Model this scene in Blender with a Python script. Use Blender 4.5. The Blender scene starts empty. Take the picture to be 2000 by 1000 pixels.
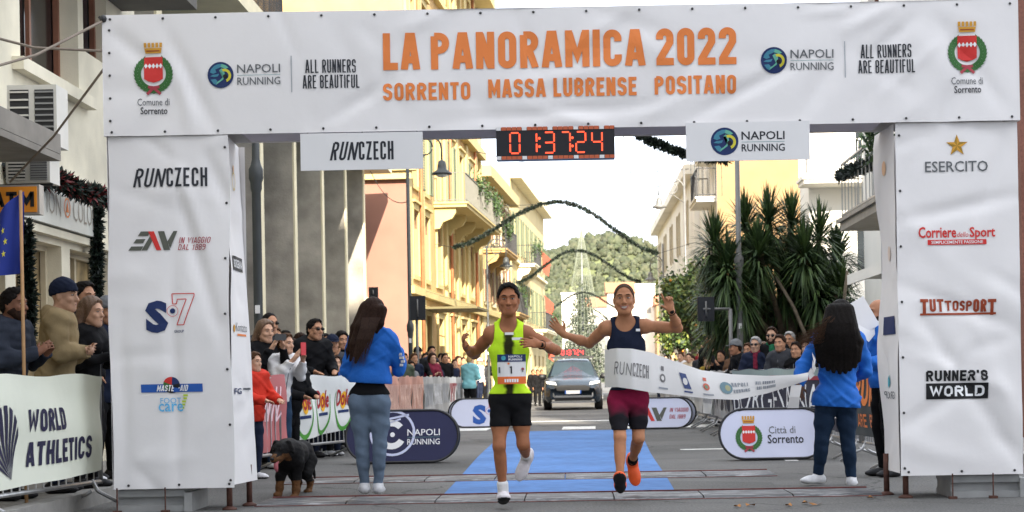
import bpy, bmesh, math, random
import numpy as np
from mathutils import Vector, Matrix

random.seed(7); np.random.seed(7)
SC = bpy.context.scene
COL = SC.collection
rad = math.radians

# ------------------------------------------------------------------ camera
F_PX, VPX, VPY, ROLL, CAMH = 3200.0, 1120.0, 740.0, rad(1.0), 1.0
cd = bpy.data.cameras.new("camera"); cam = bpy.data.objects.new("camera", cd); COL.objects.link(cam)
cam.location = (0, 0, CAMH)
cam.rotation_euler = (rad(90), ROLL, 0)
cd.sensor_width = 36.0
cd.lens = 36.0 * F_PX / 2000.0
cd.shift_x = -(VPX - 1000) / 2000.0
cd.shift_y = (VPY - 500) / 2000.0
cd.clip_start, cd.clip_end = 0.1, 4000
cd.dof.use_dof = True; cd.dof.focus_distance = 13.3; cd.dof.aperture_fstop = 5.6
SC.camera = cam

# ------------------------------------------------------------------ sky, sun, exposure
SUN_AZ, SUN_EL = rad(12), rad(28)      # azimuth: slightly to the right of straight behind the camera
w = bpy.data.worlds.new("World"); SC.world = w; w.use_nodes = True
nt = w.node_tree
sky = nt.nodes.new("ShaderNodeTexSky"); sky.sky_type = 'NISHITA'; sky.sun_disc = False
sky.sun_elevation = SUN_EL
sun_dir = Vector((math.sin(SUN_AZ) * math.cos(SUN_EL), -math.cos(SUN_AZ) * math.cos(SUN_EL), math.sin(SUN_EL)))
sky.sun_rotation = math.atan2(sun_dir.x, sun_dir.y)
sky.air_density = 0.7; sky.dust_density = 5.0; sky.ozone_density = 0.4
# thin bright cloud over the whole sky, a little uneven
wtc = nt.nodes.new("ShaderNodeTexCoord"); wn = nt.nodes.new("ShaderNodeTexNoise"); wn.inputs["Scale"].default_value = 2.2; wn.inputs["Detail"].default_value = 5
wr_ = nt.nodes.new("ShaderNodeMapRange"); wr_.inputs[1].default_value = .3; wr_.inputs[2].default_value = .7; wr_.inputs[3].default_value = .70; wr_.inputs[4].default_value = .95
wm = nt.nodes.new("ShaderNodeMix"); wm.data_type = 'RGBA'; wm.inputs[7].default_value = (3.2, 3.35, 3.6, 1)
nt.links.new(wtc.outputs["Generated"], wn.inputs["Vector"]); nt.links.new(wn.outputs["Fac"], wr_.inputs[0]); nt.links.new(wr_.outputs[0], wm.inputs[0])
nt.links.new(sky.outputs[0], wm.inputs[6]); nt.links.new(wm.outputs[2], nt.nodes["Background"].inputs[0])
nt.nodes["Background"].inputs[1].default_value = 0.15
sl = bpy.data.lights.new("sun", 'SUN'); sl.energy = 3.0; sl.angle = rad(0.5); sl.color = (1.0, 0.90, 0.74)
so = bpy.data.objects.new("sun", sl); COL.objects.link(so)
so.rotation_euler = sun_dir.to_track_quat('Z', 'Y').to_euler()
so.location = (20, -20, 40)
SC.view_settings.view_transform = 'Standard'; SC.view_settings.look = 'None'
SC.view_settings.exposure = 2.4; SC.view_settings.gamma = 1.0
SC.cycles.max_bounces = 6; SC.cycles.diffuse_bounces = 4; SC.cycles.glossy_bounces = 3
SC.cycles.transparent_max_bounces = 8
SC.cycles.use_denoising = True

# ------------------------------------------------------------------ helpers
CR, SR = math.cos(ROLL), math.sin(ROLL)
def P(px, py, Y):
    """world point that stands at photo pixel (px, py) at depth Y"""
    dx, dy = px - VPX, VPY - py
    k = Y / F_PX
    return Vector(((dx * CR + dy * SR) * k, Y, CAMH + (-dx * SR + dy * CR) * k))
def lin(r, g, b):
    return tuple(((c / 255.0) / 12.92 if c <= 10 else ((c / 255.0 + .055) / 1.055) ** 2.4) for c in (r, g, b))

_M = {}
def mat(name, col=None, rough=.7, var=.12, vs=3.0, bump=0., bs=40., metal=0., spec=.4, emit=0., sheen=0., var2=0., vs2=.6):
    """procedural principled material: noise-varied colour and bump; col is linear"""
    if name in _M: return _M[name]
    m = bpy.data.materials.new(name); m.use_nodes = True; _M[name] = m
    t = m.node_tree; b = t.nodes["Principled BSDF"]
    b.inputs["Roughness"].default_value = rough; b.inputs["Metallic"].default_value = metal
    b.inputs["Specular IOR Level"].default_value = spec
    tc = t.nodes.new("ShaderNodeTexCoord")
    src = None
    if var > 0:
        n = t.nodes.new("ShaderNodeTexNoise"); n.inputs["Scale"].default_value = vs; n.inputs["Detail"].default_value = 5
        t.links.new(tc.outputs["Object"], n.inputs["Vector"])
        r = t.nodes.new("ShaderNodeValToRGB")
        r.color_ramp.elements[0].position = .3; r.color_ramp.elements[1].position = .7
        r.color_ramp.elements[0].color = (*[c * (1 - var) for c in col], 1)
        r.color_ramp.elements[1].color = (*[min(1, c * (1 + var)) for c in col], 1)
        t.links.new(n.outputs["Fac"], r.inputs["Fac"]); src = r.outputs["Color"]
        if var2 > 0:
            n2 = t.nodes.new("ShaderNodeTexNoise"); n2.inputs["Scale"].default_value = vs2; n2.inputs["Detail"].default_value = 6
            t.links.new(tc.outputs["Object"], n2.inputs["Vector"])
            mr = t.nodes.new("ShaderNodeMapRange"); mr.inputs[1].default_value = .35; mr.inputs[2].default_value = .7
            mr.inputs[3].default_value = 1 + var2; mr.inputs[4].default_value = 1 - var2
            t.links.new(n2.outputs["Fac"], mr.inputs[0])
            mx = t.nodes.new("ShaderNodeMix"); mx.data_type = 'RGBA'; mx.blend_type = 'MULTIPLY'; mx.inputs[0].default_value = 1
            t.links.new(src, mx.inputs[6]); t.links.new(mr.outputs[0], mx.inputs[7]); src = mx.outputs[2]
        t.links.new(src, b.inputs["Base Color"])
    else:
        b.inputs["Base Color"].default_value = (*col, 1)
    if bump > 0:
        n = t.nodes.new("ShaderNodeTexNoise"); n.inputs["Scale"].default_value = bs; n.inputs["Detail"].default_value = 4
        t.links.new(tc.outputs["Object"], n.inputs["Vector"])
        bp = t.nodes.new("ShaderNodeBump"); bp.inputs["Strength"].default_value = bump; bp.inputs["Distance"].default_value = .02
        t.links.new(n.outputs["Fac"], bp.inputs["Height"]); t.links.new(bp.outputs[0], b.inputs["Normal"])
    if emit > 0:
        b.inputs["Emission Color"].default_value = (*col, 1); b.inputs["Emission Strength"].default_value = emit
    if sheen > 0: b.inputs["Sheen Weight"].default_value = sheen
    return m

def wloc(o):
    v = Vector((0, 0, 0))
    while o is not None: v += o.location; o = o.parent
    return v
def tag(o, label=None, cat=None, group=None, kind=None):
    for k, v in (('label', label), ('category', cat), ('group', group), ('kind', kind)):
        if v: o[k] = v
    return o
def thing(name, loc, label, cat, group=None):
    o = bpy.data.objects.new(name, None); COL.objects.link(o); o.location = loc; o.empty_display_size = .2
    return tag(o, label, cat, group)
def copy_tree(o, parent=None):
    c = o.copy(); COL.objects.link(c); c.parent = parent
    for ch in list(o.children): copy_tree(ch, c)
    return c

class MB:
    """mesh collector: world-space shapes, material index per face"""
    def __init__(s, xf=None): s.v, s.f, s.m, s.xf = [], [], [], xf
    def add(s, p):
        p = Vector(p)
        if s.xf is not None: p = s.xf @ p
        s.v.append(p); return len(s.v) - 1
    def face(s, pts, mi=0):
        s.f.append([s.add(p) for p in pts]); s.m.append(mi)
    def idx(s, ii, mi=0): s.f.append(list(ii)); s.m.append(mi)
    def box(s, lo, hi, mi=0):
        x0, y0, z0 = lo; x1, y1, z1 = hi
        i = [s.add(p) for p in ((x0,y0,z0),(x1,y0,z0),(x1,y1,z0),(x0,y1,z0),(x0,y0,z1),(x1,y0,z1),(x1,y1,z1),(x0,y1,z1))]
        for q in ((0,3,2,1),(4,5,6,7),(0,1,5,4),(1,2,6,5),(2,3,7,6),(3,0,4,7)): s.idx([i[k] for k in q], mi)
    def bar(s, a, b, wx, wy, mi=0, up=(0, 0, 1)):
        """rectangular bar from a to b"""
        a, b = Vector(a), Vector(b); d = (b - a).normalized(); u = Vector(up)
        if abs(d.dot(u)) > .95: u = Vector((1, 0, 0))
        r = d.cross(u).normalized(); u = r.cross(d)
        i = []
        for c in (a, b):
            for sx, sy in ((-1,-1),(1,-1),(1,1),(-1,1)): i.append(s.add(c + r * sx * wx / 2 + u * sy * wy / 2))
        for q in ((3,2,1,0),(4,5,6,7),(0,1,5,4),(1,2,6,5),(2,3,7,6),(3,0,4,7)): s.idx([i[k] for k in q], mi)
    def tube(s, pts, r, n=8, mi=0, cap=True):
        pts = [Vector(p) for p in pts]; N = len(pts)
        rs = r if isinstance(r, (list, tuple)) else [r] * N
        ref = None; rings = []
        for k, p in enumerate(pts):
            d = (pts[min(k + 1, N - 1)] - pts[max(k - 1, 0)]).normalized()
            if ref is None:
                ref = d.cross(Vector((0, 0, 1)) if abs(d.z) < .9 else Vector((1, 0, 0))).normalized()
            ref = (ref - d * ref.dot(d)).normalized(); e = d.cross(ref)
            rings.append([s.add(p + (ref * math.cos(2 * math.pi * j / n) + e * math.sin(2 * math.pi * j / n)) * rs[k]) for j in range(n)])
        for k in range(N - 1):
            for j in range(n):
                s.idx([rings[k][j], rings[k][(j + 1) % n], rings[k + 1][(j + 1) % n], rings[k + 1][j]], mi)
        if cap: s.idx(rings[0][::-1], mi); s.idx(rings[-1], mi)
    def lathe(s, c, prof, n=12, mi=0):
        c = Vector(c); rings = []
        for r, z in prof:
            rings.append([s.add(c + Vector((r * math.cos(2*math.pi*j/n), r * math.sin(2*math.pi*j/n), z))) for j in range(n)])
        for k in range(len(prof) - 1):
            for j in range(n): s.idx([rings[k][j], rings[k][(j+1)%n], rings[k+1][(j+1)%n], rings[k+1][j]], mi)
        s.idx(rings[0][::-1], mi); s.idx(rings[-1], mi)
    def prism(s, poly, O, u, v, wv, mi=0, mis=None):
        """polygon (2D) in frame O,u,v extruded by vector wv"""
        O, u, v, wv = map(Vector, (O, u, v, wv)); n = len(poly)
        a = [s.add(O + u * p[0] + v * p[1]) for p in poly]; b = [s.add(O + u * p[0] + v * p[1] + wv) for p in poly]
        s.idx(a, mi); s.idx(b[::-1], mi)
        for k in range(n): s.idx([a[k], b[k], b[(k+1)%n], a[(k+1)%n]], mi if mis is None else mis)
    def ball(s, c, r, n=10, mi=0, squash=(1,1,1)):
        c = Vector(c); m = n // 2; top = s.add(c + Vector((0,0,r*squash[2]))); rings = []
        for k in range(1, m):
            t = math.pi * k / m
            rings.append([s.add(c + Vector((r*squash[0]*math.sin(t)*math.cos(2*math.pi*j/n), r*squash[1]*math.sin(t)*math.sin(2*math.pi*j/n), r*squash[2]*math.cos(t)))) for j in range(n)])
        bot = s.add(c - Vector((0,0,r*squash[2])))
        for j in range(n):
            s.idx([top, rings[0][j], rings[0][(j+1)%n]], mi); s.idx([bot, rings[-1][(j+1)%n], rings[-1][j]], mi)
            for k in range(m - 2): s.idx([rings[k][j], rings[k+1][j], rings[k+1][(j+1)%n], rings[k][(j+1)%n]], mi)
    def build(s, name, mats, parent=None, smooth=False, origin=None):
        if not isinstance(mats, (list, tuple)): mats = [mats]
        o0 = wloc(parent) if parent is not None else Vector(origin or (0, 0, 0))
        me = bpy.data.meshes.new(name)
        me.from_pydata([tuple(p - o0) for p in s.v], [], s.f)
        for m in mats: me.materials.append(m)
        me.polygons.foreach_set("material_index", s.m)
        if smooth: me.polygons.foreach_set("use_smooth", [True] * len(s.f))
        me.update()
        o = bpy.data.objects.new(name, me); COL.objects.link(o)
        if parent is not None: o.parent = parent
        else: o.location = o0
        return o

# ------------------------------------------------------------------ lettering and flat marks
_TC = {}
def glyphs(s, bold=0., spacing=1.):
    """flat mesh of a string in unit box: (verts Nx2 in 0..1, faces, aspect)"""
    key = (s, bold, spacing)
    if key in _TC: return _TC[key]
    cu = bpy.data.curves.new("t", 'FONT'); cu.body = s; cu.fill_mode = 'FRONT'; cu.resolution_u = 2
    cu.offset = bold; cu.space_character = spacing; cu.space_line = .9; cu.align_x = 'CENTER'
    ob = bpy.data.objects.new("t", cu); COL.objects.link(ob)
    dg = bpy.context.evaluated_depsgraph_get(); dg.update()
    me = bpy.data.meshes.new_from_object(ob.evaluated_get(dg))
    bm = bmesh.new(); bm.from_mesh(me); bmesh.ops.triangulate(bm, faces=bm.faces)
    V = np.array([(v.co.x, v.co.y) for v in bm.verts]); Fc = [[v.index for v in f.verts] for f in bm.faces]
    bm.free(); bpy.data.meshes.remove(me); bpy.data.objects.remove(ob); bpy.data.curves.remove(cu)
    lo, hi = V.min(0), V.max(0); asp = (hi[0] - lo[0]) / max(1e-6, hi[1] - lo[1])
    V = (V - lo) / (hi - lo)
    _TC[key] = (V, Fc, asp); return _TC[key]

class Marks:
    """flat marks laid on a surface; fn(x, y) -> world point just proud of that surface"""
    def __init__(s, fn, maxe=.09): s.fn, s.v, s.f, s.m, s.mats, s.maxe, s.lift = fn, [], [], [], [], maxe, 0.
    def mi(s, m):
        if m not in s.mats: s.mats.append(m)
        return s.mats.index(m)
    def poly(s, pts, m, lift=None):
        b = len(s.v); s.v += [(p[0], p[1], s.lift if lift is None else lift) for p in pts]
        s.f.append(list(range(b, b + len(pts)))); s.m.append(s.mi(m))
    def rect(s, x0, y0, x1, y1, m, lift=None):
        s.poly([(x0, y0), (x1, y0), (x1, y1), (x0, y1)], m, lift)
    def disc(s, cx, cy, r, m, n=24, ry=None, lift=None):
        ry = ry or r
        s.poly([(cx + r * math.cos(2*math.pi*k/n), cy + ry * math.sin(2*math.pi*k/n)) for k in range(n)], m, lift)
    def line(s, pts, wd, m, lift=None):
        for a, b in zip(pts[:-1], pts[1:]):
            dx, dy = b[0] - a[0], b[1] - a[1]; L = math.hypot(dx, dy) or 1; nx, ny = -dy / L * wd / 2, dx / L * wd / 2
            s.poly([(a[0]-nx, a[1]-ny), (b[0]-nx, b[1]-ny), (b[0]+nx, b[1]+ny), (a[0]+nx, a[1]+ny)], m, lift)
    def ring(s, cx, cy, r, wd, m, n=28, a0=0, a1=2*math.pi, lift=None):
        for k in range(n):
            a, b = a0 + (a1-a0)*k/n, a0 + (a1-a0)*(k+1)/n
            s.poly([(cx+(r-wd/2)*math.cos(a), cy+(r-wd/2)*math.sin(a)), (cx+(r+wd/2)*math.cos(a), cy+(r+wd/2)*math.sin(a)),
                    (cx+(r+wd/2)*math.cos(b), cy+(r+wd/2)*math.sin(b)), (cx+(r-wd/2)*math.cos(b), cy+(r-wd/2)*math.sin(b))], m, lift)
    def text(s, st, x0, y0, x1, y1, m, bold=.0, shear=0., spacing=1., lift=None):
        V, Fc, asp = glyphs(st, bold, spacing); b = len(s.v); l = s.lift if lift is None else lift
        s.v += [(x0 + p[0] * (x1 - x0) + shear * (p[1] - .5) * (y1 - y0), y0 + p[1] * (y1 - y0), l) for p in V]
        k = s.mi(m)
        for f in Fc: s.f.append([b + i for i in f]); s.m.append(k)
    def build(s, name, parent):
        bm = bmesh.new(); vs = [bm.verts.new(p) for p in s.v]
        for f, m in zip(s.f, s.m):
            try: q = bm.faces.new([vs[i] for i in f]); q.material_index = m
            except ValueError: pass
        bmesh.ops.triangulate(bm, faces=[f for f in bm.faces if len(f.verts) > 3])
        for _ in range(5):
            long = [e for e in bm.edges if e.calc_length() > s.maxe]
            if not long: break
            bmesh.ops.subdivide_edges(bm, edges=long, cuts=1)
            bmesh.ops.triangulate(bm, faces=[f for f in bm.faces if len(f.verts) > 3])
        o0 = wloc(parent)
        for v in bm.verts:
            v.co = s.fn(v.co.x, v.co.y, v.co.z) - o0
        me = bpy.data.meshes.new(name); bm.to_mesh(me); bm.free()
        for m in s.mats: me.materials.append(m)
        o = bpy.data.objects.new(name, me); COL.objects.link(o); o.parent = parent
        return o

INK = lambda n, r, g, b: mat("ink_" + n, lin(r, g, b), .6, 0)
K_DARK = INK("charcoal", 40, 42, 48); K_GREY = INK("grey", 95, 98, 100); K_OR = INK("orange", 226, 128, 62)
K_RED = INK("red", 205, 50, 45); K_GOLD = INK("gold", 205, 150, 50); K_GRN = INK("green", 55, 105, 50); K_WHITE = INK("white", 235, 235, 235)
K_NAVY = INK("navy", 24, 44, 92); K_BLUE = INK("blue", 30, 84, 165); K_TEAL = INK("teal", 70, 160, 175); K_YEL = INK("yellow", 205, 195, 60)
K_BROWN = INK("brown", 150, 62, 30); K_LBLUE = INK("lightblue", 100, 180, 225); K_MAR = INK("maroon", 165, 60, 70); K_LIME = INK("lime", 180, 205, 60)
K_BLACK = INK("black", 16, 16, 18); K_SEA = INK("sea", 110, 150, 150); K_PGREY = INK("palegrey", 165, 168, 172)

def crest(M, cx, cy, h):
    """town crest: gold crown, red shield with a row of white lozenges, laurel wreath, ribbon; cy = centre, h = full height"""
    u = h / 2.
    # wreath
    for sgn in (-1, 1):
        for k in range(15):
            a = rad(-100 + 155 * k / 14)
            for off, tilt in ((-.06, .5), (.07, -.5)):
                r = .60 + off
                x, y = cx + sgn * r * math.cos(a) * u * 1.0, cy - .22 * u + r * math.sin(a) * u
                t = a + math.pi / 2 + tilt; l, wd = .17 * u, .06 * u
                d = (sgn * math.cos(t) * l, math.sin(t) * l); n = (-d[1] / l * wd, d[0] / l * wd)
                M.poly([(x - d[0], y - d[1]), (x + n[0], y + n[1]), (x + d[0], y + d[1]), (x - n[0], y - n[1])], K_GRN, .0005 * (k % 3))
    # shield
    w = .36 * u
    M.poly([(cx - w, cy + .42 * u), (cx - w, cy - .42 * u), (cx - .6 * w, cy - .50 * u), (cx, cy - .56 * u), (cx + .6 * w, cy - .50 * u), (cx + w, cy - .42 * u), (cx + w, cy + .42 * u)], K_RED, .002)
    for k in range(5):
        x = cx - w + w * 2 * (k + .5) / 5
        M.poly([(x - .07 * u, cy + .08 * u), (x, cy - .02 * u), (x + .07 * u, cy + .08 * u), (x, cy + .18 * u)], K_WHITE, .004)
    # crown
    yb = cy + .56 * u
    M.poly([(cx - .30 * u, yb), (cx + .30 * u, yb), (cx + .34 * u, yb + .2 * u), (cx - .34 * u, yb + .2 * u)], K_GOLD, .002)
    for k in range(5):
        x = cx - .30 * u + .15 * u * k
        M.rect(x - .05 * u, yb + .22 * u, x + .05 * u, yb + .40 * u, K_GOLD, .002)
    M.rect(cx - .26 * u, yb + .07 * u, cx + .26 * u, yb + .11 * u, K_BROWN, .004)
    # ribbon
    for a, b in (((0, -.75), (-.26, -1.0)), ((0, -.75), (.26, -1.0)), ((0, -.75), (-.22, -.72)), ((0, -.75), (.22, -.72))):
        M.line([(cx + a[0] * u, cy + a[1] * u), (cx + b[0] * u, cy + b[1] * u)], .11 * u, K_MAR, .003)

def globe(M, cx, cy, r, dark=K_NAVY, mono=None):
    """round globe emblem: dark rim, teal-to-yellow whirling figure inside"""
    M.disc(cx, cy, r, dark, 28)
    def blob(pts, m, l): M.poly([(cx + p[0] * r, cy + p[1] * r) for p in pts], m, l)
    c1, c2, c3 = (mono, mono, mono) if mono else (INK("globeblue", 62, 128, 150), INK("globegreen", 100, 172, 150), K_YEL)
    blob([(-.8, .2), (-.72, .45), (-.5, .68), (-.2, .82), (.1, .84), (.02, .6), (-.2, .5), (-.4, .42), (-.3, .2), (-.55, .1)], c1, .002)
    blob([(.1, .84), (.4, .74), (.62, .55), (.4, .45), (.15, .55), (.02, .6)], c2, .002)
    blob([(-.1, .35), (.1, .35), (.2, .1), (.15, -.2), (-.05, -.4), (-.3, -.55), (-.35, -.75), (-.15, -.6), (.2, -.35), (.32, -.05), (.3, .3), (.1, .5)], c2, .003)
    blob([(-.8, -.1), (-.45, -.15), (-.2, -.1), (-.1, .1), (-.3, .05), (-.6, .02)], c1, .003)
    blob([(-.75, -.35), (-.4, -.3), (-.25, -.45), (-.35, -.75), (-.55, -.65)], c1, .003)
    M.ring(cx + .3 * r, cy - .05 * r, .42 * r, .2 * r, c3, 18, rad(-70), rad(110), lift=.004)
    if not mono: M.disc(cx + .35 * r, cy - .12 * r, .17 * r, K_BLACK, 12, lift=.005)

def napoli(M, x0, x1, yt, yb, m=K_DARK, bold=.0):
    h = (yt - yb)
    M.text("NAPOLI", x0, yt - h * .42, x1, yt, m, bold)
    M.rect(x0, yt - h * .535, x1, yt - h * .515, K_SEA)
    M.text("RUNNING", x0, yb, x1, yb + h * .37, m, bold)

def runczech(M, x0, x1, y0, y1, m=K_DARK):
    w = x1 - x0
    h = y1 - y0; stroke_text(M, "RU", x0 + .1 * h, y0, x0 + w * .27, y1, m, .125, .3, .22)
    stroke_text(M, "N", x0 + w * .30, y0, x0 + w * .43, y1 * .97 + y0 * .03, m, .125, .1, .22)
    stroke_text(M, "CZECH", x0 + w * .455, y0, x1, y1, m, .125, .3)

def s7(M, cx, cy, h, m=K_NAVY):
    M.text("S", cx - .60 * h, cy - .5 * h, cx - .02 * h, cy + .33 * h, m, .055)
    M.disc(cx + .1 * h, cy + .06 * h, .07 * h, m, 12)
    M.ring(cx + .1 * h, cy + .06 * h, .14 * h, .012 * h, K_RED, 18)
    o = [(.08, .5), (.66, .5), (.66, .44), (.38, -.3), (.20, -.3), (.46, .36), (.22, .36), (.20, .24), (.10, .24), (.08, .5)]
    M.line([(cx + p[0] * h, cy + p[1] * h) for p in o], .022 * h, K_RED)
    M.text("GROUP", cx + .12 * h, cy - .5 * h, cx + .38 * h, cy - .43 * h, m, .01)

def eav(M, x0, x1, y0, y1):
    """slanted E A V of parallel bars, the A's right stroke red"""
    w, h = x1 - x0, y1 - y0; K = INK("eavgrey", 88, 90, 80)
    X = lambda u: x0 + u * w; Y = lambda v: y0 + v * h
    for v0, v1, a, b in ((0, .22, .0, .26), (.38, .6, .10, .30), (.76, 1., .19, .40)):
        M.poly([(X(a), Y(v0)), (X(b), Y(v0)), (X(b + .05), Y(v1)), (X(a + .06), Y(v1))], K)
    M.poly([(X(.27), Y(0)), (X(.39), Y(0)), (X(.50), Y(.55)), (X(.44), Y(.75))], K)
    M.poly([(X(.40), Y(1)), (X(.52), Y(1)), (X(.68), Y(0)), (X(.58), Y(0))], K_RED, .001)
    M.poly([(X(.60), Y(1)), (X(.73), Y(1)), (X(.86), Y(0)), (X(.73), Y(0))], K)
    M.poly([(X(.80), Y(.45)), (X(.86), Y(.1)), (X(1.0), Y(1)), (X(.92), Y(1))], K, .001)
# ------------------------------------------------------------------ condensed sans lettering drawn with strokes
def _arc(cx, cy, rx, ry, a0, a1, n=6):
    return [(cx + rx * math.cos(rad(a0 + (a1 - a0) * k / n)), cy + ry * math.sin(rad(a0 + (a1 - a0) * k / n))) for k in range(n + 1)]
WIDE = {'M': 1.32, 'W': 1.4, 'I': .36, 'L': .86, 'E': .88, 'F': .86, 'T': .92, ' ': .42, "'": .3, '-': .6, 'J': .8, '1': .62, 'A': 1.06, 'V': 1.06, '&': 1.1, 'Z': .95, '.': .3}
def stroke_char(ch, W, H, t):
    a, b, c, d = t / 2, W - t / 2, t / 2, H - t / 2; r = min((W - t) * .49, H * .28); m = H * .52; x = W / 2
    TL = _arc(a + r, d - r, r, r, 180, 90); TR = _arc(b - r, d - r, r, r, 90, 0); BR = _arc(b - r, c + r, r, r, 0, -90); BL = _arc(a + r, c + r, r, r, 270, 180)
    rb = min((W - t) * .6, (d - m) * .49); rl = min((W - t) * .6, (m - c) * .49)
    top_bowl = [(a, d), (b - rb, d)] + _arc(b - rb, d - rb, rb, rb, 90, 0) + _arc(b - rb, m + rb, rb, rb, 0, -90) + [(a, m)]
    low_bowl = [(a, m), (b - rl, m)] + _arc(b - rl, m - rl, rl, rl, 90, 0) + _arc(b - rl, c + rl, rl, rl, 0, -90) + [(a, c)]
    S_ = [(b, H * .72)] + _arc(b - r, d - r, r, r, 0, 90) + _arc(a + r, d - r, r, r, 90, 180) + [(a, m + r * .75), (a + r * .35, m + r * .3), (b - r * .35, m - r * .3), (b, m - r * .75)] + BR + _arc(a + r, c + r, r, r, 270, 180) + [(a, H * .28)]
    G = {
     'O': [TL + TR + BR + BL + [TL[0]]], '0': [TL + TR + BR + BL + [TL[0]]],
     'C': [[(b, H * .68)] + TR[::-1] + TL[::-1] + BL[::-1] + BR[::-1] + [(b, H * .32)]],
     'G': [[(b, H * .70)] + TR[::-1] + TL[::-1] + BL[::-1] + BR[::-1] + [(b, H * .48), (x, H * .48)]],
     'S': [S_], 'L': [[(a, H), (a, c), (W, c)]], 'I': [[(x, 0), (x, H)]], 'T': [[(0, d), (W, d)], [(x, d), (x, 0)]],
     'E': [[(W, d), (a, d), (a, c), (W, c)], [(a, m), (W * .9, m)]], 'F': [[(W, d), (a, d), (a, 0)], [(a, m), (W * .9, m)]],
     'A': [[(a * .8, 0), (x - t * .22, d), (x + t * .22, d), (W - a * .8, 0)], [(W * .2, H * .27), (W * .8, H * .27)]],
     'V': [[(a * .8, H), (x, c * .6), (W - a * .8, H)]], 'N': [[(a, 0), (a, H)], [(b, 0), (b, H)], [(a + t * .1, H - t * .3), (b - t * .1, t * .3)]],
     'M': [[(a, 0), (a, H)], [(b, 0), (b, H)], [(a + t * .1, H - t * .4), (x, H * .3), (b - t * .1, H - t * .4)]],
     'W': [[(a * .8, H), (W * .28, c), (x, H * .75), (W * .72, c), (W - a * .8, H)]],
     'P': [[(a, 0), (a, d)], top_bowl], 'R': [[(a, 0), (a, d)], top_bowl, [(x * .95, m), (W - a * .9, 0)]],
     'B': [[(a, c), (a, d)], top_bowl, low_bowl], 'D': [[(a, c), (a, d), (b - r, d)] + TR + BR + [(a, c)]],
     'U': [[(a, H)] + BL[::-1] + BR[::-1] + [(b, H)]], 'J': [[(b, H)] + BR + BL],
     'H': [[(a, 0), (a, H)], [(b, 0), (b, H)], [(a, m), (b, m)]], 'Z': [[(0, d), (b, d), (a, c), (W, c)]], 'K': [[(a, 0), (a, H)], [(W, H), (a, H * .42)], [(W * .38, H * .58), (W, 0)]],
     'Y': [[(a * .8, H), (x, m), (W - a * .8, H)], [(x, m), (x, 0)]], '-': [[(0, m), (W, m)]], "'": [[(x, H), (x, H * .72)]], '.': [[(x, 0), (x, t)]],
     '2': [[(a, H * .70)] + TL[-7:] + TR + [(b, H * .62), (a, c * 1.6), (a, c), (W, c)]], '1': [[(0, H * .78), (x, H * .97), (x, 0)]], '7': [[(0, d), (b, d), (W * .32, 0)]],
     '&': [[(W, 0), (W * .25, H * .7)] + _arc(W * .45, d - W * .2, W * .2, W * .2, 190, -30) + [(a, H * .33)] + _arc(x * .9, c + r * .8, r, r * .8, 190, 350)],
     '8': [top_bowl + [(a, d)], low_bowl + [(a, m)]], '9': [top_bowl + [(a, d)], [(b, d - r), (b, c + r)] + BR[1:] + [(a, c)]]}
    return G.get(ch, [])
def stroke_text(M, s, x0, y0, x1, y1, m, t=.18, gap=.2, shear=0., lift=None):
    """t = stroke width / cap height, gap = letter gap / letter width; fills the box exactly"""
    H = y1 - y0; tot = sum(WIDE.get(ch, 1.) for ch in s) + gap * (len(s) - 1); u = (x1 - x0) / tot; th = t * H; x = x0; l = M.lift if lift is None else lift
    mi = M.mi(m)
    for ch in s:
        W = WIDE.get(ch, 1.) * u
        for k, pl in enumerate(stroke_char(ch, W, H, th)):
            q = [pl[0]]
            for p in pl[1:]:
                if math.hypot(p[0] - q[-1][0], p[1] - q[-1][1]) > 1e-6 * H: q.append(p)
            n = len(q); closed = n > 3 and math.hypot(q[0][0] - q[-1][0], q[0][1] - q[-1][1]) < 1e-5 * H; L = []; R = []
            for i in range(n):
                pa = q[i - 1] if i else (q[-2] if closed else None); pb = q[i + 1] if i < n - 1 else (q[1] if closed else None); ds = []
                for A, B in ((pa, q[i]), (q[i], pb)):
                    if A and B:
                        e = math.hypot(B[0] - A[0], B[1] - A[1]); ds.append(((B[0] - A[0]) / e, (B[1] - A[1]) / e))
                nx, ny = -sum(v[1] for v in ds), sum(v[0] for v in ds); e = math.hypot(nx, ny) or 1; nx, ny = nx / e, ny / e
                ck = max(.45, -ds[0][1] * nx + ds[0][0] * ny); o = th / 2 / ck
                L.append((q[i][0] + nx * o, q[i][1] + ny * o)); R.append((q[i][0] - nx * o, q[i][1] - ny * o))
            for i in range(n - 1):
                pts = [R[i], R[i + 1], L[i + 1], L[i]]
                M.poly([(x + p[0] + shear * (p[1] - H / 2), y0 + min(max(p[1], 0), H)) for p in pts], m, l + .0004 * k)
        x += W + gap * u
# ------------------------------------------------------------------ ground
ASPH = mat("asphalt", (.135, .132, .125), .9, .16, 60, .5, 220, var2=.28, vs2=.35, spec=.2)
PAVE = mat("paving_stone", (.20, .19, .17), .8, .15, 8, .3, 60, var2=.15, vs2=.8)
KERB = mat("kerb_stone", (.28, .27, .25), .8, .15, 6, .2, 50)
PAINT = mat("road_paint", (.60, .59, .55), .7, .25, 18, var2=.35, vs2=3)
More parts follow.
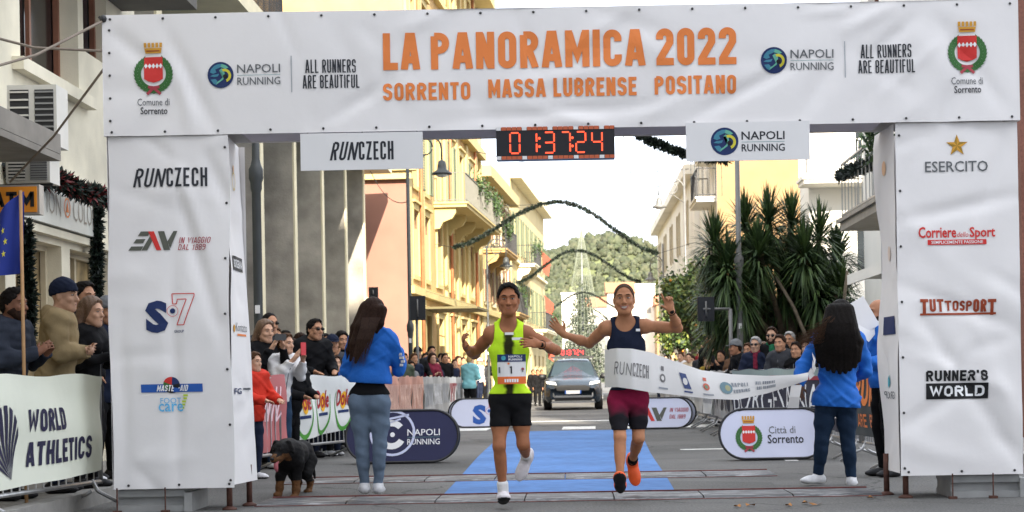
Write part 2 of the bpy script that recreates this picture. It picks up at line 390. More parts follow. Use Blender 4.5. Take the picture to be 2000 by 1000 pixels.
# cracks and patched seams in the asphalt
t = ASPH.node_tree; bs = t.nodes["Principled BSDF"]; lk = bs.inputs["Base Color"].links[0].from_socket
tc = t.nodes.new("ShaderNodeTexCoord"); nz = t.nodes.new("ShaderNodeTexNoise"); nz.inputs["Scale"].default_value = 1.3; nz.inputs["Detail"].default_value = 6
vm = t.nodes.new("ShaderNodeVectorMath"); vm.operation = 'MULTIPLY_ADD'; vm.inputs[1].default_value = (.9, .9, 0); vo = t.nodes.new("ShaderNodeTexVoronoi"); vo.feature = 'DISTANCE_TO_EDGE'; vo.inputs["Scale"].default_value = .28
t.links.new(tc.outputs["Object"], nz.inputs["Vector"]); t.links.new(nz.outputs["Color"], vm.inputs[0]); t.links.new(tc.outputs["Object"], vm.inputs[2]); t.links.new(vm.outputs[0], vo.inputs["Vector"])
mr = t.nodes.new("ShaderNodeMapRange"); mr.inputs[1].default_value = .0; mr.inputs[2].default_value = .006; mr.inputs[3].default_value = .45; mr.inputs[4].default_value = 1.
vp = t.nodes.new("ShaderNodeTexVoronoi"); vp.inputs["Scale"].default_value = .33; mr2 = t.nodes.new("ShaderNodeMapRange"); mr2.inputs[3].default_value = .84; mr2.inputs[4].default_value = 1.14
t.links.new(tc.outputs["Object"], vp.inputs["Vector"]); t.links.new(vp.outputs["Color"], mr2.inputs[0]); t.links.new(vo.outputs["Distance"], mr.inputs[0])
sp = t.nodes.new("ShaderNodeTexNoise"); sp.inputs["Scale"].default_value = 45; sp.inputs["Detail"].default_value = 3; mr3 = t.nodes.new("ShaderNodeMapRange"); mr3.inputs[1].default_value = .3; mr3.inputs[2].default_value = .7; mr3.inputs[3].default_value = .72; mr3.inputs[4].default_value = 1.28
t.links.new(tc.outputs["Object"], sp.inputs["Vector"]); t.links.new(sp.outputs["Fac"], mr3.inputs[0])
m1 = t.nodes.new("ShaderNodeMath"); m1.operation = 'MULTIPLY'; m2 = t.nodes.new("ShaderNodeMath"); m2.operation = 'MULTIPLY'
t.links.new(mr.outputs[0], m1.inputs[0]); t.links.new(mr2.outputs[0], m1.inputs[1]); t.links.new(m1.outputs[0], m2.inputs[0]); t.links.new(mr3.outputs[0], m2.inputs[1])
mx = t.nodes.new("ShaderNodeMix"); mx.data_type = 'RGBA'; mx.blend_type = 'MULTIPLY'; mx.inputs[0].default_value = 1; t.links.new(lk, mx.inputs[6]); t.links.new(m2.outputs[0], mx.inputs[7]); t.links.new(mx.outputs[2], bs.inputs["Base Color"])
b = MB(); b.face([(-1500, -200, 0), (1500, -200, 0), (1500, 3000, 0), (-1500, 3000, 0)])
tag(b.build("road", ASPH), kind="structure")
for nm, xa, xb, sg in (("pavement", -7.4, -4.2, -1), ("pavement", 4.9, 6.6, 1)):
    b = MB(); b.box((min(xa, xb), -10, .0), (max(xa, xb), 48, .12)); tag(b.build(nm, PAVE), kind="structure")
    e = xb if sg < 0 else xa
    b = MB(); b.box((e - .002 if sg < 0 else e - .15, -10, 0), (e + .15 if sg < 0 else e + .002, 48, .125)); tag(b.build("kerb", KERB), kind="structure")
# painted marks: zebra bars beyond the carpet, stop line, faint box
b = MB()
for x0, x1, y0, y1 in ((-2.6, -1.75, 32.6, 34.4), (-.25, .42, 32.4, 34.2), (1.0, 1.75, 32.4, 34.2), (2.2, 2.9, 32.4, 34.2)):
    b.face([(x0, y0, .004), (x1, y0, .004), (x1 + .02, y1, .004), (x0 + .02, y1, .004)])
b.face([(1.45, 22.4, .004), (2.75, 22.4, .004), (2.75, 22.65, .004), (1.45, 22.65, .004)])
b.face([(2.45, 19.0, .004), (2.6, 19.0, .004), (2.75, 22.4, .004), (2.6, 22.4, .004)])
b.face([(-1.6, 38.5, .004), (2.4, 38.5, .004), (2.4, 39.2, .004), (-1.6, 39.2, .004)])
tag(b.build("road_marking", PAINT), kind="structure")
# blue carpet
CARP = mat("blue_carpet", (.075, .175, .39), .95, .14, 7, .5, 5, var2=.16, vs2=.9)
b = MB(); n = 12
for k in range(n):
    def e(t):
        y = 14.35 + (31.6 - 14.35) * t
        wob = .012 * math.sin(9 * t + 1)
        return (-1.17 - .20 * t + wob, y, .006), (.86 + .36 * t + wob, y, .006)
    a0, a1 = e(k / n); b0, b1 = e((k + 1) / n); b.face([a0, a1, b1, b0])
tag(b.build("carpet", CARP), "flat blue carpet laid down the middle of the road behind the arch", "carpet")
# timing mats: dark rubber with worn silver patches and a thin red edge
def timing_mat(y0, y1, x0, x1, label):
    m = bpy.data.materials.get("mat_rubber")
    if m is None:
        m = mat("mat_rubber", (.05, .05, .052), .6, .3, 12)
        t = m.node_tree; bs = t.nodes["Principled BSDF"]
        tc = t.nodes.new("ShaderNodeTexCoord"); mp = t.nodes.new("ShaderNodeMapping"); mp.inputs["Scale"].default_value = (1.6, 9, 1)
        n = t.nodes.new("ShaderNodeTexNoise"); n.inputs["Scale"].default_value = 1.6; n.inputs["Detail"].default_value = 9; n.inputs["Roughness"].default_value = .75
        r = t.nodes.new("ShaderNodeValToRGB"); r.color_ramp.elements[0].position = .49; r.color_ramp.elements[1].position = .60
        r.color_ramp.elements[0].color = (.03, .03, .032, 1); r.color_ramp.elements[1].color = (.26, .26, .26, 1)
        t.links.new(tc.outputs["Object"], mp.inputs[0]); t.links.new(mp.outputs[0], n.inputs["Vector"])
        t.links.new(n.outputs["Fac"], r.inputs["Fac"]); t.links.new(r.outputs[0], bs.inputs["Base Color"])
    RE = mat("mat_edge", (.17, .055, .05), .7, .4, 8)
    root = thing("timing_mat", ((x0 + x1) / 2, (y0 + y1) / 2, 0), label, "timing mat", "timing mats across the road")
    k = 7; L = (x1 - x0) / k
    b = MB()
    for i in range(k):
        xa, xb = x0 + i * L + .006, x0 + (i + 1) * L - .006
        b.prism([(y0 + .05, .004), (y0 + .14, .022), (y1 - .14, .022), (y1 - .05, .004)], (xa, 0, 0), (0, 1, 0), (0, 0, 1), (xb - xa, 0, 0))
    b.build("rubber_pad", m, root)
    b = MB(); b.box((x0, y1 - .02, .004), (x1, y1, .026)); b.box((x0, y0, .004), (x1, y0 + .012, .010)); b.build("edge_strip", RE, root)
timing_mat(13.35, 14.2, -2.62, 2.52, "dark timing mat with red edge on the road under the arch")
timing_mat(16.2, 17.1, -2.9, 2.0, "worn dark timing mat across the carpet behind both runners")

# ------------------------------------------------------------------ finish arch
AY = 13.0
def ax(px, py): p = P(px, py, AY); return p.x, p.z
FAB = mat("white_fabric", (.80, .775, .76), .62, .03, 1.2, .10, 9, var2=.03, vs2=.9)
FABG = mat("fabric_shaded", (.50, .46, .50), .8, .05, 2)  # white underside's shade put into a grey-lilac colour
EYE = mat("eyelet", (.06, .06, .06), .4, 0, metal=.6)
STEEL = mat("galvanised_steel", (.42, .42, .42), .4, .15, 10, metal=.8)
RUST = mat("rusty_iron", (.085, .035, .024), .75, .3, 20)
GREYB = mat("grey_ballast", (.30, .30, .29), .7, .15, 6)
DARK = mat("dark_metal", (.03, .03, .032), .5, .1, 6)
ROPE = mat("rope", (.22, .18, .14), .8, .1, 20)
XL0, XL1, XR0, XR1 = -3.67, -2.71, 2.585, 3.555
ZB, ZH, ZT = .185, 2.985, 3.945
def ridges(seed, n, x0, x1, z0, z1, specials=()):
    rnd = random.Random(seed); R = list(specials)
    for _ in range(n):
        a = rnd.uniform(-1.3, 1.3) + (math.pi / 2 if rnd.random() < .35 else 0); L = rnd.uniform(.25, .8)
        cx, cz = rnd.uniform(x0, x1), rnd.uniform(z0, z1)
        R.append((cx - math.cos(a) * L / 2, cz - math.sin(a) * L / 2, cx + math.cos(a) * L / 2, cz + math.sin(a) * L / 2, rnd.choice((-1, 1)) * rnd.uniform(.003, .010), rnd.uniform(.03, .10)))
    def wr(x, z):
        d = .006 * math.sin(2.3 * x + seed) + .005 * math.sin(3.1 * z + 1.7 * x + seed)
        for ax0, az0, ax1, az1, A, wd in R:
            ex, ez = ax1 - ax0, az1 - az0; L2 = ex * ex + ez * ez
            t = ((x - ax0) * ex + (z - az0) * ez) / L2
            if t < -.3 or t > 1.3: continue
            q = ((x - ax0) * ez - (z - az0) * ex) ** 2 / L2
            if q > 9 * wd * wd: continue
            f = 1 - ((t - .5) / .8) ** 2
            d += 1.5 * A * math.exp(-q / (wd * wd)) * f * f
        return d
    return wr
def cloth_grid(fn, u0, u1, v0, v1, nu, nv, b, mi=0):
    ii = [[b.add(fn(u0 + (u1 - u0) * i / nu, v0 + (v1 - v0) * j / nv)) for i in range(nu + 1)] for j in range(nv + 1)]
    for j in range(nv):
        for i in range(nu): b.idx([ii[j][i], ii[j][i + 1], ii[j + 1][i + 1], ii[j + 1][i]], mi)
arch = thing("finish_arch", (0, AY + .3, 0), "white fabric finish arch with two printed pillars spanning the street", "finish arch")
def A2(x0, y0, x1, y1, A, wd): p, q = ax(x0, y0), ax(x1, y1); return (p[0], p[1], q[0], q[1], A, wd)
wr_h = ridges(3, 34, XL0, XR1, ZH, ZT, [A2(330, 70, 420, 250, .016, .05), A2(345, 120, 380, 262, -.012, .05), A2(640, 240, 760, 160, .014, .05),
    A2(900, 235, 1290, 205, .015, .05), A2(1040, 215, 1180, 245, -.014, .05), A2(1350, 232, 1560, 120, .018, .05), A2(1560, 235, 1640, 100, .012, .07),
    A2(1690, 120, 1780, 40, .016, .05), A2(1650, 60, 1740, 15, -.014, .05), A2(215, 60, 300, 130, .014, .06), A2(1830, 40, 1960, 210, .012, .06), A2(780, 60, 860, 30, -.01, .06)])
wr_l = ridges(11, 20, XL0, XL1, ZB, ZH, [A2(340, 350, 430, 640, .020, .05), A2(330, 290, 395, 480, -.014, .06), A2(400, 300, 450, 420, .016, .05), A2(225, 700, 330, 690, .008, .05), A2(340, 500, 345, 950, .012, .05), A2(240, 640, 240, 930, .010, .05)])
wr_r = ridges(23, 24, XR0, XR1, ZB, ZH, [A2(1800, 620, 1990, 900, .020, .06), A2(1760, 430, 1990, 380, .016, .05), A2(1770, 560, 1980, 640, .016, .05), A2(1800, 700, 1960, 760, -.014, .05), A2(1760, 840, 1900, 740, .014, .06), A2(1960, 260, 1900, 460, .012, .05)])
HY = AY - .03
fh = lambda x, z, l=0.: Vector((x, HY + wr_h(x, z) - l, z))
fl = lambda x, z, l=0.: Vector((x + (z < ZH) * .012 * math.sin(3 * z), AY + wr_l(x, z) - l, z))
fr = lambda x, z, l=0.: Vector((x, AY + wr_r(x, z) - l, z))
b = MB(); cloth_grid(fh, XL0 - .015, XR1 + .015, ZH, ZT, 190, 26, b)
HB = HY + .50
b.face([fh(XL0 - .015, ZT), fh(XR1 + .015, ZT), (XR1 + .015, HB, ZT), (XL0 - .015, HB, ZT)])
b.face([(XR1 + .015, HB, ZH), (XL0 - .015, HB, ZH), (XL0 - .015, HB, ZT), (XR1 + .015, HB, ZT)])
b.face([fh(XL0 - .015, ZH), fh(XL0 - .015, ZT), (XL0 - .015, HB, ZT), (XL0 - .015, HB, ZH)])
b.face([fh(XR1 + .015, ZT), fh(XR1 + .015, ZH), (XR1 + .015, HB, ZH), (XR1 + .015, HB, ZT)])
b.build("header_banner", FAB, arch, True)
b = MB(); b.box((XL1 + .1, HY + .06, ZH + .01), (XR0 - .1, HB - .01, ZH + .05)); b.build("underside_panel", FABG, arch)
# pillars
DB = AY + .66
def side(xf, wseed, sgn, out):
    wr = ridges(wseed, 12, AY, DB, ZB, ZH)
    return lambda y, z, l=0.: Vector((xf + out(z, (y - AY) / (DB - AY)) + wr(y, z) * .9 + sgn * l, y, z))
f_li = side(XL1, 31, 1, lambda z, t: t * .12 * (1 - (z - ZB) / (ZH - ZB)) - t * .05)
f_ri = side(XR0, 37, -1, lambda z, t: .03 * t * math.sin(4 * z) - .02 * t)
for nm, f, x0, x1, fi, xo in (("pillar_cover", fl, XL0, XL1, f_li, XL0), ("pillar_cover", fr, XR0, XR1, f_ri, XR1)):
    b = MB(); cloth_grid(f, x0, x1, ZB, ZH - .003, 30, 70, b)
    cloth_grid(lambda y, z: fi(y, z), AY + .012, DB, ZB + .02, ZH - .004, 14, 56, b)
    b.face([(xo, AY, ZB), (xo, AY, ZH - .004), (xo, DB, ZH - .004), (xo, DB, ZB)])
    b.face([(x0, DB + .01, ZB), (x0, DB + .01, ZH - .004), (x1, DB + .01, ZH - .004), (x1, DB + .01, ZB)])
    b.build(nm, FAB, arch, True)
# eyelets
b = MB()
def dot(p, r=.011): b.ball((p.x, p.y - .006, p.z), r, 8, 0, (1, .5, 1))
for k in range(18):
    x = XL0 + .05 + (XR1 - XL0 - .1) * k / 17
    dot(fh(x, ZT - .035)); dot(fh(x, ZH + .03))
for k in range(5): dot(fh(XL0 + .04, ZH + .12 + .18 * k))
for k in range(3):
    dot(fl(XL0 + .12 + .4 * k, ZB + .03)); dot(fr(XR0 + .06 + .42 * k, ZB + .03))
for k in range(7):
    dot(fl(XL1 - .03, ZB + .06 + .44 * k)); dot(fr(XR0 + .03, ZB + .06 + .44 * k))
b.build("eyelets", EYE, arch, True)
# steel legs, rusty feet, pegs and ballast
for x, y in ((XL0 + .12, AY + .5), (XL1 - .06, AY + .12), (XL1 + .02, AY + .52), (XR0 + .06, AY + .12), (XR0 - .02, AY + .5), (XR1 - .1, AY + .5)):
    b = MB(); b.tube([(x, y, .02), (x, y, .34)], .024, 8); b.lathe((x, y, 0), [(.06, 0), (.06, .012), (.024, .03)], 10)
    b.build("foot_post", RUST, arch, True)
for x in (-3.62, -3.24, 2.98, 3.3):
    b = MB(); b.tube([(x, AY - .06, .0), (x, AY - .06, .20)], .006, 6); b.box((x - .03, AY - .09, 0), (x + .03, AY - .03, .02)); b.build("ground_peg", RUST, arch)
for x0, x1 in ((XL0 + .02, XL0 + .56), (XR1 - .56, XR1 - .02)):
    b = MB()
    b.box((x0, AY + .04, .0), (x1, AY + .6, .05)); b.box((x0, AY + .08, .05), (x1, AY + .56, .12)); b.box((x0, AY + .04, .12), (x1, AY + .6, .175))
    b.box((x1, AY + .02, 0.), (x1 + .06, AY + .62, .15))
    b.build("ballast_block", GREYB, arch)
for a, c in ((ax(203, 40), (-80, 150, 11.5)), (ax(206, 100), (-80, 55, 12.5)), (ax(206, 130), (20, 355, 15.5))):
    e = P(c[0], c[1], c[2]); b = MB(); s0 = Vector((a[0], AY, a[1])); mid = (s0 + e) / 2 - Vector((0, 0, .06))
    b.tube([s0, mid, e], .011, 6); b.build("guy_rope", ROPE, arch)
b = MB(); p = ax(203, 38); b.ball((p[0], AY - .01, p[1]), .035, 8); b.bar((p[0] - .04, AY, p[1] + .02), (p[0] + .03, AY, p[1] - .03), .02, .02); b.build("rope_clamp", DARK, arch, True)

# ---- printing on the arch
def bx(x0, y0, x1, y1):
    """photo box (left, top, right, bottom) of a level thing on the arch plane -> x0, z0, x1, z1 in metres"""
    cx, cy = (x0 + x1) / 2, (y0 + y1) / 2
    p = P(cx, cy, AY); k = AY / F_PX
    return p.x - (x1 - x0) / 2 * k, p.z - (y1 - y0) / 2 * k, p.x + (x1 - x0) / 2 * k, p.z + (y1 - y0) / 2 * k
def lettering(fn, lift=.006): 
    M = Marks(lambda x, z, l: fn(x, z, lift + l)); return M
def ST(M, s, box, m, t=.18, gap=.2, shear=0.): stroke_text(M, s, *bx(*box), m, t, gap, shear)
def T(M, s, box, m, bold=.0, shear=0., sp=1.): M.text(s, *bx(*box), m, bold, shear, sp)
M = lettering(fh)
for s_, x_, e_ in (("LA", 749, 820), ("PANORAMICA", 842, 1259), ("2022", 1281, 1437)): ST(M, s_, (x_, 97 - 36 - .0175 * ((x_ + e_) / 2 - 1093), e_, 97 + 36 - .0175 * ((x_ + e_) / 2 - 1093)), K_OR, .195, .2)
ST(M, "SORRENTO", (749, 163, 919, 197), K_OR, .19, .22)
ST(M, "MASSA LUBRENSE", (954, 154, 1243, 190), K_OR, .19, .22)
ST(M, "POSITANO", (1278, 149, 1437, 185), K_OR, .19, .22)
M.build("title_lettering", arch)
for nx0, ny, tx0, cy, cx in ((407, 148, 593, 143, 301), (1485, 119, 1675, 113, 1885)):
    M = lettering(fh)
    x0, z0, x1, z1 = bx(nx0, ny - 26, nx0 + 51, ny + 26); globe(M, (x0 + x1) / 2, (z0 + z1) / 2, (x1 - x0) / 2)
    x0, z0, x1, z1 = bx(nx0 + 58, ny - 21, nx0 + 142, ny + 19); napoli(M, x0, x1, z1, z0, K_GREY, .004)
    x0, z0, x1, z1 = bx(nx0 + 163, ny - 37, nx0 + 165, ny + 34); M.rect(x0, z0, x1, z1, K_PGREY)
    ST(M, "ALL RUNNERS", (tx0 + 5, cy - 25, tx0 + 103, cy + 1), K_DARK, .10, .30)
    ST(M, "ARE BEAUTIFUL", (tx0, cy + 5, tx0 + 110, cy + 31), K_DARK, .10, .30)
    M.build("club_lettering", arch)
for cx, cy in ((301, 134), (1887, 93)):
    M = lettering(fh)
    x0, z0, x1, z1 = bx(cx - 40, cy - 51, cx + 40, cy + 51); crest(M, (x0 + x1) / 2, (z0 + z1) / 2, z1 - z0)
    T(M, "Comune di", (cx - 31, cy + 59, cx + 31, cy + 73), K_GREY, .0)
    T(M, "Sorrento", (cx - 25, cy + 76, cx + 27, cy + 90), K_DARK, .012)
    M.build("town_crest", arch)
# left pillar
M = lettering(fl); x0, z0, x1, z1 = bx(257, 328, 402, 365); runczech(M, x0, x1, z0, z1); M.build("sponsor_lettering", arch)
M = lettering(fl); x0, z0, x1, z1 = bx(251, 452, 346, 489); eav(M, x0, x1, z0, z1)
ST(M, "IN VIAGGIO", (350, 463, 411, 475), K_MAR, .12, .3, .2); ST(M, "DAL 1889", (349, 477, 402, 488), K_MAR, .12, .3, .2); M.build("sponsor_lettering", arch)
M = lettering(fl); x0, z0, x1, z1 = bx(290, 574, 376, 650); s7(M, (x0 + x1) / 2, (z0 + z1) / 2, z1 - z0); M.build("sponsor_lettering", arch)
M = lettering(fl)
M.lift = 0; M.rect(*bx(275, 750, 396, 766), K_BLUE)
x0, z0, x1, z1 = bx(319, 736, 351, 768); cx, cz, r = (x0 + x1) / 2, (z0 + z1) / 2, (x1 - x0) / 2
for k, mm in enumerate((K_BLACK, K_NAVY, K_RED, K_GRN, K_BLACK)):
    a0 = rad(-60 + 72 * k)
    M.poly([(cx, cz)] + [(cx + r * math.cos(a0 + rad(72) * j / 6), cz + r * math.sin(a0 + rad(72) * j / 6)) for j in range(7)], mm, .001)
M.lift = .003; ST(M, "MASTER-AID", (307, 752, 367, 764), K_WHITE, .15, .25, .25); M.lift = 0
T(M, "FOOT", (312, 777, 352, 788), K_LBLUE, .0); T(M, "care", (308, 788, 356, 804), K_LBLUE, .012)
for k in range(5): M.rect(*bx(354 + 3 * (k < 2), 770 + 6 * k, 366 - 2 * k, 774 + 6 * k), K_LIME)
M.build("sponsor_lettering", arch)
# right pillar
M = lettering(fr); x0, z0, x1, z1 = bx(1846, 262, 1890, 304); cx, cz, r = (x0 + x1) / 2, (z0 + z1) / 2 - .008, (x1 - x0) / 2
GD = INK("darkgold", 160, 125, 40)
for k in range(5):
    a = math.pi / 2 + 2 * math.pi * k / 5; pt = (cx + r * math.cos(a), cz + r * math.sin(a))
    for s, mm in ((-1, K_GOLD), (1, GD)):
        q = (cx + .4 * r * math.cos(a + s * math.pi / 5), cz + .4 * r * math.sin(a + s * math.pi / 5)); M.poly([(cx, cz), pt, q], mm)
T(M, "ESERCITO", (1806, 315, 1929, 336), K_GREY, .006); M.build("sponsor_lettering", arch)
M = lettering(fr)
T(M, "Corriere", (1793, 443, 1867, 465), K_RED, .022); T(M, "dello", (1869, 453, 1891, 463), K_RED, .0, .2); T(M, "Sport", (1893, 443, 1943, 469), K_RED, .022)
M.rect(*bx(1811, 468, 1926, 478), K_RED); M.lift = .002; T(M, "SEMPLICEMENTE PASSIONE", (1818, 470, 1919, 476), K_WHITE, .01); M.build("sponsor_lettering", arch)
M = lettering(fr); wd = [1.25, 1.0, 1.05, 1.05, .95, .8, .95, .95, .95, 1.25]; tot = sum(wd); x = 1796
for ch, q, k in zip("TUTTOSPORT", wd, range(10)):
    e = 150 * q / tot; big = 6 if k in (0, 9) else 0; ST(M, ch, (x + 1.2, 584 + (3 if 2 < k < 7 else 0), x + e - 1.2, 609 + big - (2 if 2 < k < 7 else 0)), K_BROWN, .2); x += e
M.rect(*bx(1797, 611, 1945, 615), K_BROWN); M.build("sponsor_lettering", arch)
M = lettering(fr); ST(M, "RUNNER'S", (1808, 723, 1928, 744), K_BLACK, .22, .2); M.rect(*bx(1808, 748, 1929, 779), K_BLACK); M.lift = .003
ST(M, "WORLD", (1815, 753, 1922, 774), K_WHITE, .22, .2); M.build("sponsor_lettering", arch)
# side faces
M = Marks(lambda y, z, l: f_li(y, z, .006 + l)); zz = lambda py: P(470, py, AY).z
M.rect(AY + .1, zz(524), AY + .52, zz(496), K_DARK); M.lift = .003; M.text("BORGESANA", AY + .13, zz(519), AY + .49, zz(502), K_WHITE, .02); M.lift = 0
M.text("Kontatto", AY + .16, zz(645), AY + .55, zz(628), K_GREY, 0); M.rect(AY + .2, zz(654), AY + .52, zz(650), K_OR); M.disc(AY + .1, zz(640), .03, K_GOLD)
M.text("FG", AY + .08, zz(770), AY + .3, zz(758), K_NAVY, .02); M.rect(AY + .38, zz(762), AY + .58, zz(758), K_GREY)
M.ring(AY + .3, zz(345), .07, .015, INK("pale", 225, 200, 130), 14); M.disc(AY + .3, zz(320), .03, INK("paleor", 235, 190, 150))
M.build("sponsor_lettering", arch)
M = Marks(lambda y, z, l: f_ri(y, z, .006 + l)); zz = lambda py: P(1735, py, AY).z
M.rect(AY + .1, zz(652), AY + .45, zz(616), K_NAVY); M.disc(AY + .3, zz(745), .05, K_TEAL); M.disc(AY + .3, zz(320), .06, INK("paleor", 235, 190, 150)); M.disc(AY + .3, zz(490), .06, INK("paleor2", 225, 205, 190))
M.text("GROUP", AY + .1, zz(780), AY + .5, zz(765), K_GREY, .0); M.build("sponsor_lettering", arch)

# ---- hanging signs and clock
PVC = mat("pvc_panel", (.74, .73, .72), .5, .03, 2)
SY = AY - .05
def hang_sign(box, label):
    x0, z0, x1, z1 = bx(*box); r = thing("hanging_sign", ((x0 + x1) / 2, SY, z0), label, "hanging sign", "signs hung under the arch header")
    b = MB(); b.box((x0, SY, z0), (x1, SY + .012, z1)); b.build("panel", PVC, r)
    b = MB()
    for x in (x0 + .05, (x0 + x1) / 2, x1 - .05): b.tube([(x, SY + .02, z1 - .02), (x, HY + .08, z1 + .06)], .006, 6)
    b.build("hook", EYE, r)
    return r, Marks(lambda x, z, l: Vector((x, SY - .002 - l, z)))
r, M = hang_sign((589, 261, 827, 333), "white hanging sign with slanted black lettering, nearest the left pillar")
x0, z0, x1, z1 = bx(646, 278, 770, 314); runczech(M, x0, x1, z0, z1); M.build("lettering", r)
r, M = hang_sign((1339, 240, 1580, 315), "white hanging sign with a round globe emblem beside its lettering")
x0, z0, x1, z1 = bx(1387, 251, 1441, 305); globe(M, (x0 + x1) / 2, (z0 + z1) / 2, (x1 - x0) / 2)
x0, z0, x1, z1 = bx(1447, 258, 1531, 297); napoli(M, x0, x1, z1, z0, K_DARK, .012); M.build("lettering", r)
x0, z0, x1, z1 = bx(970, 251, 1200, 312)
clk = thing("race_clock", ((x0 + x1) / 2, SY, z0), "black race clock with glowing red digits hanging under the arch", "clock")
b = MB(); b.box((x0, SY - .03, z0), (x1, SY + .12, z1)); b.build("case", mat("clock_case", (.012, .010, .012), .35, 0), clk)
b = MB(); k = 23
for i in range(k):
    xa, xb = x0 + (x1 - x0) * i / k, x0 + (x1 - x0) * (i + 1) / k; mi = 0 if i % 5 else 1
    for za, zb in ((z0 - .004, z0 + .022), (z1 - .022, z1 + .004)): b.box((xa + .002, SY - .036, za), (xb - .002, SY - .03, zb), mi)
b.build("trim_strip", [INK("clocktrim", 190, 95, 60), PVC], clk)
LED = mat("led_red", (1.0, .085, .03), .5, 0, emit=.30)
M = Marks(lambda x, z, l: Vector((x, SY - .034 - l, z)))
SEG = {'0': "abcdef", '1': "bc", '3': "abcdg", '7': "abc", '2': "abdeg", '4': "bcfg"}
def digit(ch, x0, z0, x1, z1, wd, M, m):
    zm = (z0 + z1) / 2; e = wd * .6
    L = {'a': ((x0 + e, z1), (x1 - e, z1)), 'b': ((x1, z1 - e), (x1, zm + e)), 'c': ((x1, zm - e), (x1, z0 + e)), 'd': ((x0 + e, z0), (x1 - e, z0)),
         'e': ((x0, z0 + e), (x0, zm - e)), 'f': ((x0, zm + e), (x0, z1 - e)), 'g': ((x0 + e, zm), (x1 - e, zm))}
    for s in SEG[ch]: M.line(list(L[s]), wd, m)
for ch, a, c in (('0', 996, 1016), ('1', 1030, 1049), ('3', 1062, 1083), ('7', 1095, 1114), ('2', 1124, 1144), ('4', 1155, 1176)):
    X0, Z0, X1, Z1 = bx(a, 262 - (a - 1085) * .0175, c, 301 - (a - 1085) * .0175); digit(ch, X0 + .005, z0 + .045, X1 - .002, z1 - .042, .0125, M, LED)
for px in (1054, 1118):
    X = ax(px, 282)[0]
    for zz_ in (z0 + .095, z0 + .16): M.disc(X, zz_, .011, LED, 8)
M.build("digits", clk)
# ------------------------------------------------------------------ buildings
def np_mesh(name, V, F, mats, parent=None, mi=None, smooth=False, origin=None):
    """V (N,3), F (M,k) -> object; fast numpy route"""
    o0 = np.array(wloc(parent) if parent is not None else (origin or (0, 0, 0)), float)
    V = np.asarray(V, float) - o0; F = np.asarray(F, np.int32); M_, k = F.shape
    me = bpy.data.meshes.new(name); me.vertices.add(len(V)); me.vertices.foreach_set("co", V.ravel().astype(np.float32))
    me.loops.add(M_ * k); me.loops.foreach_set("vertex_index", F.ravel())
    me.polygons.add(M_); me.polygons.foreach_set("loop_start", np.arange(0, M_ * k, k, dtype=np.int32))
    for m in (mats if isinstance(mats, (list, tuple)) else [mats]): me.materials.append(m)
    if mi is not None: me.polygons.foreach_set("material_index", np.asarray(mi, np.int32))
    if smooth: me.polygons.foreach_set("use_smooth", np.ones(M_, bool))
    me.update(calc_edges=True); me.validate()
    o = bpy.data.objects.new(name, me); COL.objects.link(o)
    if parent is not None: o.parent = parent
    else: o.location = Vector(o0)
    return o
def leaf_quads(C, S, rng, aspect=.5, up=.0, D=None):
    """random leaf-shaped quads (diamonds) at centres C with sizes S"""
    n = len(C)
    d = rng.normal(size=(n, 3)) if D is None else D + rng.normal(size=(n, 3)) * .25
    d[:, 2] += up; d /= np.linalg.norm(d, axis=1)[:, None]
    r = np.cross(d, rng.normal(size=(n, 3))); r /= np.linalg.norm(r, axis=1)[:, None] + 1e-9
    S = np.asarray(S)[:, None] if np.ndim(S) else S
    a = C - d * S * .5; c = C + d * S * .5; m = C + d * S * .05
    bq = m + r * S * aspect * .5; e = m - r * S * aspect * .5
    V = np.stack([a, bq, c, e], 1).reshape(-1, 3)
    return V, np.arange(n * 4).reshape(n, 4)

GLASS = mat("window_glass", (.02, .025, .03), .08, .2, 2, spec=.6)
CREAMW = mat("cream_woodwork", (.55, .48, .34), .55, .1, 4)
BRWOOD = mat("brown_woodwork", (.20, .085, .05), .5, .15, 6)
GRSHUT = mat("green_shutter", (.12, .15, .09), .6, .15, 5)
BRSHUT = mat("brown_shutter", (.20, .12, .07), .6, .15, 5)
IRON = mat("black_iron", (.02, .02, .022), .5, .1, 8)
WHRAIL = mat("white_rail", (.62, .60, .56), .5, .1, 8)

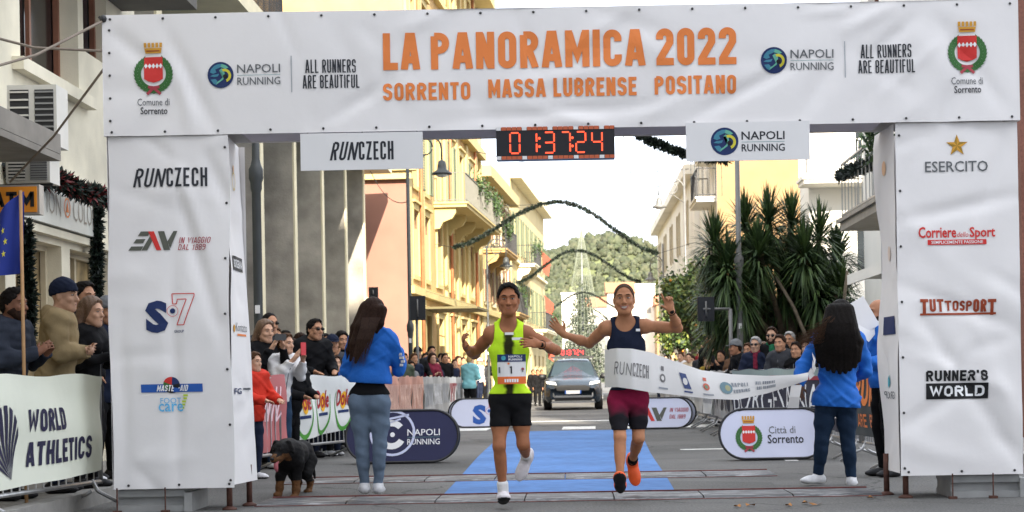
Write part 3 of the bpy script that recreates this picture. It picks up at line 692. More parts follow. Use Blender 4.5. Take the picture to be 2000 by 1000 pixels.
class Bld:
    """a building with one street front: frame O, t along the front, n outward"""
    def __init__(s, O, t, n, L, H, D, label, cat="building", name="building", group=None):
        s.O, s.t, s.n = Vector(O), Vector(t).normalized(), Vector(n).normalized(); s.L, s.H, s.D = L, H, D
        s.root = thing(name, s.O, label, cat, group); s.ops = []
        s.xf = Matrix(((s.t.x, s.n.x, 0, s.O.x), (s.t.y, s.n.y, 0, s.O.y), (0, 0, 1, s.O.z), (0, 0, 0, 1)))
    def mb(s): return MB(s.xf)
    def wall(s, m, end0=None, rv=.22):
        b = s.mb(); us = sorted({0., s.L, *[v for o in s.ops for v in o[:2]]}); zs = sorted({0., s.H, *[v for o in s.ops for v in o[2:4]]})
        for u0, u1 in zip(us[:-1], us[1:]):
            for z0, z1 in zip(zs[:-1], zs[1:]):
                uc, zc = (u0 + u1) / 2, (z0 + z1) / 2
                if any(o[0] < uc < o[1] and o[2] < zc < o[3] for o in s.ops): continue
                b.face([(u0, 0, z0), (u1, 0, z0), (u1, 0, z1), (u0, 0, z1)])
        for u0, u1, z0, z1 in [o[:4] for o in s.ops]:
            b.face([(u0, 0, z0), (u0, -rv, z0), (u0, -rv, z1), (u0, 0, z1)]); b.face([(u1, 0, z1), (u1, -rv, z1), (u1, -rv, z0), (u1, 0, z0)])
            b.face([(u0, 0, z1), (u0, -rv, z1), (u1, -rv, z1), (u1, 0, z1)]); b.face([(u0, 0, z0), (u1, 0, z0), (u1, -rv, z0), (u0, -rv, z0)])
        k = 1 if end0 else 0
        b.face([(0, 0, 0), (0, 0, s.H), (0, -s.D, s.H), (0, -s.D, 0)], k); b.face([(s.L, 0, 0), (s.L, -s.D, 0), (s.L, -s.D, s.H), (s.L, 0, s.H)])
        b.face([(0, -s.D, 0), (0, -s.D, s.H), (s.L, -s.D, s.H), (s.L, -s.D, 0)]); b.face([(0, 0, s.H), (s.L, 0, s.H), (s.L, -s.D, s.H), (0, -s.D, s.H)])
        b.build("wall", [m, end0] if end0 else m, s.root)
    def window(s, u0, u1, z0, z1, frame=CREAMW, glass=GLASS, mull=1, trans=0, arch=False, surround=None, shutters=None, rv=.22, name="window"):
        s.ops.append((u0, u1, z0, z1)); e = .055; b = s.mb(); y = -rv + .03
        for a, c, d, f in ((u0, u0 + e, z0, z1), (u1 - e, u1, z0, z1), (u0 + e, u1 - e, z0, z0 + e), (u0 + e, u1 - e, z1 - e, z1)): b.box((a, y, d), (c, y + .06, f))
        for k in range(mull):
            u = u0 + (u1 - u0) * (k + 1) / (mull + 1); b.box((u - .03, y + .004, z0 + e), (u + .03, y + .05, z1 - e))
        for k in range(trans):
            z = z0 + (z1 - z0) * (k + 1) / (trans + 1); b.box((u0 + e, y + .008, z - .025), (u1 - e, y + .045, z + .025))
        if arch:   # spandrels filling the top corners
            r = (u1 - u0) / 2; c = (u0 + u1) / 2; zc = z1 - r
            for sg in (-1, 1):
                pl = [(c + sg * r, z1)] + [(c + sg * r * math.cos(rad(90) * j / 6), zc + r * math.sin(rad(90) * j / 6)) for j in range(7)]
                b.prism(pl, (0, -.02, 0), (1, 0, 0), (0, 0, 1), (0, -rv + .04, 0))
        w = b.build(name, frame, s.root)
        b = s.mb(); b.face([(u0 + .01, y - .01, z0), (u1 - .01, y - .01, z0), (u1 - .01, y - .01, z1), (u0 + .01, y - .01, z1)]); b.build("pane", glass, w)
        if surround:
            b = s.mb(); q = .14
            for a, c, d, f in ((u0 - q, u0 - .004, z0, z1), (u1 + .004, u1 + q, z0, z1), (u0 - q - .03, u1 + q + .03, z1 + .004, z1 + .2), (u0 - q - .05, u1 + q + .05, z0 - .14, z0 - .004)): b.box((a, .004, d), (c, .07, f))
            b.box((u0 - q - .1, .004, z1 + .2), (u1 + q + .1, .16, z1 + .28)); b.build("surround", surround, w)
        if shutters:
            for sg in (-1, 1):
                b = s.mb(); wd = (u1 - u0) / 2; a = u0 - wd - .02 if sg < 0 else u1 + .02
                y0 = .075 if surround else .02
                for q0, q1, d, f in ((a, a + .05, z0, z1), (a + wd - .05, a + wd, z0, z1), (a + .05, a + wd - .05, z0, z0 + .06), (a + .05, a + wd - .05, z1 - .06, z1)): b.box((q0, y0, d), (q1, y0 + .045, f))
                k = int((z1 - z0) / .09)
                for j in range(k):
                    z = z0 + .06 + (z1 - z0 - .12) * (j + .5) / k; b.face([(a + .05, y0 + .004, z - .04), (a + wd - .05, y0 + .004, z - .04), (a + wd - .05, y0 + .035, z + .03), (a + .05, y0 + .035, z + .03)])
                b.build("shutter", shutters, w)
        return w
    def bands(s, items, m, name="cornice"):
        for u0, u1, z0, z1, pr in items:
            b = s.mb(); b.box((u0, .003, z0), (u1, pr, z1)); b.build(name, m, s.root)
    def balcony(s, u0, u1, z, pr=.95, slab=None, rail=IRON, corb=3, pots=0, rh=1.0, thick=.16, gap=.12):
        b = s.mb(); b.box((u0, .003, z - thick), (u1, pr, z)); b.box((u0 - .05, .003, z - .05), (u1 + .05, pr + .05, z + .02))
        for k in range(corb):
            u = u0 + .25 + (u1 - u0 - .5) * k / max(1, corb - 1)
            b.prism([(.003, -.75), (.18, -.72), (.3, -.5), (.62, -.38), (.75, -.18), (.75, 0), (.003, 0)], (u - .12, 0, z - thick), (0, 1, 0), (0, 0, 1), (.24, 0, 0))
        B = b.build("balcony", slab or CREAMW, s.root)
        b = s.mb(); zz = z + .03
        for y0, y1, a, c in ((pr - .04, pr - .04, u0, u1), (0.02, pr - .04, u0, u0), (.02, pr - .04, u1, u1)):
            p, q = (a + (.03 if a == u0 else -.03) if a == c else a, y0, 0), (c + (.03 if c == u0 else -.03) if a == c else c, y1, 0)
            p, q = Vector(p), Vector(q)
            for h in (.06, rh): b.bar(p + Vector((0, 0, zz + h)), q + Vector((0, 0, zz + h)), .045, .035)
            n = max(3, int((q - p).length / gap))
            for j in range(n + 1):
                x = p + (q - p) * j / n; b.bar(x + Vector((0, 0, zz)), x + Vector((0, 0, zz + rh)), .018, .018)
        b.build("railing", rail, B)
        if pots:
            rng = np.random.default_rng(int(abs(u0 * 97 + z * 13)) + pots); C = []
            for k in range(pots):
                u = u0 + (u1 - u0) * rng.random(); c = np.array([u, pr - .05, z + .75 + .35 * rng.random()])
                C.append(c + rng.normal(size=(140, 3)) * [.22, .12, .22])
            C = np.concatenate(C); M3 = np.array(s.xf); C = C @ M3[:3, :3].T + M3[:3, 3]
            V, Fq = leaf_quads(C, .09 + .07 * rng.random(len(C)), rng)
            np_mesh("foliage", V, Fq, [LEAF_D, LEAF_M], s.root, rng.integers(0, 2, len(C)))
        return B

def leafmat(name, col, tr=.25):
    m = mat(name, col, .55, .25, 3)
    b = m.node_tree.nodes["Principled BSDF"]; b.inputs["Transmission Weight"].default_value = 0.
    b.inputs["Subsurface Weight"].default_value = 0.
    return m
LEAF_D = leafmat("leaf_dark", (.022, .045, .016)); LEAF_M = leafmat("leaf_mid", (.05, .09, .025)); LEAF_L = leafmat("leaf_light", (.11, .16, .035))
FIR_D = leafmat("fir_dark", (.006, .012, .008)); FIR_M = leafmat("fir_mid", (.012, .024, .014))
BARK = mat("bark", (.10, .075, .05), .9, .3, 12, .6, 30)
FRUIT = mat("orange_fruit", (.70, .25, .03), .5, .1, 4)

# -- left: shop with flats over it
CREAM = mat("cream_render", (.66, .61, .47), .85, .10, 2, .15, 60, var2=.18, vs2=.7)
s1 = Bld((-5.6, 9, 0), (0, 1, 0), (1, 0, 0), 12.2, 9.5, 6, "cream shop building with a brown window above its sign, behind the left crowd", name="shop_building")
s1.window(16.76 - 9, 18.75 - 9, 4.36, 6.6, BRWOOD, mat("dim_glass", (.012, .01, .01), .15, .3, 2), 1, rv=.3)
WARM = mat("shop_glow_pane", (.30, .22, .11), .35, .6, 2.2, var2=.5, vs2=5)  # warm glow from inside is put into the pane colour
for u0, u1 in ((3.2, 5.6), (5.9, 7.2), (7.5, 9.0), (9.3, 10.8)): s1.window(u0, u1, .25, 2.55, CREAMW, WARM, 1, 1, rv=.25, name="shop_window")
s1.window(9.95, 10.9, 4.9, 6.4, BRWOOD, GLASS, 0)
s1.wall(CREAM)
s1.bands([(7.5, 10.05, 4.22, 4.35, .12), (0, 12.2, 2.62, 2.70, .10)], CREAM, "ledge")
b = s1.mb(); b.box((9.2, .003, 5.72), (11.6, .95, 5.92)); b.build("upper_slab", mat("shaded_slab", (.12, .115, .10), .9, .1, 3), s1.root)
b = s1.mb(); b.box((0, .003, 3.13), (6.4, .82, 3.19)); b.box((0, .76, 3.195), (6.4, .82, 3.38)); b.box((6.34, .003, 3.195), (6.4, .75, 3.38)); b.build("canopy", mat("grey_canopy", (.22, .20, .17), .7, .2, 3), s1.root)
SIGNW = mat("sign_face", (.62, .62, .55), .5, .06, 2)
sg = thing("shop_sign", (-5.5, 17.9, 2.7), "long white shop sign with thin handwritten lettering above the shop window", "shop sign")
b = MB(); b.box((-5.56, 16.2, 2.72), (-5.46, 19.1, 3.17)); b.build("panel", SIGNW, sg)
M = Marks(lambda y, z, l: Vector((-5.455 + l, y, z))); TH = INK("signthin", 150, 140, 125)
M.text("MOTION", 16.45, 2.83, 17.55, 3.08, TH, -.012); M.text("COLORS", 17.98, 2.83, 18.95, 3.08, TH, -.012)
M.ring(17.77, 2.95, .10, .018, K_OR, 16); M.poly([(17.72, 2.9), (17.82, 2.9), (17.77, 3.03)], K_OR, .002); M.build("lettering", sg)
p0, p1 = P(-32, 391, 14.5), P(77, 391, 14.5)
at = thing("atm_sign", p0, "orange cash machine sign with black letters, left of the shop sign", "sign"); k = 14.5 / F_PX
b = MB(); b.box((p0.x, 14.5, p0.z - 29 * k), (p1.x, 14.62, p0.z + 29 * k)); b.build("frame", mat("sign_frame", (.35, .35, .34), .4, .1, 3, metal=.5), at)
b = MB(); b.box((p0.x + .02, 14.485, p0.z - 25 * k), (p1.x - .02, 14.499, p0.z + 25 * k)); b.build("panel", mat("orange_panel", lin(225, 140, 35), .5, .05, 3), at)
M = Marks(lambda x, z, l: Vector((x, 14.48, z))); q = P(-14, 391, 14.5).x; stroke_text(M, "ATM", q, p0.z - 15 * k, P(68, 391, 14.5).x, p0.z + 15 * k, K_BLACK, .26, .15); M.build("lettering", at)
def air_con(loc, w, h, d, label):
    r = thing("air_conditioner", loc, label, "air conditioner", "air conditioners on the shop wall"); x, y, z = loc
    b = MB(); b.box((x, y, z), (x + w, y + d, z + h)); b.build("casing", mat("ac_white", (.62, .60, .54), .5, .08, 3), r)
    for u0, u1, n in ((.06, .44, 7), (.56, .94, 9)):
        b = MB(); b.box((x + w * u0, y - .006, z + .08 * h), (x + w * u1, y - .002, z + .92 * h), 0)
        for j in range(n): zz = z + h * (.12 + .76 * j / (n - 1)); b.box((x + w * u0, y - .02, zz - .008), (x + w * u1, y - .0065, zz + .008), 1 if u0 < .1 else 2)
        b.build("grille", [IRON, mat("ac_white", None), mat("ac_grey", (.25, .25, .24), .6, .1, 3)], r)
    b = MB(); b.bar((x + .05, y + .1, z - .015), (x + .05, y + .1, z - .2), .03, .03); b.bar((x - .3, y + .1, z - .013), (x + w, y + .1, z - .013), .03, .024); b.build("bracket", IRON, r)
air_con((-5.33, 15.55, 3.30), .47, .58, .35, "white air conditioner with two grilles resting above the grey canopy")
air_con((-5.37, 15.6, 2.96), .42, .25, .3, "smaller air conditioner hanging under the grey canopy")

# -- left: portico with tall stone fins
MINT = mat("mint_render", (.36, .42, .33), .85, .08, 2, .1, 50, var2=.12, vs2=.5)
STONE = mat("grey_stone", (.33, .305, .26), .85, .18, 2.5, .3, 25, var2=.35, vs2=.8)
CREAMP = mat("cream_plaster", (.74, .67, .46), .8, .08, 3)
s2 = Bld((-7.7, 22.2, 0), (0, 1, 0), (1, 0, 0), 27.5, 7.9, 6, "building with a row of tall grey stone fins and a mint upper floor", name="portico_building")
for k in range(5): s2.window(1.5 + 5 * k, 4.6 + 5 * k, .3, 6.4, IRON, GLASS, 2, 3)
s2.wall(MINT)
b = s2.mb(); b.box((0, -5.9, 7.91), (5.0, -.003, 11.6)); b.build("upper_floor", MINT, s2.root)
b = s2.mb(); b.box((1.6, -.002, 8.2), (2.8, .03, 10.4)); b.build("upper_window", BRWOOD, s2.root)
for Y in (24.2, 28.15, 32.1, 36.0, 40.0, 44.1, 48.0):
    b = s2.mb(); u = Y - 22.2; b.box((u - .10, .01, 0), (u + .22, 1.62, 7.3)); f = b.build("stone_fin", STONE, s2.root)
    b = s2.mb(); b.box((u - .10, 1.622, 0), (u + .22, 1.66, 7.3)); b.build("front_strip", CREAMP, f)
s2.bands([(0, 27.5, 7.32, 7.62, 2.3)], CREAMP, "eave")
s2.balcony(5.2, 11.4, 8.0, 1.9, MINT, IRON, 0); s2.balcony(14, 17.5, 8.0, 1.5, CREAMP, IRON, 0)

# -- left: tall yellow building, its pink end wall towards the camera
PEACH = mat("peach_render", (.44, .285, .115), .85, .08, 1.5, .1, 50, var2=.15, vs2=.5)
PINK = mat("pink_render", (.26, .132, .098), .85, .06, 1.2, .1, 50, var2=.12, vs2=.4)
YELL = mat("yellow_trim", (.48, .385, .17), .8, .08, 2)
TD = Vector((.06, 1, 0)).normalized(); TN = Vector((1, -.06, 0)).normalized()
s3 = Bld((-5.1, 51, 0), TD, TN, 20, 17.8, 9, "tall yellow building with arched windows, a corbelled balcony and a pink end wall", name="yellow_building")
for k, Y in enumerate((52.6, 54.9, 57.9, 61.1, 64.2, 67.3)):
    u = Y - 51
    s3.window(u - .55, u + .55, 4.4, 6.5, BRSHUT, GLASS, 1, 2, arch=True, surround=YELL)
    s3.window(u - .6, u + .6, .6, 3.2, BRWOOD, GLASS, 1, 1, surround=YELL)
    s3.window(u - .55, u + .55, 7.3, 9.8, BRSHUT, GLASS, 1, 2, surround=YELL, shutters=GRSHUT if k % 2 else None)
    s3.window(u - .55, u + .55, 11.4, 13.6, BRSHUT, GLASS, 1, 2, surround=YELL)
    s3.window(u - .55, u + .55, 15.0, 16.6, BRSHUT, GLASS, 1, 2, surround=YELL)
s3.wall(PEACH, PINK)
s3.bands([(-.02, 20, 3.75, 4.0, .22), (-.02, 20, 10.5, 10.85, .3), (-.02, 20, 14.4, 14.6, .2), (-.02, 20, 17.0, 17.8, .8)], YELL)
for u in (0.0, 2.7, 8.4, 11.6, 14.7, 18.0, 19.4): s3.bands([(u, u + .5, 0, 3.7, .10), (u, u + .5, 4.02, 10.45, .10), (u, u + .5, 10.9, 16.95, .10)], YELL, "pilaster")
for u in (2.2, 9.4, 17.2):
    b = s3.mb(); b.tube([(u, .14, 0), (u, .14, 16.9)], .06, 8); b.build("drainpipe", mat("copper_pipe", (.40, .16, .07), .6, .2, 4), s3.root, True)
s3.balcony(5.9, 17.4, 7.2, 1.15, YELL, mat("grey_iron", (.14, .14, .12), .6, .1, 5), 5, 9)
b = s3.mb(); b.box((-.35, -9, 7.55), (-.003, .35, 7.95)); b.box((-.22, -9, 7.3), (-.003, .2, 7.55)); b.build("cornice", YELL, s3.root)
b = s3.mb(); b.box((-.06, -9, 7.96), (-.003, .0, 17.6)); b.build("upper_end_wall", PEACH, s3.root)
b = s3.mb(); b.box((-.05, -1.6, 3.2), (-.003, -1.0, 3.65)); b.build("wall_plaque", CREAMP, s3.root)
b = s3.mb(); b.box((2.2, .01, 3.35), (5.4, 1.9, 3.42)); b.bar((2.3, 1.85, 3.43), (2.3, .03, 4.0), .03, .03); b.bar((5.3, 1.85, 3.43), (5.3, .03, 4.0), .03, .03); b.build("door_canopy", mat("olive_canopy", (.13, .11, .05), .7, .1, 3), s3.root)

CREAM2 = mat("pale_yellow_render", (.48, .39, .20), .85, .06, 1.5, var2=.1, vs2=.5)
s4 = Bld((-4.05, 73, 0), TD, TN, 13.6, 10.6, 8, "cream street building with flowered balconies beyond the tall yellow one", name="balcony_building")
for k in range(4):
    u = 1.8 + 3.2 * k
    for z in (.4, 4.6, 7.6): s4.window(u - .55, u + .55, z, z + 2.1, BRSHUT, GLASS, 1, 1, surround=CREAMP, shutters=BRSHUT if z > 1 else None)
s4.wall(CREAM2); s4.bands([(-.02, 13.6, 10.1, 10.6, .55), (-.02, 13.6, 4.0, 4.2, .18)], YELL)
s4.balcony(.6, 6.0, 6.9, 1.1, PEACH, IRON, 3, 5); s4.balcony(7.5, 12.8, 4.3, 1.0, PEACH, IRON, 3, 2)
s5 = Bld((-3.2, 87.5, 0), TD, TN, 23, 12.4, 8, "far cream street building with many shuttered windows, nearest the hill", name="far_street_building")
for k in range(7):
    u = 1.8 + 3.1 * k
    for z in (.4, 4.4, 8.0): s5.window(u - .55, u + .55, z, z + 2.1, BRSHUT, GLASS, 1, 0, shutters=GRSHUT if z > 1 else None)
s5.wall(CREAM2); s5.bands([(-.02, 23, 11.8, 12.4, .6), (-.02, 23, 3.5, 3.7, .2), (-.02, 23, 7.4, 7.55, .2)], CREAMP)
s5.balcony(3, 8, 7.4, 1.0, CREAMP, IRON, 3, 3); s5.balcony(11, 20, 4.0, 1.0, CREAMP, IRON, 4, 3)
RED = mat("red_cloth", (.30, .06, .035), .8, .1, 3)
for u, z in ((18.6, 8.4), (20.6, 5.6), (21.6, 2.9)):
    p = s5.xf @ Vector((u, .75, z)); b = MB(); c2 = s5.xf @ Vector((u, .05, z + 1.0)); b.bar(c2, c2 + (p - c2) * 1.05, .03, .03)
    b.prism([(.1, -.5), (.45, -.75), (.62, .35), (0, .95)], p - Vector((.6, 0, 0)), (1, 0, 0), (0, 0, 1), (0, .03, 0))
    tag(b.build("hanging_flag", RED, origin=p), "small dull red flag on the far cream building, %s of three" % {8.4: "topmost", 5.6: "middle one", 2.9: "lowest"}[z], "flag", "red flags on the far building")

# -- right side
BRICK = mat("brick", (.20, .085, .06), .85, .2, 30, .3, 60, var2=.2, vs2=1)
for x0, x1, hh_, lb in ((13.6, 42, 38, "tall pale block added unseen behind the camera on the right to shade the street"), (10.3, 13.55, 28.5, "lower pale block added unseen behind the camera, a notch letting sun onto the road"), (-32, 10.25, 38, "tall pale block added unseen behind the camera on the left to shade the street")):  # unseen blocks added to shade the foreground; the lower one lets a sun strip through
    r1 = Bld((x1, -16, 0), (-1, 0, 0), (0, 1, 0), x1 - x0, hh_, 9, lb, name="shade_block")
    n = max(1, int((x1 - x0) / 7))
    for k in range(n):
        u = (x1 - x0) * (k + .5) / n
        for z in (1.0, 8.2, 15.4, 22.6): r1.window(u - .8, u + .8, z, z + 2.0, BRWOOD, GLASS, 1, 0)
    r1.wall(mat('pale_grey_render', (.60, .62, .66), .85, .06, 2))
bw = Bld((5.97, 22.6, 0), (0, -1, 0), (-1, 0, 0), .9, 7.5, .8, 'narrow dark brick wall at the very right edge of the frame', 'wall', 'brick_wall'); bw.wall(BRICK, BRICK)
b = bw.mb(); b.box((-.05, -.85, 7.503), (.95, .05, 7.6)); b.build('coping', CREAMP, bw.root)
WHITE = mat("white_render", (.80, .77, .69), .85, .05, 2, .1, 50, var2=.1, vs2=.5)
r2 = Bld((5.9, 33, 0), (0, -1, 0), (-1, 0, 0), 9.5, 11.5, 5, "white house with a garlanded grey balcony, seen beside the right pillar", name="white_house")
for u in (.9, 4.0): r2.window(u, u + 1.1, 4.0, 6.3, BRWOOD, GLASS, 1, 0); r2.window(u, u + 1.1, 7.6, 9.6, BRWOOD, GLASS, 1, 0)
r2.window(2.2, 5.2, .3, 2.3, CREAMW, GLASS, 2, 0, name="shop_window")
r2.wall(WHITE); r2.bands([(0, 9.5, 11.0, 11.5, .5)], WHITE)
r2.balcony(2.6, 7.2, 3.85, .9, mat("grey_slab", (.30, .27, .22), .8, .15, 3), mat("grey_rail", (.45, .46, .46), .4, .1, 5, metal=.5), 0, 3, thick=.2, gap=.34)
b = r2.mb(); b.box((3.2, .01, 2.72), (8.4, .85, 2.78)); b.box((3.2, .85, 2.62), (8.4, .89, 2.80)); b.build("awning", WHITE, r2.root)
r3 = Bld((13, 46, 0), (-1, 0, 0), (0, -1, 0), 6.3, 8.6, 1.8, "sunlit white house with a white corner balcony behind the palm", name="white_corner_house")
for u in (1.2, 3.9): 
    for z in (3.6, 6.3): r3.window(u, u + 1.1, z, z + 2.0, WHRAIL, GLASS, 1, 0)
r3.wall(WHITE); r3.balcony(3.0, 6.6, 6.4, 1.2, WHITE, WHRAIL, 0, 2)
APRI = mat("apricot_render", (.31, .195, .095), .85, .05, 1.5, .1, 50, var2=.08, vs2=.4)
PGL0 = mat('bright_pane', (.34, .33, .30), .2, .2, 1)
r4 = Bld((5.2, 66, 0), (0, -1, 0), (-1, 0, 0), 8, 13, 7, "apricot building whose blank end wall stands behind the palm", name="apricot_building")
for u in (1.2, 3.6, 6.0):
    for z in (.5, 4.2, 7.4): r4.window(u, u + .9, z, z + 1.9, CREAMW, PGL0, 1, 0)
r4.wall(WHITE)
b = r4.mb(); b.face([(8.004, 0, 0), (8.004, -7, 0), (8.004, -7, 13), (8.004, 0, 13)]); b.build("end_wall", APRI, r4.root)
r4.bands([(0, 8, 12.5, 13, .4)], WHITE); r4.balcony(4.4, 7.6, 7.4, .7, WHITE, IRON, 0, gap=.2); r4.balcony(4.8, 7.8, 9.0, .5, WHITE, IRON, 0, gap=.2)
r5 = Bld((5.0, 95, 0), (0, -1, 0), (-1, 0, 0), 28.8, 9.6, 7, "long white sunlit street building beyond the apricot one", name="white_street_building")
for k in range(5):
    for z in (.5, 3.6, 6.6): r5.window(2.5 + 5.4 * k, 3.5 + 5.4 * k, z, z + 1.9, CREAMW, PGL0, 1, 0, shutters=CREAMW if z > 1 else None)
r5.wall(WHITE); r5.bands([(0, 28.8, 9.2, 9.6, .4)], WHITE); r5.balcony(20, 26, 4.2, .9, WHITE, IRON, 3)

# -- far town and hill
TILE = mat("terracotta_roof", (.40, .16, .08), .8, .2, 6)
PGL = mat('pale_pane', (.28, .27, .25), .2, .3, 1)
def house(px, pyb, wpx, hpx, Y, m, label, tile=True):
    k = Y / F_PX; p = P(px, 742, Y); Hh = P(px, pyb - hpx, Y).z; W_ = wpx * k
    B = Bld((p.x + W_, Y, 0), (-1, 0, 0), (0, -1, 0), W_, Hh, 10, label, "house", "house", "far houses below the hill")
    n = max(2, int(W_ / 3.2))
    for i in range(n):
        u = W_ * (i + .5) / n
        for z in (Hh - 2.6, Hh - 5.8, Hh - 9.0): 
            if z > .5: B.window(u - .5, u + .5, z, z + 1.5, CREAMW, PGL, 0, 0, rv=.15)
    B.wall(m)
    b = B.mb()
    if tile:
        b.prism([(.5, 0), (.5, .12), (-5, 2.2), (-10.5, .12), (-10.5, 0)], (-.4, 0, Hh + .003), (0, 1, 0), (0, 0, 1), (W_ + .8, 0, 0)); b.build("roof", TILE, B.root)
    else:
        b.box((-.2, -10.2, Hh + .003), (W_ + .2, .2, Hh + .35)); b.build("roof", m, B.root)
PWH = mat("pale_house", (.66, .62, .54), .85, .06, 2)
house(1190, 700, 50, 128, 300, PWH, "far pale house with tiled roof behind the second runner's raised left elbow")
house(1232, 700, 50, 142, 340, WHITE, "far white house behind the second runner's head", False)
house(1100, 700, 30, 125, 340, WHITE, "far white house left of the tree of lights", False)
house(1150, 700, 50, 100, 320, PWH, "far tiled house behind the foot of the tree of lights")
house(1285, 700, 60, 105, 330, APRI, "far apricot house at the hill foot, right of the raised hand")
HILLM = mat("hill_ground", (.10, .115, .05), .95, .3, .02, var2=.3, vs2=.05)
def hz(x, y):
    r = 1 - ((x - 22) / 150) ** 2 * .55
    base = 58 * max(0, r) * (1 - math.exp(-max(0, y - 430) / 90)) 
    return max(0, base * min(1, (y - 420) / 160)) + 3.5 * math.sin(x * .06 + 1.2) + 2.5 * math.sin(x * .13 + y * .03) - 3
b = MB(); nx, ny = 60, 24
ii = [[b.add((-170 + 380 * i / nx, 420 + 330 * j / ny, hz(-170 + 380 * i / nx, 420 + 330 * j / ny))) for i in range(nx + 1)] for j in range(ny + 1)]
for j in range(ny):
    for i in range(nx): b.idx([ii[j][i], ii[j][i + 1], ii[j + 1][i + 1], ii[j + 1][i]])
tag(b.build("hill", HILLM, None, True), kind="structure")
rng = np.random.default_rng(5); VV, FF, MI = [], [], []; off = 0
bmi = bmesh.new(); bmesh.ops.create_icosphere(bmi, subdivisions=2, radius=1); IV = np.array([v.co[:] for v in bmi.verts]); IF = np.array([[v.index for v in f.verts] for f in bmi.faces]); bmi.free()
for k in range(5200):
    y = rng.uniform(432, 640); x = rng.uniform(-30, 75) * y / 600; R = rng.uniform(.55, 1.25) * (1.5 if rng.random() < .12 else 1)
    nrm = 1 + rng.normal(size=(len(IV), 1)) * .34
    V = IV * nrm * [R, R, R * rng.uniform(.8, 1.3)] + [x, y, hz(x, y) + R * .55]
    VV.append(V); FF.append(IF + off); off += len(V); bi = rng.integers(0, 4); MI.append(np.where(rng.random(len(IF)) < .55, bi, rng.integers(0, 4, len(IF))))
HF = [mat("wood_a", (.055, .065, .036), .9, .3, .3), mat("wood_b", (.066, .076, .044), .9, .3, .3), mat("wood_c", (.045, .056, .030), .9, .3, .3), mat("wood_d", (.08, .085, .05), .9, .3, .3)]
tag(np_mesh("forest", np.concatenate(VV), np.concatenate(FF), HF, None, np.concatenate(MI)), "green wooded slope of the hill closing the street", "forest", kind="stuff")
# ------------------------------------------------------------------ trees
def yucca(loc, heads, label, seed):
    rng = np.random.default_rng(seed); r = thing("yucca_tree", loc, label, "palm tree"); L = Vector(loc)
    b = MB()
    for base in ((-.5, .1), (-.15, .25), (.15, .15), (.5, -.1), (.62, .1)):
        bs = L + Vector((base[0], base[1], 0)); b.tube([bs, bs + Vector((base[0] * .2, 0, 1.2)), bs + Vector((base[0] * .45, .05, 2.3))], [.19, .14, .11], 8)
    for (hx, hy, hz_), base in heads:
        top = Vector((hx, hy, hz_)); bs = L + Vector((base[0] * 1.3, base[1] + .1, 1.9)); mid = bs * .45 + top * .55 + Vector(((bs.x - top.x) * .2, 0, -.3))
        b.tube([bs, mid, top], [.075, .06, .055], 7)
    b.build("trunk", BARK, r, True)
    b = MB()
    for pts in (((1608, 690), (1575, 660), (1550, 600), (1515, 540)), ((1608, 690), (1622, 640), (1648, 590), (1655, 530))):
        b.tube([P(px, py, 33.2) for px, py in pts], [.05, .042, .036, .03], 7)
    q = P(1608, 690, 33.2); b.tube([(q.x, q.y, 0), q], [.07, .055], 8); b.build("pale_trunk", mat("pale_bark", (.15, .12, .085), .9, .25, 12, .5, 30), r, True)
    V, F, mi, off = [], [], [], 0
    for (hx, hy, hz_), base in heads:
        n = 430
        for k in range(n):
            f = k / n; el = rad(84 - 162 * f + rng.normal() * 9); az = k * 2.39996 + rng.normal() * .2; ln = rng.uniform(.52, .82) * (1 - .1 * f)
            d = np.array([math.cos(el) * math.cos(az), math.cos(el) * math.sin(az), math.sin(el)]); s = np.array([-math.sin(az), math.cos(az), 0]) * .022
            p0 = np.array([hx, hy, hz_ - .45 * f]) + d * .04; p1 = p0 + d * ln * .55; p2 = p0 + d * ln + np.array([0, 0, -.22 * ln * math.cos(el) - .08 * f]); nn = np.cross(d, s) * .35
            V += [p0 - s * .6, p0 + s * .6, p1 + s, p1 - s, p2, p1 + nn]
            F += [[off, off + 1, off + 2, off + 5], [off + 3, off + 5, off + 2, off + 4]]; mi += [int(rng.integers(0, 3) == 0)] * 2; off += 6
    np_mesh("crown", V, F, [mat("yucca_leaf", (.028, .056, .016), .5, .25, 3), mat("yucca_leaf_pale", (.075, .125, .036), .5, .25, 3)], r, mi)
    return r
pp = lambda px, py, Y: tuple(P(px, py, Y))
hd = []
for px, py, Y, bs in ((1395, 445, 33.6, (-.35, 0)), (1455, 405, 34.3, (-.2, .2)), (1500, 395, 34, (.05, .1)), (1545, 400, 34.6, (.1, .3)), (1600, 425, 34, (.5, 0)), (1635, 465, 34.5, (.55, .2)),
                      (1420, 490, 33.2, (-.35, 0)), (1480, 460, 33.4, (0, 0)), (1570, 460, 33.5, (.5, 0)), (1390, 530, 33.8, (-.35, .1)), (1640, 535, 34, (.55, 0)), (1450, 540, 33.3, (-.2, -.1)), (1530, 520, 34.2, (.2, .2)), (1595, 530, 33.6, (.55, 0)), (1495, 560, 34.6, (.0, .2)), (1430, 575, 34, (-.3, .2)), (1610, 575, 34.5, (.5, .2)), (1550, 585, 34.8, (.3, .3)), (1470, 520, 34.6, (-.15, .25)), (1560, 540, 34.9, (.15, .2)), (1405, 600, 34.6, (-.35, .3)), (1500, 615, 35, (0, .3)), (1635, 600, 34.8, (.5, .3)), (1575, 500, 34.9, (.2, .2)), (1460, 600, 34.9, (-.2, .3))):
    hd.append((pp(px, py + 30 - .05 * (py - 400), Y), bs))
ybase = P(1530, 740, 34); yucca((ybase.x, 34, 0), hd, "large dark yucca with many spiky heads behind the right crowd", 4)
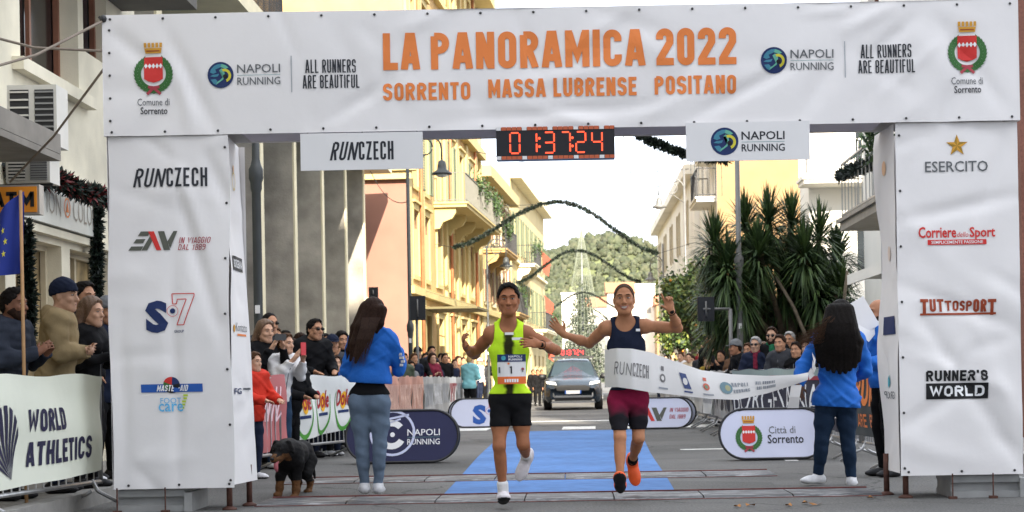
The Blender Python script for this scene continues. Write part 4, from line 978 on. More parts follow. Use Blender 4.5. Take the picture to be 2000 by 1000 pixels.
def leafy_tree(loc, crown_c, rx, rz, n, fruit, label, seed, mats, ls=(.10, .2), name="orange_tree", cat="tree", group=None):
    rng = np.random.default_rng(seed); r = thing(name, loc, label, cat, group); L = np.array(loc, float); c = np.array(crown_c, float)
    b = MB(); b.tube([L, L * .5 + c * .5 + [.03, .02, 0], c], [.11, .09, .05], 8)
    for k in range(7):
        a = rng.uniform(0, 6.28); e = c + np.array([math.cos(a) * rx * .7, math.sin(a) * rx * .7, rng.uniform(-.3, .6) * rz]); m0 = L * .35 + c * .65
        b.tube([m0, (m0 + e) / 2 + [0, 0, .1], e], [.05, .035, .015], 6)
    b.build("trunk", BARK, r, True)
    C = []
    for k in range(34):
        d = rng.normal(size=3); d /= np.linalg.norm(d); q = c + d * [rx, rx, rz] * rng.uniform(.45, 1.0) ; C.append(q + rng.normal(size=(n // 34, 3)) * [rx * .17, rx * .17, rz * .15])
    C = np.concatenate(C); V, F = leaf_quads(C, rng.uniform(ls[0], ls[1], len(C)), rng, .55)
    np_mesh("crown", V, F, mats, r, rng.integers(0, len(mats), len(C)))
    if fruit:
        b = MB()
        for k in range(fruit):
            d = rng.normal(size=3); d /= np.linalg.norm(d); q = c + d * [rx, rx, rz] * rng.uniform(.8, 1.08); b.ball(q, .04, 8)
        f = b.build("fruit", FRUIT, r, True); f["kind"] = "stuff"
    return r
for px, py, Y, rx, rz, s, lb in ((1352, 590, 46, .85, 1.15, 3, "small orange tree with a few fruits, left of the yucca"), (1405, 640, 41, .7, .9, 5, "orange tree below the yucca, behind the dark sign box"), (1462, 640, 44, .9, .9, 9, "shaded orange tree behind the grey lamp pole"), (1330, 640, 52, .8, .9, 8, "farther orange tree behind the sunlit right crowd")):
    p = P(px, py, Y); leafy_tree((p.x, Y, 0), p, rx, rz, 3000, 8, lb, s, [LEAF_M, LEAF_L, LEAF_D, LEAF_L, mat('leaf_yellowish', (.17, .19, .04), .6, .25, 3)], group="orange trees along the right pavement")
for px, py, Y, s, lb in ((1500, 650, 38, 21, "dark shrub around the yucca's foot"), (1580, 660, 38, 22, "dark shrub right of the yucca's pale trunks")):
    p = P(px, py, Y); leafy_tree((p.x, Y, 0), p, .8, .9, 2200, 0, lb, s, [LEAF_D, LEAF_D, LEAF_M], name="shrub", cat="shrub")

# tree of lights
def light_tree():
    Y = 128.; p = P(1135, 440, Y); base = Vector((p.x, Y, 0)); Ht = p.z; R = 2.5; rng = np.random.default_rng(3)
    r = thing("christmas_tree", base, "tall pale Christmas tree of light strings standing at the far end of the street", "Christmas tree")
    b = MB(); b.tube([base, base + Vector((0, 0, Ht))], [.12, .03], 6); b.build("mast", STEEL, r)
    b = MB(); LS = mat("light_string", (.22, .24, .18), .6, .1, 3)
    for k in range(30):
        a = 2 * math.pi * k / 30; b.tube([base + Vector((0, 0, Ht)), base + Vector((math.cos(a) * R * .55, math.sin(a) * R * .55, Ht * .40)), base + Vector((math.cos(a) * R, math.sin(a) * R, .6))], .011, 4, 0, False)
    for k in range(9):
        z = Ht * (1 - (k + 1) / 10); rr = (R * .55 * (Ht - z) / (Ht * .6)) if z > Ht * .4 else R * (.55 + .45 * (Ht * .4 - z) / (Ht * .4))
        b.tube([base + Vector((math.cos(t * .2618) * rr, math.sin(t * .2618) * rr, z)) for t in range(25)], .012, 4, 0, False)
    b.build("light_strings", LS, r)
    n = 8000; z = Ht * .62 * (1 - np.sqrt(rng.random(n))) + .7; rr = R * .93 * (1 - z / (Ht * .78)) * np.sqrt(rng.random(n)); a = rng.random(n) * 6.283
    C = np.stack([base.x + rr * np.cos(a), base.y + rr * np.sin(a), z], 1); V, F = leaf_quads(C, rng.uniform(.10, .26, n), rng, .6, -.3)
    np_mesh("boughs", V, F, [mat("bough_green", (.05, .062, .045), .7, .2, 2), mat("bough_pale", (.13, .15, .10), .7, .2, 2), mat("bough_dark", (.025, .04, .025), .7, .2, 2)], r, rng.integers(0, 3, n))
light_tree()

# ------------------------------------------------------------------ garlands over the street
def garland(pts, label, name="street_garland", th=.11, n=2600, seed=1, mats=None, hang=0, group=None, wires=()):
    rng = np.random.default_rng(seed); pts = [Vector(p) for p in pts]; 
    # smooth the path
    for _ in range(3):
        q = [pts[0]]
        for a, c in zip(pts[:-1], pts[1:]): q += [a * .75 + c * .25, a * .25 + c * .75]
        pts = q + [pts[-1]]
    A = np.array([tuple(p) for p in pts]); seg = np.linalg.norm(np.diff(A, axis=0), axis=1); cum = np.concatenate([[0], np.cumsum(seg)])
    r = thing(name, tuple(pts[0]), label, "garland", group)
    b = MB(); b.tube(pts, .022, 6); [b.tube(w, .008, 4) for w in wires]; b.build("cable", IRON, r)
    s = rng.random(n) * cum[-1]; C = np.stack([np.interp(s, cum, A[:, k]) for k in range(3)], 1)
    thv = th * (.75 + .5 * np.interp(s, np.linspace(0, cum[-1], 40), rng.random(40)))
    d = rng.normal(size=(n, 3)); d /= np.linalg.norm(d, axis=1)[:, None]; C = C + d * thv[:, None] * .55
    V, F = leaf_quads(C, rng.uniform(.7, 1.3, n) * th * 1.3, rng, .3, 0, d)
    np_mesh("fir_sprays", V, F, mats or [FIR_D, FIR_M], r, rng.integers(0, len(mats or [1, 2]), n))
    if hang:
        b = MB(); st = mat("icicle_wire", (.25, .26, .24), .6, .1, 3)
        for k in range(hang):
            q = A[rng.integers(0, len(A))]; l = rng.uniform(.3, 1.2); b.tube([q, q - [0, 0, l]], .006, 4)
            for j in range(4): b.ball(q - [0, 0, l * (j + 1) / 4], .016, 6)
        b.build("light_drops", st, r)
    return r
GG = "bell-shaped garlands over the street"
def bell(pxl, pyl, pxc, pyc, pxr, pyr, Y, **k):
    w = []
    for t in range(21):
        u = t / 20
        if u <= .5: px = pxl + (pxc - pxl) * u * 2; f = (1 - math.cos(math.pi * min(1, u * 2))) / 2; py = pyl + (pyc - pyl) * f ** .85
        else: v = (u - .5) * 2; px = pxc + (pxr - pxc) * v; f = (1 + math.cos(math.pi * v)) / 2; py = pyr + (pyc - pyr) * f ** .85
        w.append(P(px, py, Y))
    return garland(w, group=GG, wires=[[w[0], w[0] + Vector((-1.2, 0, .25))], [w[-1], w[-1] + Vector((1.2, 0, .35))]], **k)
bell(883, 483, 1090, 394, 1287, 495, 57, label="nearest and largest bell-shaped dark garland, above the left runner", th=.10, n=3000, seed=1)
bell(1008, 552, 1125, 489, 1252, 550, 80, label="second bell-shaped garland, ending above the second runner's head", th=.10, n=2400, seed=2)
bell(1048, 618, 1140, 571, 1215, 605, 118, label="third bell-shaped garland, crossing the foot of the light tree", th=.10, n=2000, seed=3)
bell(1100, 642, 1155, 604, 1205, 636, 150, label="fourth bell-shaped garland, small and pale before the tree", th=.12, n=1400, seed=4, mats=[FIR_M, mat("bough_dark")])
bell(1108, 652, 1160, 617, 1205, 645, 168, label="farthest and palest bell-shaped garland, low over the street", th=.12, n=1200, seed=5, mats=[FIR_M, mat("bough_dark")])
garland([P(1215, 240, 38), P(1262, 272, 38), P(1300, 288, 38), P(1350, 305, 38), P(1420, 312, 38)], "short dark garland piece under the arch, between clock and globe sign", th=.14, n=1500, seed=6, hang=10)
garland([P(20, 325, 16.2), P(70, 350, 16.6), P(110, 345, 17), P(150, 372, 17.4), P(205, 385, 18), P(260, 400, 18.5)], "thick garland with red berries drooping above the shop sign", name="shop_garland", th=.12, n=2600, seed=7, mats=[FIR_D, FIR_M, FIR_D, mat("berry_red", (.15, .02, .02), .5, .1, 3)])
garland([P(190, 400, 18.8), P(188, 480, 18.8), P(190, 560, 18.8), P(186, 640, 18.8)], "vertical garland beside the shop door, left of the arch pillar", name="shop_garland", th=.09, n=1500, seed=8)
garland([P(52, 440, 16), P(50, 520, 16), P(58, 600, 16), P(52, 690, 16)], "vertical garland behind the blue flag's pole", name="shop_garland", th=.09, n=1500, seed=9)
garland([P(1640, 345, 30.35), P(1668, 332, 29.3), P(1690, 322, 28.4), P(1722, 315, 27.2)], "dark garland along the rail of the white house's balcony", name="balcony_garland", th=.13, n=1500, seed=10)

# ------------------------------------------------------------------ lamps, poles, signs
POLE = mat("pole_paint", (.045, .05, .05), .45, .15, 4); POLEG = mat("pole_grey", (.17, .17, .165), .5, .12, 4, metal=.3)
def lamp_post(px, Y, top_py, r, ring_py, m, label, base_py=740, arm=None):
    p = P(px, base_py, Y); X = p.x; zt = P(px, top_py, Y).z; zr = P(px, ring_py, Y).z
    t = thing("lamp_post", (X, Y, 0), label, "lamp post", "street lamp posts")
    b = MB(); b.lathe((X, Y, 0), [(r * 1.7, 0), (r * 1.7, .5), (r * 1.15, .6), (r, .7), (r, zr - .25), (r * 1.25, zr - .2), (r * 1.25, zr - .12), (r * 1.6, zr - .06), (r * 1.6, zr + .06), (r * 1.15, zr + .12), (r * .85, zr + .2), (r * .75, zt)], 14); b.build("pole", m, t, True)
    b = MB(); b.box((X - r * .5, Y - r - .01, 1.95), (X + r * .5, Y - r + .02, 2.06)); b.build("sticker", PVC, t)
    if arm:
        sg, dx, zl = arm; ox = X + sg * dx
        b = MB(); pts = [(X, Y, zl + .55)] + [(X + sg * dx * (.5 - .5 * math.cos(a)), Y, zl + .55 + .42 * math.sin(a)) for a in [math.pi * k / 9 for k in range(1, 10)]] + [(ox, Y, zl + .3)]
        b.tube(pts, .025, 6); b.tube([(X + sg * dx * .5 + .2 * math.cos(a) * sg, Y, zl + .62 + .2 * math.sin(a)) for a in [6.0 * k / 12 for k in range(13)]], .018, 6)
        b.tube([(X + sg * .02, Y, zl + .1), (X + sg * dx * .55, Y, zl + .45)], .016, 6); b.build("bracket", m, t, True)
        b = MB(); b.lathe((ox, Y, zl), [(.03, .3), (.09, .26), (.11, .14), (.12, .06), (.24, -.02), (.25, -.06)], 14); s = b.build("lamp_shade", m, t, True)
        b = MB(); b.ball((ox, Y, zl - .06), .15, 10, 0, (1, 1, .5)); b.build("globe", mat("opal_glass", (.75, .74, .70), .3, .03, 3), s, True)
    return t
lamp_post(507, 22, 200, .062, 340, POLE, "thick dark lamp post just right of the left pillar")
lamp_post(803, 40, 255, .055, 640, POLE, "dark lamp post with a bell lamp before the pink wall", arm=(1, .84, P(870, 336, 40).z))
lamp_post(1447, 33, 200, .062, 510, POLEG, "plain grey lamp post standing before the yucca")
lamp_post(1343, 58, 330, .05, 600, POLEG, "slim lamp post with a bell lamp hanging at the bright right facade", arm=(-1, .90, P(1293, 402, 58).z))
lamp_post(1299, 70, 476, .05, 640, POLEG, "distant slim post with a bell lamp behind the raised hand", arm=(-1, .55, P(1262, 545, 70).z))
lamp_post(955, 60, 480, .05, 640, POLE, "distant lamp post in front of the yellow building's far corner", arm=(1, .7, 5.2))
SIGNB = mat("sign_back", (.012, .014, .018), .6, .1, 3)
def box_sign(px0, py0, px1, py1, Y, label, pole_px, arm=False):
    a, c = P(px0, py1, Y), P(px1, py0, Y); X = P(pole_px, 740, Y).x
    t = thing("sign_box", (X, Y, 0), label, "street sign"); b = MB(); b.box((a.x, Y - .09, a.z), (c.x, Y - .03, c.z))
    b.box((a.x + .03, Y - .1, a.z + .03), (c.x - .03, Y - .0905, c.z - .03)); b.build("panel", SIGNB, t)
    b = MB(); b.tube([(X, Y + .03, 0), (X, Y + .03, c.z - .05 if not arm else (a.z + c.z) / 2)], .035, 8)
    if arm: b.tube([(X, Y + .03, (a.z + c.z) / 2), ((a.x + c.x) / 2 - .05, Y - .12, (a.z + c.z) / 2)], .022, 8)
    b.bar(((a.x + c.x) / 2, Y - .12, a.z + .08), ((a.x + c.x) / 2, Y - .12, c.z - .08), .03, .03)
    b.build("pole", POLEG, t, True)
box_sign(802, 578, 831, 626, 38, "dark rectangular sign on a grey pole before the pink wall", 816)
box_sign(721, 561, 739, 582, 41, "small black box high on a slim pole behind the left woman's head", 730)
box_sign(1362, 580, 1394, 628, 30, "dark sign back held on a side arm, left of the yucca", 1429, True)

# ------------------------------------------------------------------ barriers and their banners
def barrier_proto():
    t = thing("barrier", (0, 0, 0), "x", "barrier", "steel crowd barriers along the road")
    b = MB(); L = 2.2; c = .08
    b.tube([(c, 0, .2), (c, 0, 1.0), (c + .06, 0, 1.07), (L - c - .06, 0, 1.07), (L - c, 0, 1.0), (L - c, 0, .2)], .02, 8); b.tube([(c, 0, .22), (L - c, 0, .22)], .018, 8); b.build("frame", STEEL, t, True)
    b = MB()
    for k in range(15): x = c + (L - 2 * c) * (k + 1) / 16; b.tube([(x, 0, .22), (x, 0, 1.07)], .007, 6, 0, False)
    b.build("bars", STEEL, t)
    for x in (.25, L - .25):
        b = MB(); b.tube([(x, 0, .24), (x, -.05, .15), (x, -.3, .02)], .016, 6); b.tube([(x, 0, .15), (x, .05, .12), (x, .3, .02)], .016, 6); b.build("foot", STEEL, t, True)
    return t
BP = barrier_proto(); BUSED = [False]
def barrier(a, bq, label):
    o = BP if not BUSED[0] else copy_tree(BP); BUSED[0] = True
    d = Vector((bq[0] - a[0], bq[1] - a[1], 0)); o.location = (a[0], a[1], 0); o.rotation_euler = (0, 0, math.atan2(d.y, d.x)); o["label"] = label; return o
def banner_on(a, bq, m, label, z0=.3, z1=1.11, off=-.05, sag=.03, seed=0, marks=None, grp="banners hung on the crowd barriers"):
    """cloth banner hung over a barrier from a to bq, printed side to the road; off = towards the road"""
    A, B = Vector((a[0], a[1], 0)), Vector((bq[0], bq[1], 0)); d = (B - A); L = d.length; d /= L; n = Vector((d.y, -d.x, 0))
    ph = seed * 1.7
    z0f = z0 if callable(z0) else (lambda u: z0)
    def fn(u, z, l=0.):
        s = (z1 - z) / (z1 - .3); w = sag * s * math.sin(u * 3.1 + ph) + .012 * math.sin(u * 9 + ph + z * 3) + .010 * math.sin(z * 11 + u * 2)
        lo = z0f(u); zz = lo + (z - .3) * (z1 - lo) / (z1 - .3) - .012 * (1 + math.sin(u * 5.7 + ph)) * (z > 1)
        return A + d * u + n * (-off + w + l) + Vector((0, 0, zz))
    b = MB(); cloth_grid(lambda u, z: fn(u, z), 0, L, .3, z1, max(8, int(L * 12)), 14, b)
    o = thing("banner", tuple(A + Vector((0, 0, z0f(0)))), label, "banner", grp); b.build("cloth", m, o, True)
    for mk in (marks if isinstance(marks, list) else [marks] if marks else []):
        M = Marks(lambda u, z, l: fn(u, z, .006 + l)); mk(M, L); M.build("lettering", o)
    return o
BANW = mat("banner_white", (.62, .66, .52), .7, .05, 1.5, .08, 12); BANWD = mat("banner_bright", (.70, .71, .68), .7, .04, 1.5); BANP = mat("banner_pink", (.42, .13, .13), .75, .08, 2)
BANO = mat("banner_salmon", (.62, .31, .225), .75, .08, 2); BANG = mat("banner_grey", (.42, .41, .39), .75, .08, 2); BANN = mat("banner_night", (.035, .035, .055), .75, .08, 2); BANK = mat("banner_slate", (.045, .055, .058), .75, .08, 2)
# left, near: cream banner with a striped fan emblem
def wa(M, L):
    m = INK("inknavy", 38, 36, 66)
    stroke_text(M, "WORLD", L - 1.28, .68, L - .72, .85, m, .2, .2); stroke_text(M, "ATHLETICS", L - 1.27, .43, L - .31, .61, m, .2, .22)
    c0, cz = L - 1.66, .62; tip = (L - 1.52, .36)
    for k in range(8):
        a0 = rad(10 + 24 * k); a1 = a0 + rad(15); rx, rz = .26, .27
        M.poly([tip, (c0 + rx * math.cos(a0), cz + rz * math.sin(a0)), (c0 + rx * math.cos((a0 + a1) / 2), cz + rz * math.sin((a0 + a1) / 2)), (c0 + rx * math.cos(a1), cz + rz * math.sin(a1))], m)
BL0, BL1 = (-4.53, 9.5), (-3.95, 13.5)
banner_on(BL0, BL1, mat("banner_cream", (.74, .76, .64), .7, .04, 1.5, .08, 12), "large cream banner with navy lettering and a striped fan emblem, left front", z0=lambda u: .18 + .035 * u, off=-.07, sag=.05, seed=2, marks=wa)
barrier((-4.56, 9.3), (-4.25, 11.45), "steel barrier under the cream banner, end nearer the frame's left edge"); barrier((-4.245, 11.5), (-3.93, 13.65), "steel barrier under the cream banner, its end foot showing by the left pillar")
# left, behind the arch: red-pink banner, then the white one with green ovals
def pk(M, L):
    m = INK("pinkpale", 235, 200, 205)
    for k in range(9): M.line([(L - 1.15 + .11 * k, .62), (L - 1.10 + .11 * k, .98)], .035, m); M.line([(L - 1.15 + .11 * k, .62 + .3 * (k % 2)), (L - 1.04 + .11 * k, .70 + .22 * (k % 3 == 0))], .03, m)
    M.rect(L - 1.1, .40, L - .75, .52, m)
banner_on((-3.75, 16.3), (-3.30, 18.55), BANP, "dark pink banner with pale letters at the left, behind the panting dog", z0=.25, seed=3, marks=pk); barrier((-3.72, 16.3), (-3.28, 18.5), "steel barrier carrying the dark pink banner")
def dole(M, L, ks=range(4)):
    g = INK("ovalgreen", 75, 150, 50); rd = INK("dolered", 165, 30, 40); yl = INK("doleyel", 240, 180, 40)
    for k in ks:
        c = .42 + .62 * k; n = 22
        for j in range(n):
            a0, a1 = rad(150 + 235 * j / n), rad(150 + 235 * (j + 1) / n); w0, w1 = (.012 + .05 * max(0, math.sin((j / n) * math.pi)) ** 2), (.012 + .05 * max(0, math.sin(((j + 1) / n) * math.pi)) ** 2)
            M.poly([(c + .22 * math.cos(a0), .70 + .34 * math.sin(a0)), (c + (.22 + w0) * math.cos(a0), .70 + (.34 + w0) * math.sin(a0)), (c + (.22 + w1) * math.cos(a1), .70 + (.34 + w1) * math.sin(a1)), (c + .22 * math.cos(a1), .70 + .34 * math.sin(a1))], g)
        M.disc(c + .02, .74, .075, yl, 14, .13); M.lift = .003; M.text("Dole", c - .17, .66, c + .18, .90, rd, .025); M.lift = 0; M.rect(c - .13, .56, c + .15, .60, K_NAVY)
D0, D1 = (-3.60, 20.2), (-2.85, 22.6)
banner_on(D0, D1, BANWD, "bright white banner with green ovals and red lettering, left of the blue jacket", z0=lambda u: .27 + .06 * u, off=-.06, sag=.06, seed=4, marks=[lambda M, L, k=k: dole(M, L, (k,)) for k in range(4)]); barrier(D0, (D0[0] + .66, D0[1] + 2.1), "steel barrier carrying the bright white banner")
def stripes(col, n):
    def f(M, L):
        rnd = random.Random(n)
        for k in range(n):
            u = .12 + (L - .24) * k / n; z0, z1 = (.5, .95); w = (L - .24) / n
            M.rect(u, z0, u + w * .28, z1, col)
            q = rnd.random()
            if q < .6: M.rect(u, z1 - .07 if q < .3 else .69, u + w * .72, z1 if q < .3 else .75, col)
            if q > .45: M.rect(u + w * .5, z0 if q < .8 else .7, u + w * .72, z1, col)
    return f
y = 23.2
lay = [(BANO, INK("salmonpale", 245, 205, 185)), (BANO, INK("salmonpale", 245, 205, 185)), (BANO, INK("salmonpale", 245, 205, 185)), (BANO, INK("salmonpale", 245, 205, 185)), (BANG, K_PGREY), (BANG, INK("g2", 225, 225, 225)), (BANG, K_PGREY), (BANWD, K_MAR), (BANG, K_PGREY), (BANG, K_WHITE), (BANG, K_PGREY)]
ordw = ["first", "second", "third", "fourth", "fifth", "sixth", "seventh", "eighth", "ninth", "tenth", "eleventh", "twelfth", "thirteenth"]
for k, (bm_, ik) in enumerate(lay):
    y1 = y + 2.2; nmw = "salmon" if bm_ is BANO else ("white" if bm_ is BANWD else "grey")
    barrier((-3.02, y), (-3.02, y1), "steel barrier under the %s banner of the left row, counted from the near end" % ordw[k])
    banner_on((-3.0, y), (-3.0, y1 - .02), bm_, "%s banner with faded block lettering, %s of the left row" % (nmw, ordw[k]), seed=k, sag=.03, marks=stripes(ik, 11)); y = y1 + .05
# right row, near to far: printed banners face the road (towards -X)
def borg(M, L):
    M.rect(.0, .93, L, 1.0, K_MAR); M.rect(0, 1.0, L, 1.1, INK("lightstrip", 150, 165, 160)); M.text("BORGESANA", .12, .46, L - .12, .88, K_WHITE, -.005)
def rs(M, L):
    stroke_text(M, "RUNNERS", .1, .64, L - .1, 1.0, K_OR, .22, .2); stroke_text(M, "ARE BEAUTIFUL", .1, .40, L - .1, .55, K_OR, .18, .25)
def disks(M, L):
    for k in range(5): M.disc(.25 + .42 * k, .62, .15, K_DARK, 16, .2); M.rect(.1 + .42 * k, .9, .4 + .42 * k, .93, K_GREY)
    for k in range(14): M.rect(.06 + .155 * k, .32, .09 + .155 * k, .42, K_PGREY)
segs = [((3.34, 16.6), (3.30, 18.8)), ((3.30, 18.85), (3.28, 21.0)), ((3.27, 21.1), (2.87, 23.0)), ((2.86, 23.05), (2.48, 24.9))]
y = 25.05
for k in range(10): segs.append(((2.58, y), (2.58, y + 2.2))); y += 2.25
for k, (p0, p1) in enumerate(segs): barrier(p1, p0, "steel barrier, %s of the right row counted from the right pillar" % (ordw + ["fourteenth"])[k])
def rb(p0, p1, m_, lb, k, f): banner_on((p1[0] - .02, p1[1]), (p0[0] - .02, p0[1] + .02), m_, lb, seed=k + 20, marks=f)
rb(*segs[0], BANK, "slate banner with large orange lettering near the right pillar", 0, rs)
rb(*segs[1], BANN, "night-blue lettered banner behind the right woman's legs", 1, borg)
rb(segs[2][0], segs[3][1], BANN, "long night-blue banner with white serif lettering above the crest banner", 2, borg)
rb(*segs[4], BANG, "grey banner with black discs left of the night-blue banner", 3, disks); rb(*segs[5], BANG, "second grey banner with black discs, farther down the right row", 4, disks)
for k in range(6, 14): rb(*segs[k], BANG if k % 2 else BANWD, "%s banner with block lettering, %s of the right row" % ("grey" if k % 2 else "white", (ordw + ["fourteenth"])[k]), k, stripes(K_PGREY, 11))

# oval pop-up banners
def oval(px0, px1, py0, py1, Y, panel, label, marks, back=True, shift=0):
    k = Y / F_PX; a, c = P(px0, (py0 + py1) / 2, Y), P(px1, (py0 + py1) / 2, Y); W = px1 - px0; W *= k; Hh = (py1 - py0) * k; z0 = .012; xc = (a.x + c.x) / 2; lean = .16
    t = thing("popup_banner", (xc, Y, 0), label, "pop-up banner", "oval pop-up banners on the road")
    def fn(sg):
        return lambda x, z, l=0.: Vector((xc + x + (shift if sg > 0 else 0), Y + sg * (lean * (1 - z / Hh)) - (l if sg < 0 else -l), z0 + z))
    R = Hh / 2; n = 16
    def stadium(g): 
        r = R - g; return [(W / 2 - R + r * math.cos(rad(-90 + 180 * j / n)), R + r * math.sin(rad(-90 + 180 * j / n))) for j in range(n + 1)] + [(-W / 2 + R + r * math.cos(rad(90 + 180 * j / n)), R + r * math.sin(rad(90 + 180 * j / n))) for j in range(n + 1)]
    for sg in (-1, 1):
        f = fn(sg); b = MB(); q = [b.add(f(x, z)) for x, z in stadium(.02)]; q2 = [b.add(f(x, z, -.008)) for x, z in stadium(.02)]
        b.idx(q); b.idx(q2[::-1])
        for j in range(len(q)): b.idx([q[j], q2[j], q2[(j + 1) % len(q)], q[(j + 1) % len(q)]])
        p = b.build("panel", panel, t)
        b = MB(); pl = [f(x, z, -.004) for x, z in stadium(.012)]; b.tube(pl + [pl[0]], .016, 6, 0, False); b.build("rim", IRON, p, True)
    M = Marks(lambda x, z, l: fn(-1)(x, z, .004 + l)); marks(M, W, Hh, lambda px, py: ((px - (px0 + px1) / 2) * k, (py1 - py) * k)); M.build("print", t)
    return t
def m_napoli(M, W, H, q):
    x, z = q(768, 845); r = .32 * 1.0; wt = INK("oliteblue", 200, 205, 230)
    M.ring(x, z, .265, .03, wt, 28); M.ring(x - .01, z - .02, .14, .075, K_WHITE, 20, rad(40), rad(330)); M.line([(x - .25, z + .13), (x + .2, z + .22)], .025, wt); M.line([(x - .26, z + .05), (x + .1, z + .17)], .02, wt); M.disc(x + .0, z - .02, .03, K_WHITE, 10)
    x0, z0 = q(797, 868); x1, z1 = q(860, 838); napoli(M, x0, x1, z1, z0, K_WHITE, .006)
oval(675, 898, 800, 903, 20.1, mat("popup_navy", (.016, .018, .065), .6, .08, 2), "navy oval pop-up banner with white lettering behind the left woman's legs", m_napoli)
PW = mat("popup_white", (.62, .65, .80), .6, .04, 2)
def m_s7(M, W, H, q): x, z = q(951, 806); s7(M, x, z, 46 * 34.6 / F_PX, K_BLUE)
oval(880, 1016, 778, 835, 34.6, PW, "white oval pop-up banner with a blue letter, left of the first runner's legs", m_s7, shift=-.06)
def m_eav(M, W, H, q):
    x0, z0 = q(1228, 821); x1, z1 = q(1302, 795); eav(M, x0, x1, z0, z1); x0, z0 = q(1308, 804); x1, z1 = q(1344, 796); stroke_text(M, "IN VIAGGIO", x0, z0, x1, z1, K_MAR, .15, .2, .2)
    x0, z0 = q(1307, 817); x1, z1 = q(1338, 809); stroke_text(M, "DAL 1889", x0, z0, x1, z1, K_MAR, .15, .2, .2)
oval(1214, 1352, 775, 836, 31.7, PW, "white oval pop-up banner with slanted grey and red emblem, right of the second runner", m_eav, shift=.09)
def m_citta(M, W, H, q):
    x, z = q(1461, 846); crest(M, x, z, 70 * 19.4 / F_PX); x0, z0 = q(1500, 847); x1, z1 = q(1552, 833); M.text("Città di", x0, z0, x1, z1, K_GREY, 0)
    x0, z0 = q(1497, 866); x1, z1 = q(1567, 849); M.text("Sorrento", x0, z0, x1, z1, K_DARK, .014)
oval(1402, 1615, 797, 897, 19.4, PW, "white oval pop-up banner with the red town crest, left of the right woman", m_citta, shift=.05)
# blue flag on a wooden pole
fp = P(47, 740, 12.6); WOOD = mat("pale_wood", (.42, .24, .11), .7, .15, 6)
fl_ = thing("flag", (fp.x, 12.6, .35), "blue flag with yellow stars on a pale wooden pole at the left edge", "flag")
b = MB(); b.tube([P(52, 985, 12.6), P(40, 372, 12.6)], .014, 8); b.build("pole", WOOD, fl_, True)
def ff(u, v, l=0.):   # u 0..1 from the pole leftwards, v 0..1 upwards
    px = 43 - 70 * u + 3 * v * 0; py = 532 - 160 * v + 12 * u + 60 * u * v; p = P(px, py, 12.6); return p + Vector((0, .05 * math.sin(7 * u + 2 * v) - l, 0))
b = MB(); cloth_grid(ff, 0, 1, 0, 1, 20, 16, b); b.build("cloth", mat("eu_blue", (.012, .03, .23), .7, .08, 3), fl_, True)
M = Marks(ff)
for k in range(12):
    a = 2 * math.pi * k / 12; cx, cy = .78 + .36 * math.cos(a), .48 + .34 * math.sin(a)
    M.poly([(cx + (.055 if j % 2 == 0 else .022) * math.sin(math.pi * j / 5) * .9, cy + (.055 if j % 2 == 0 else .022) * math.cos(math.pi * j / 5)) for j in range(10)], K_YEL, .006)
M.build("stars", fl_)

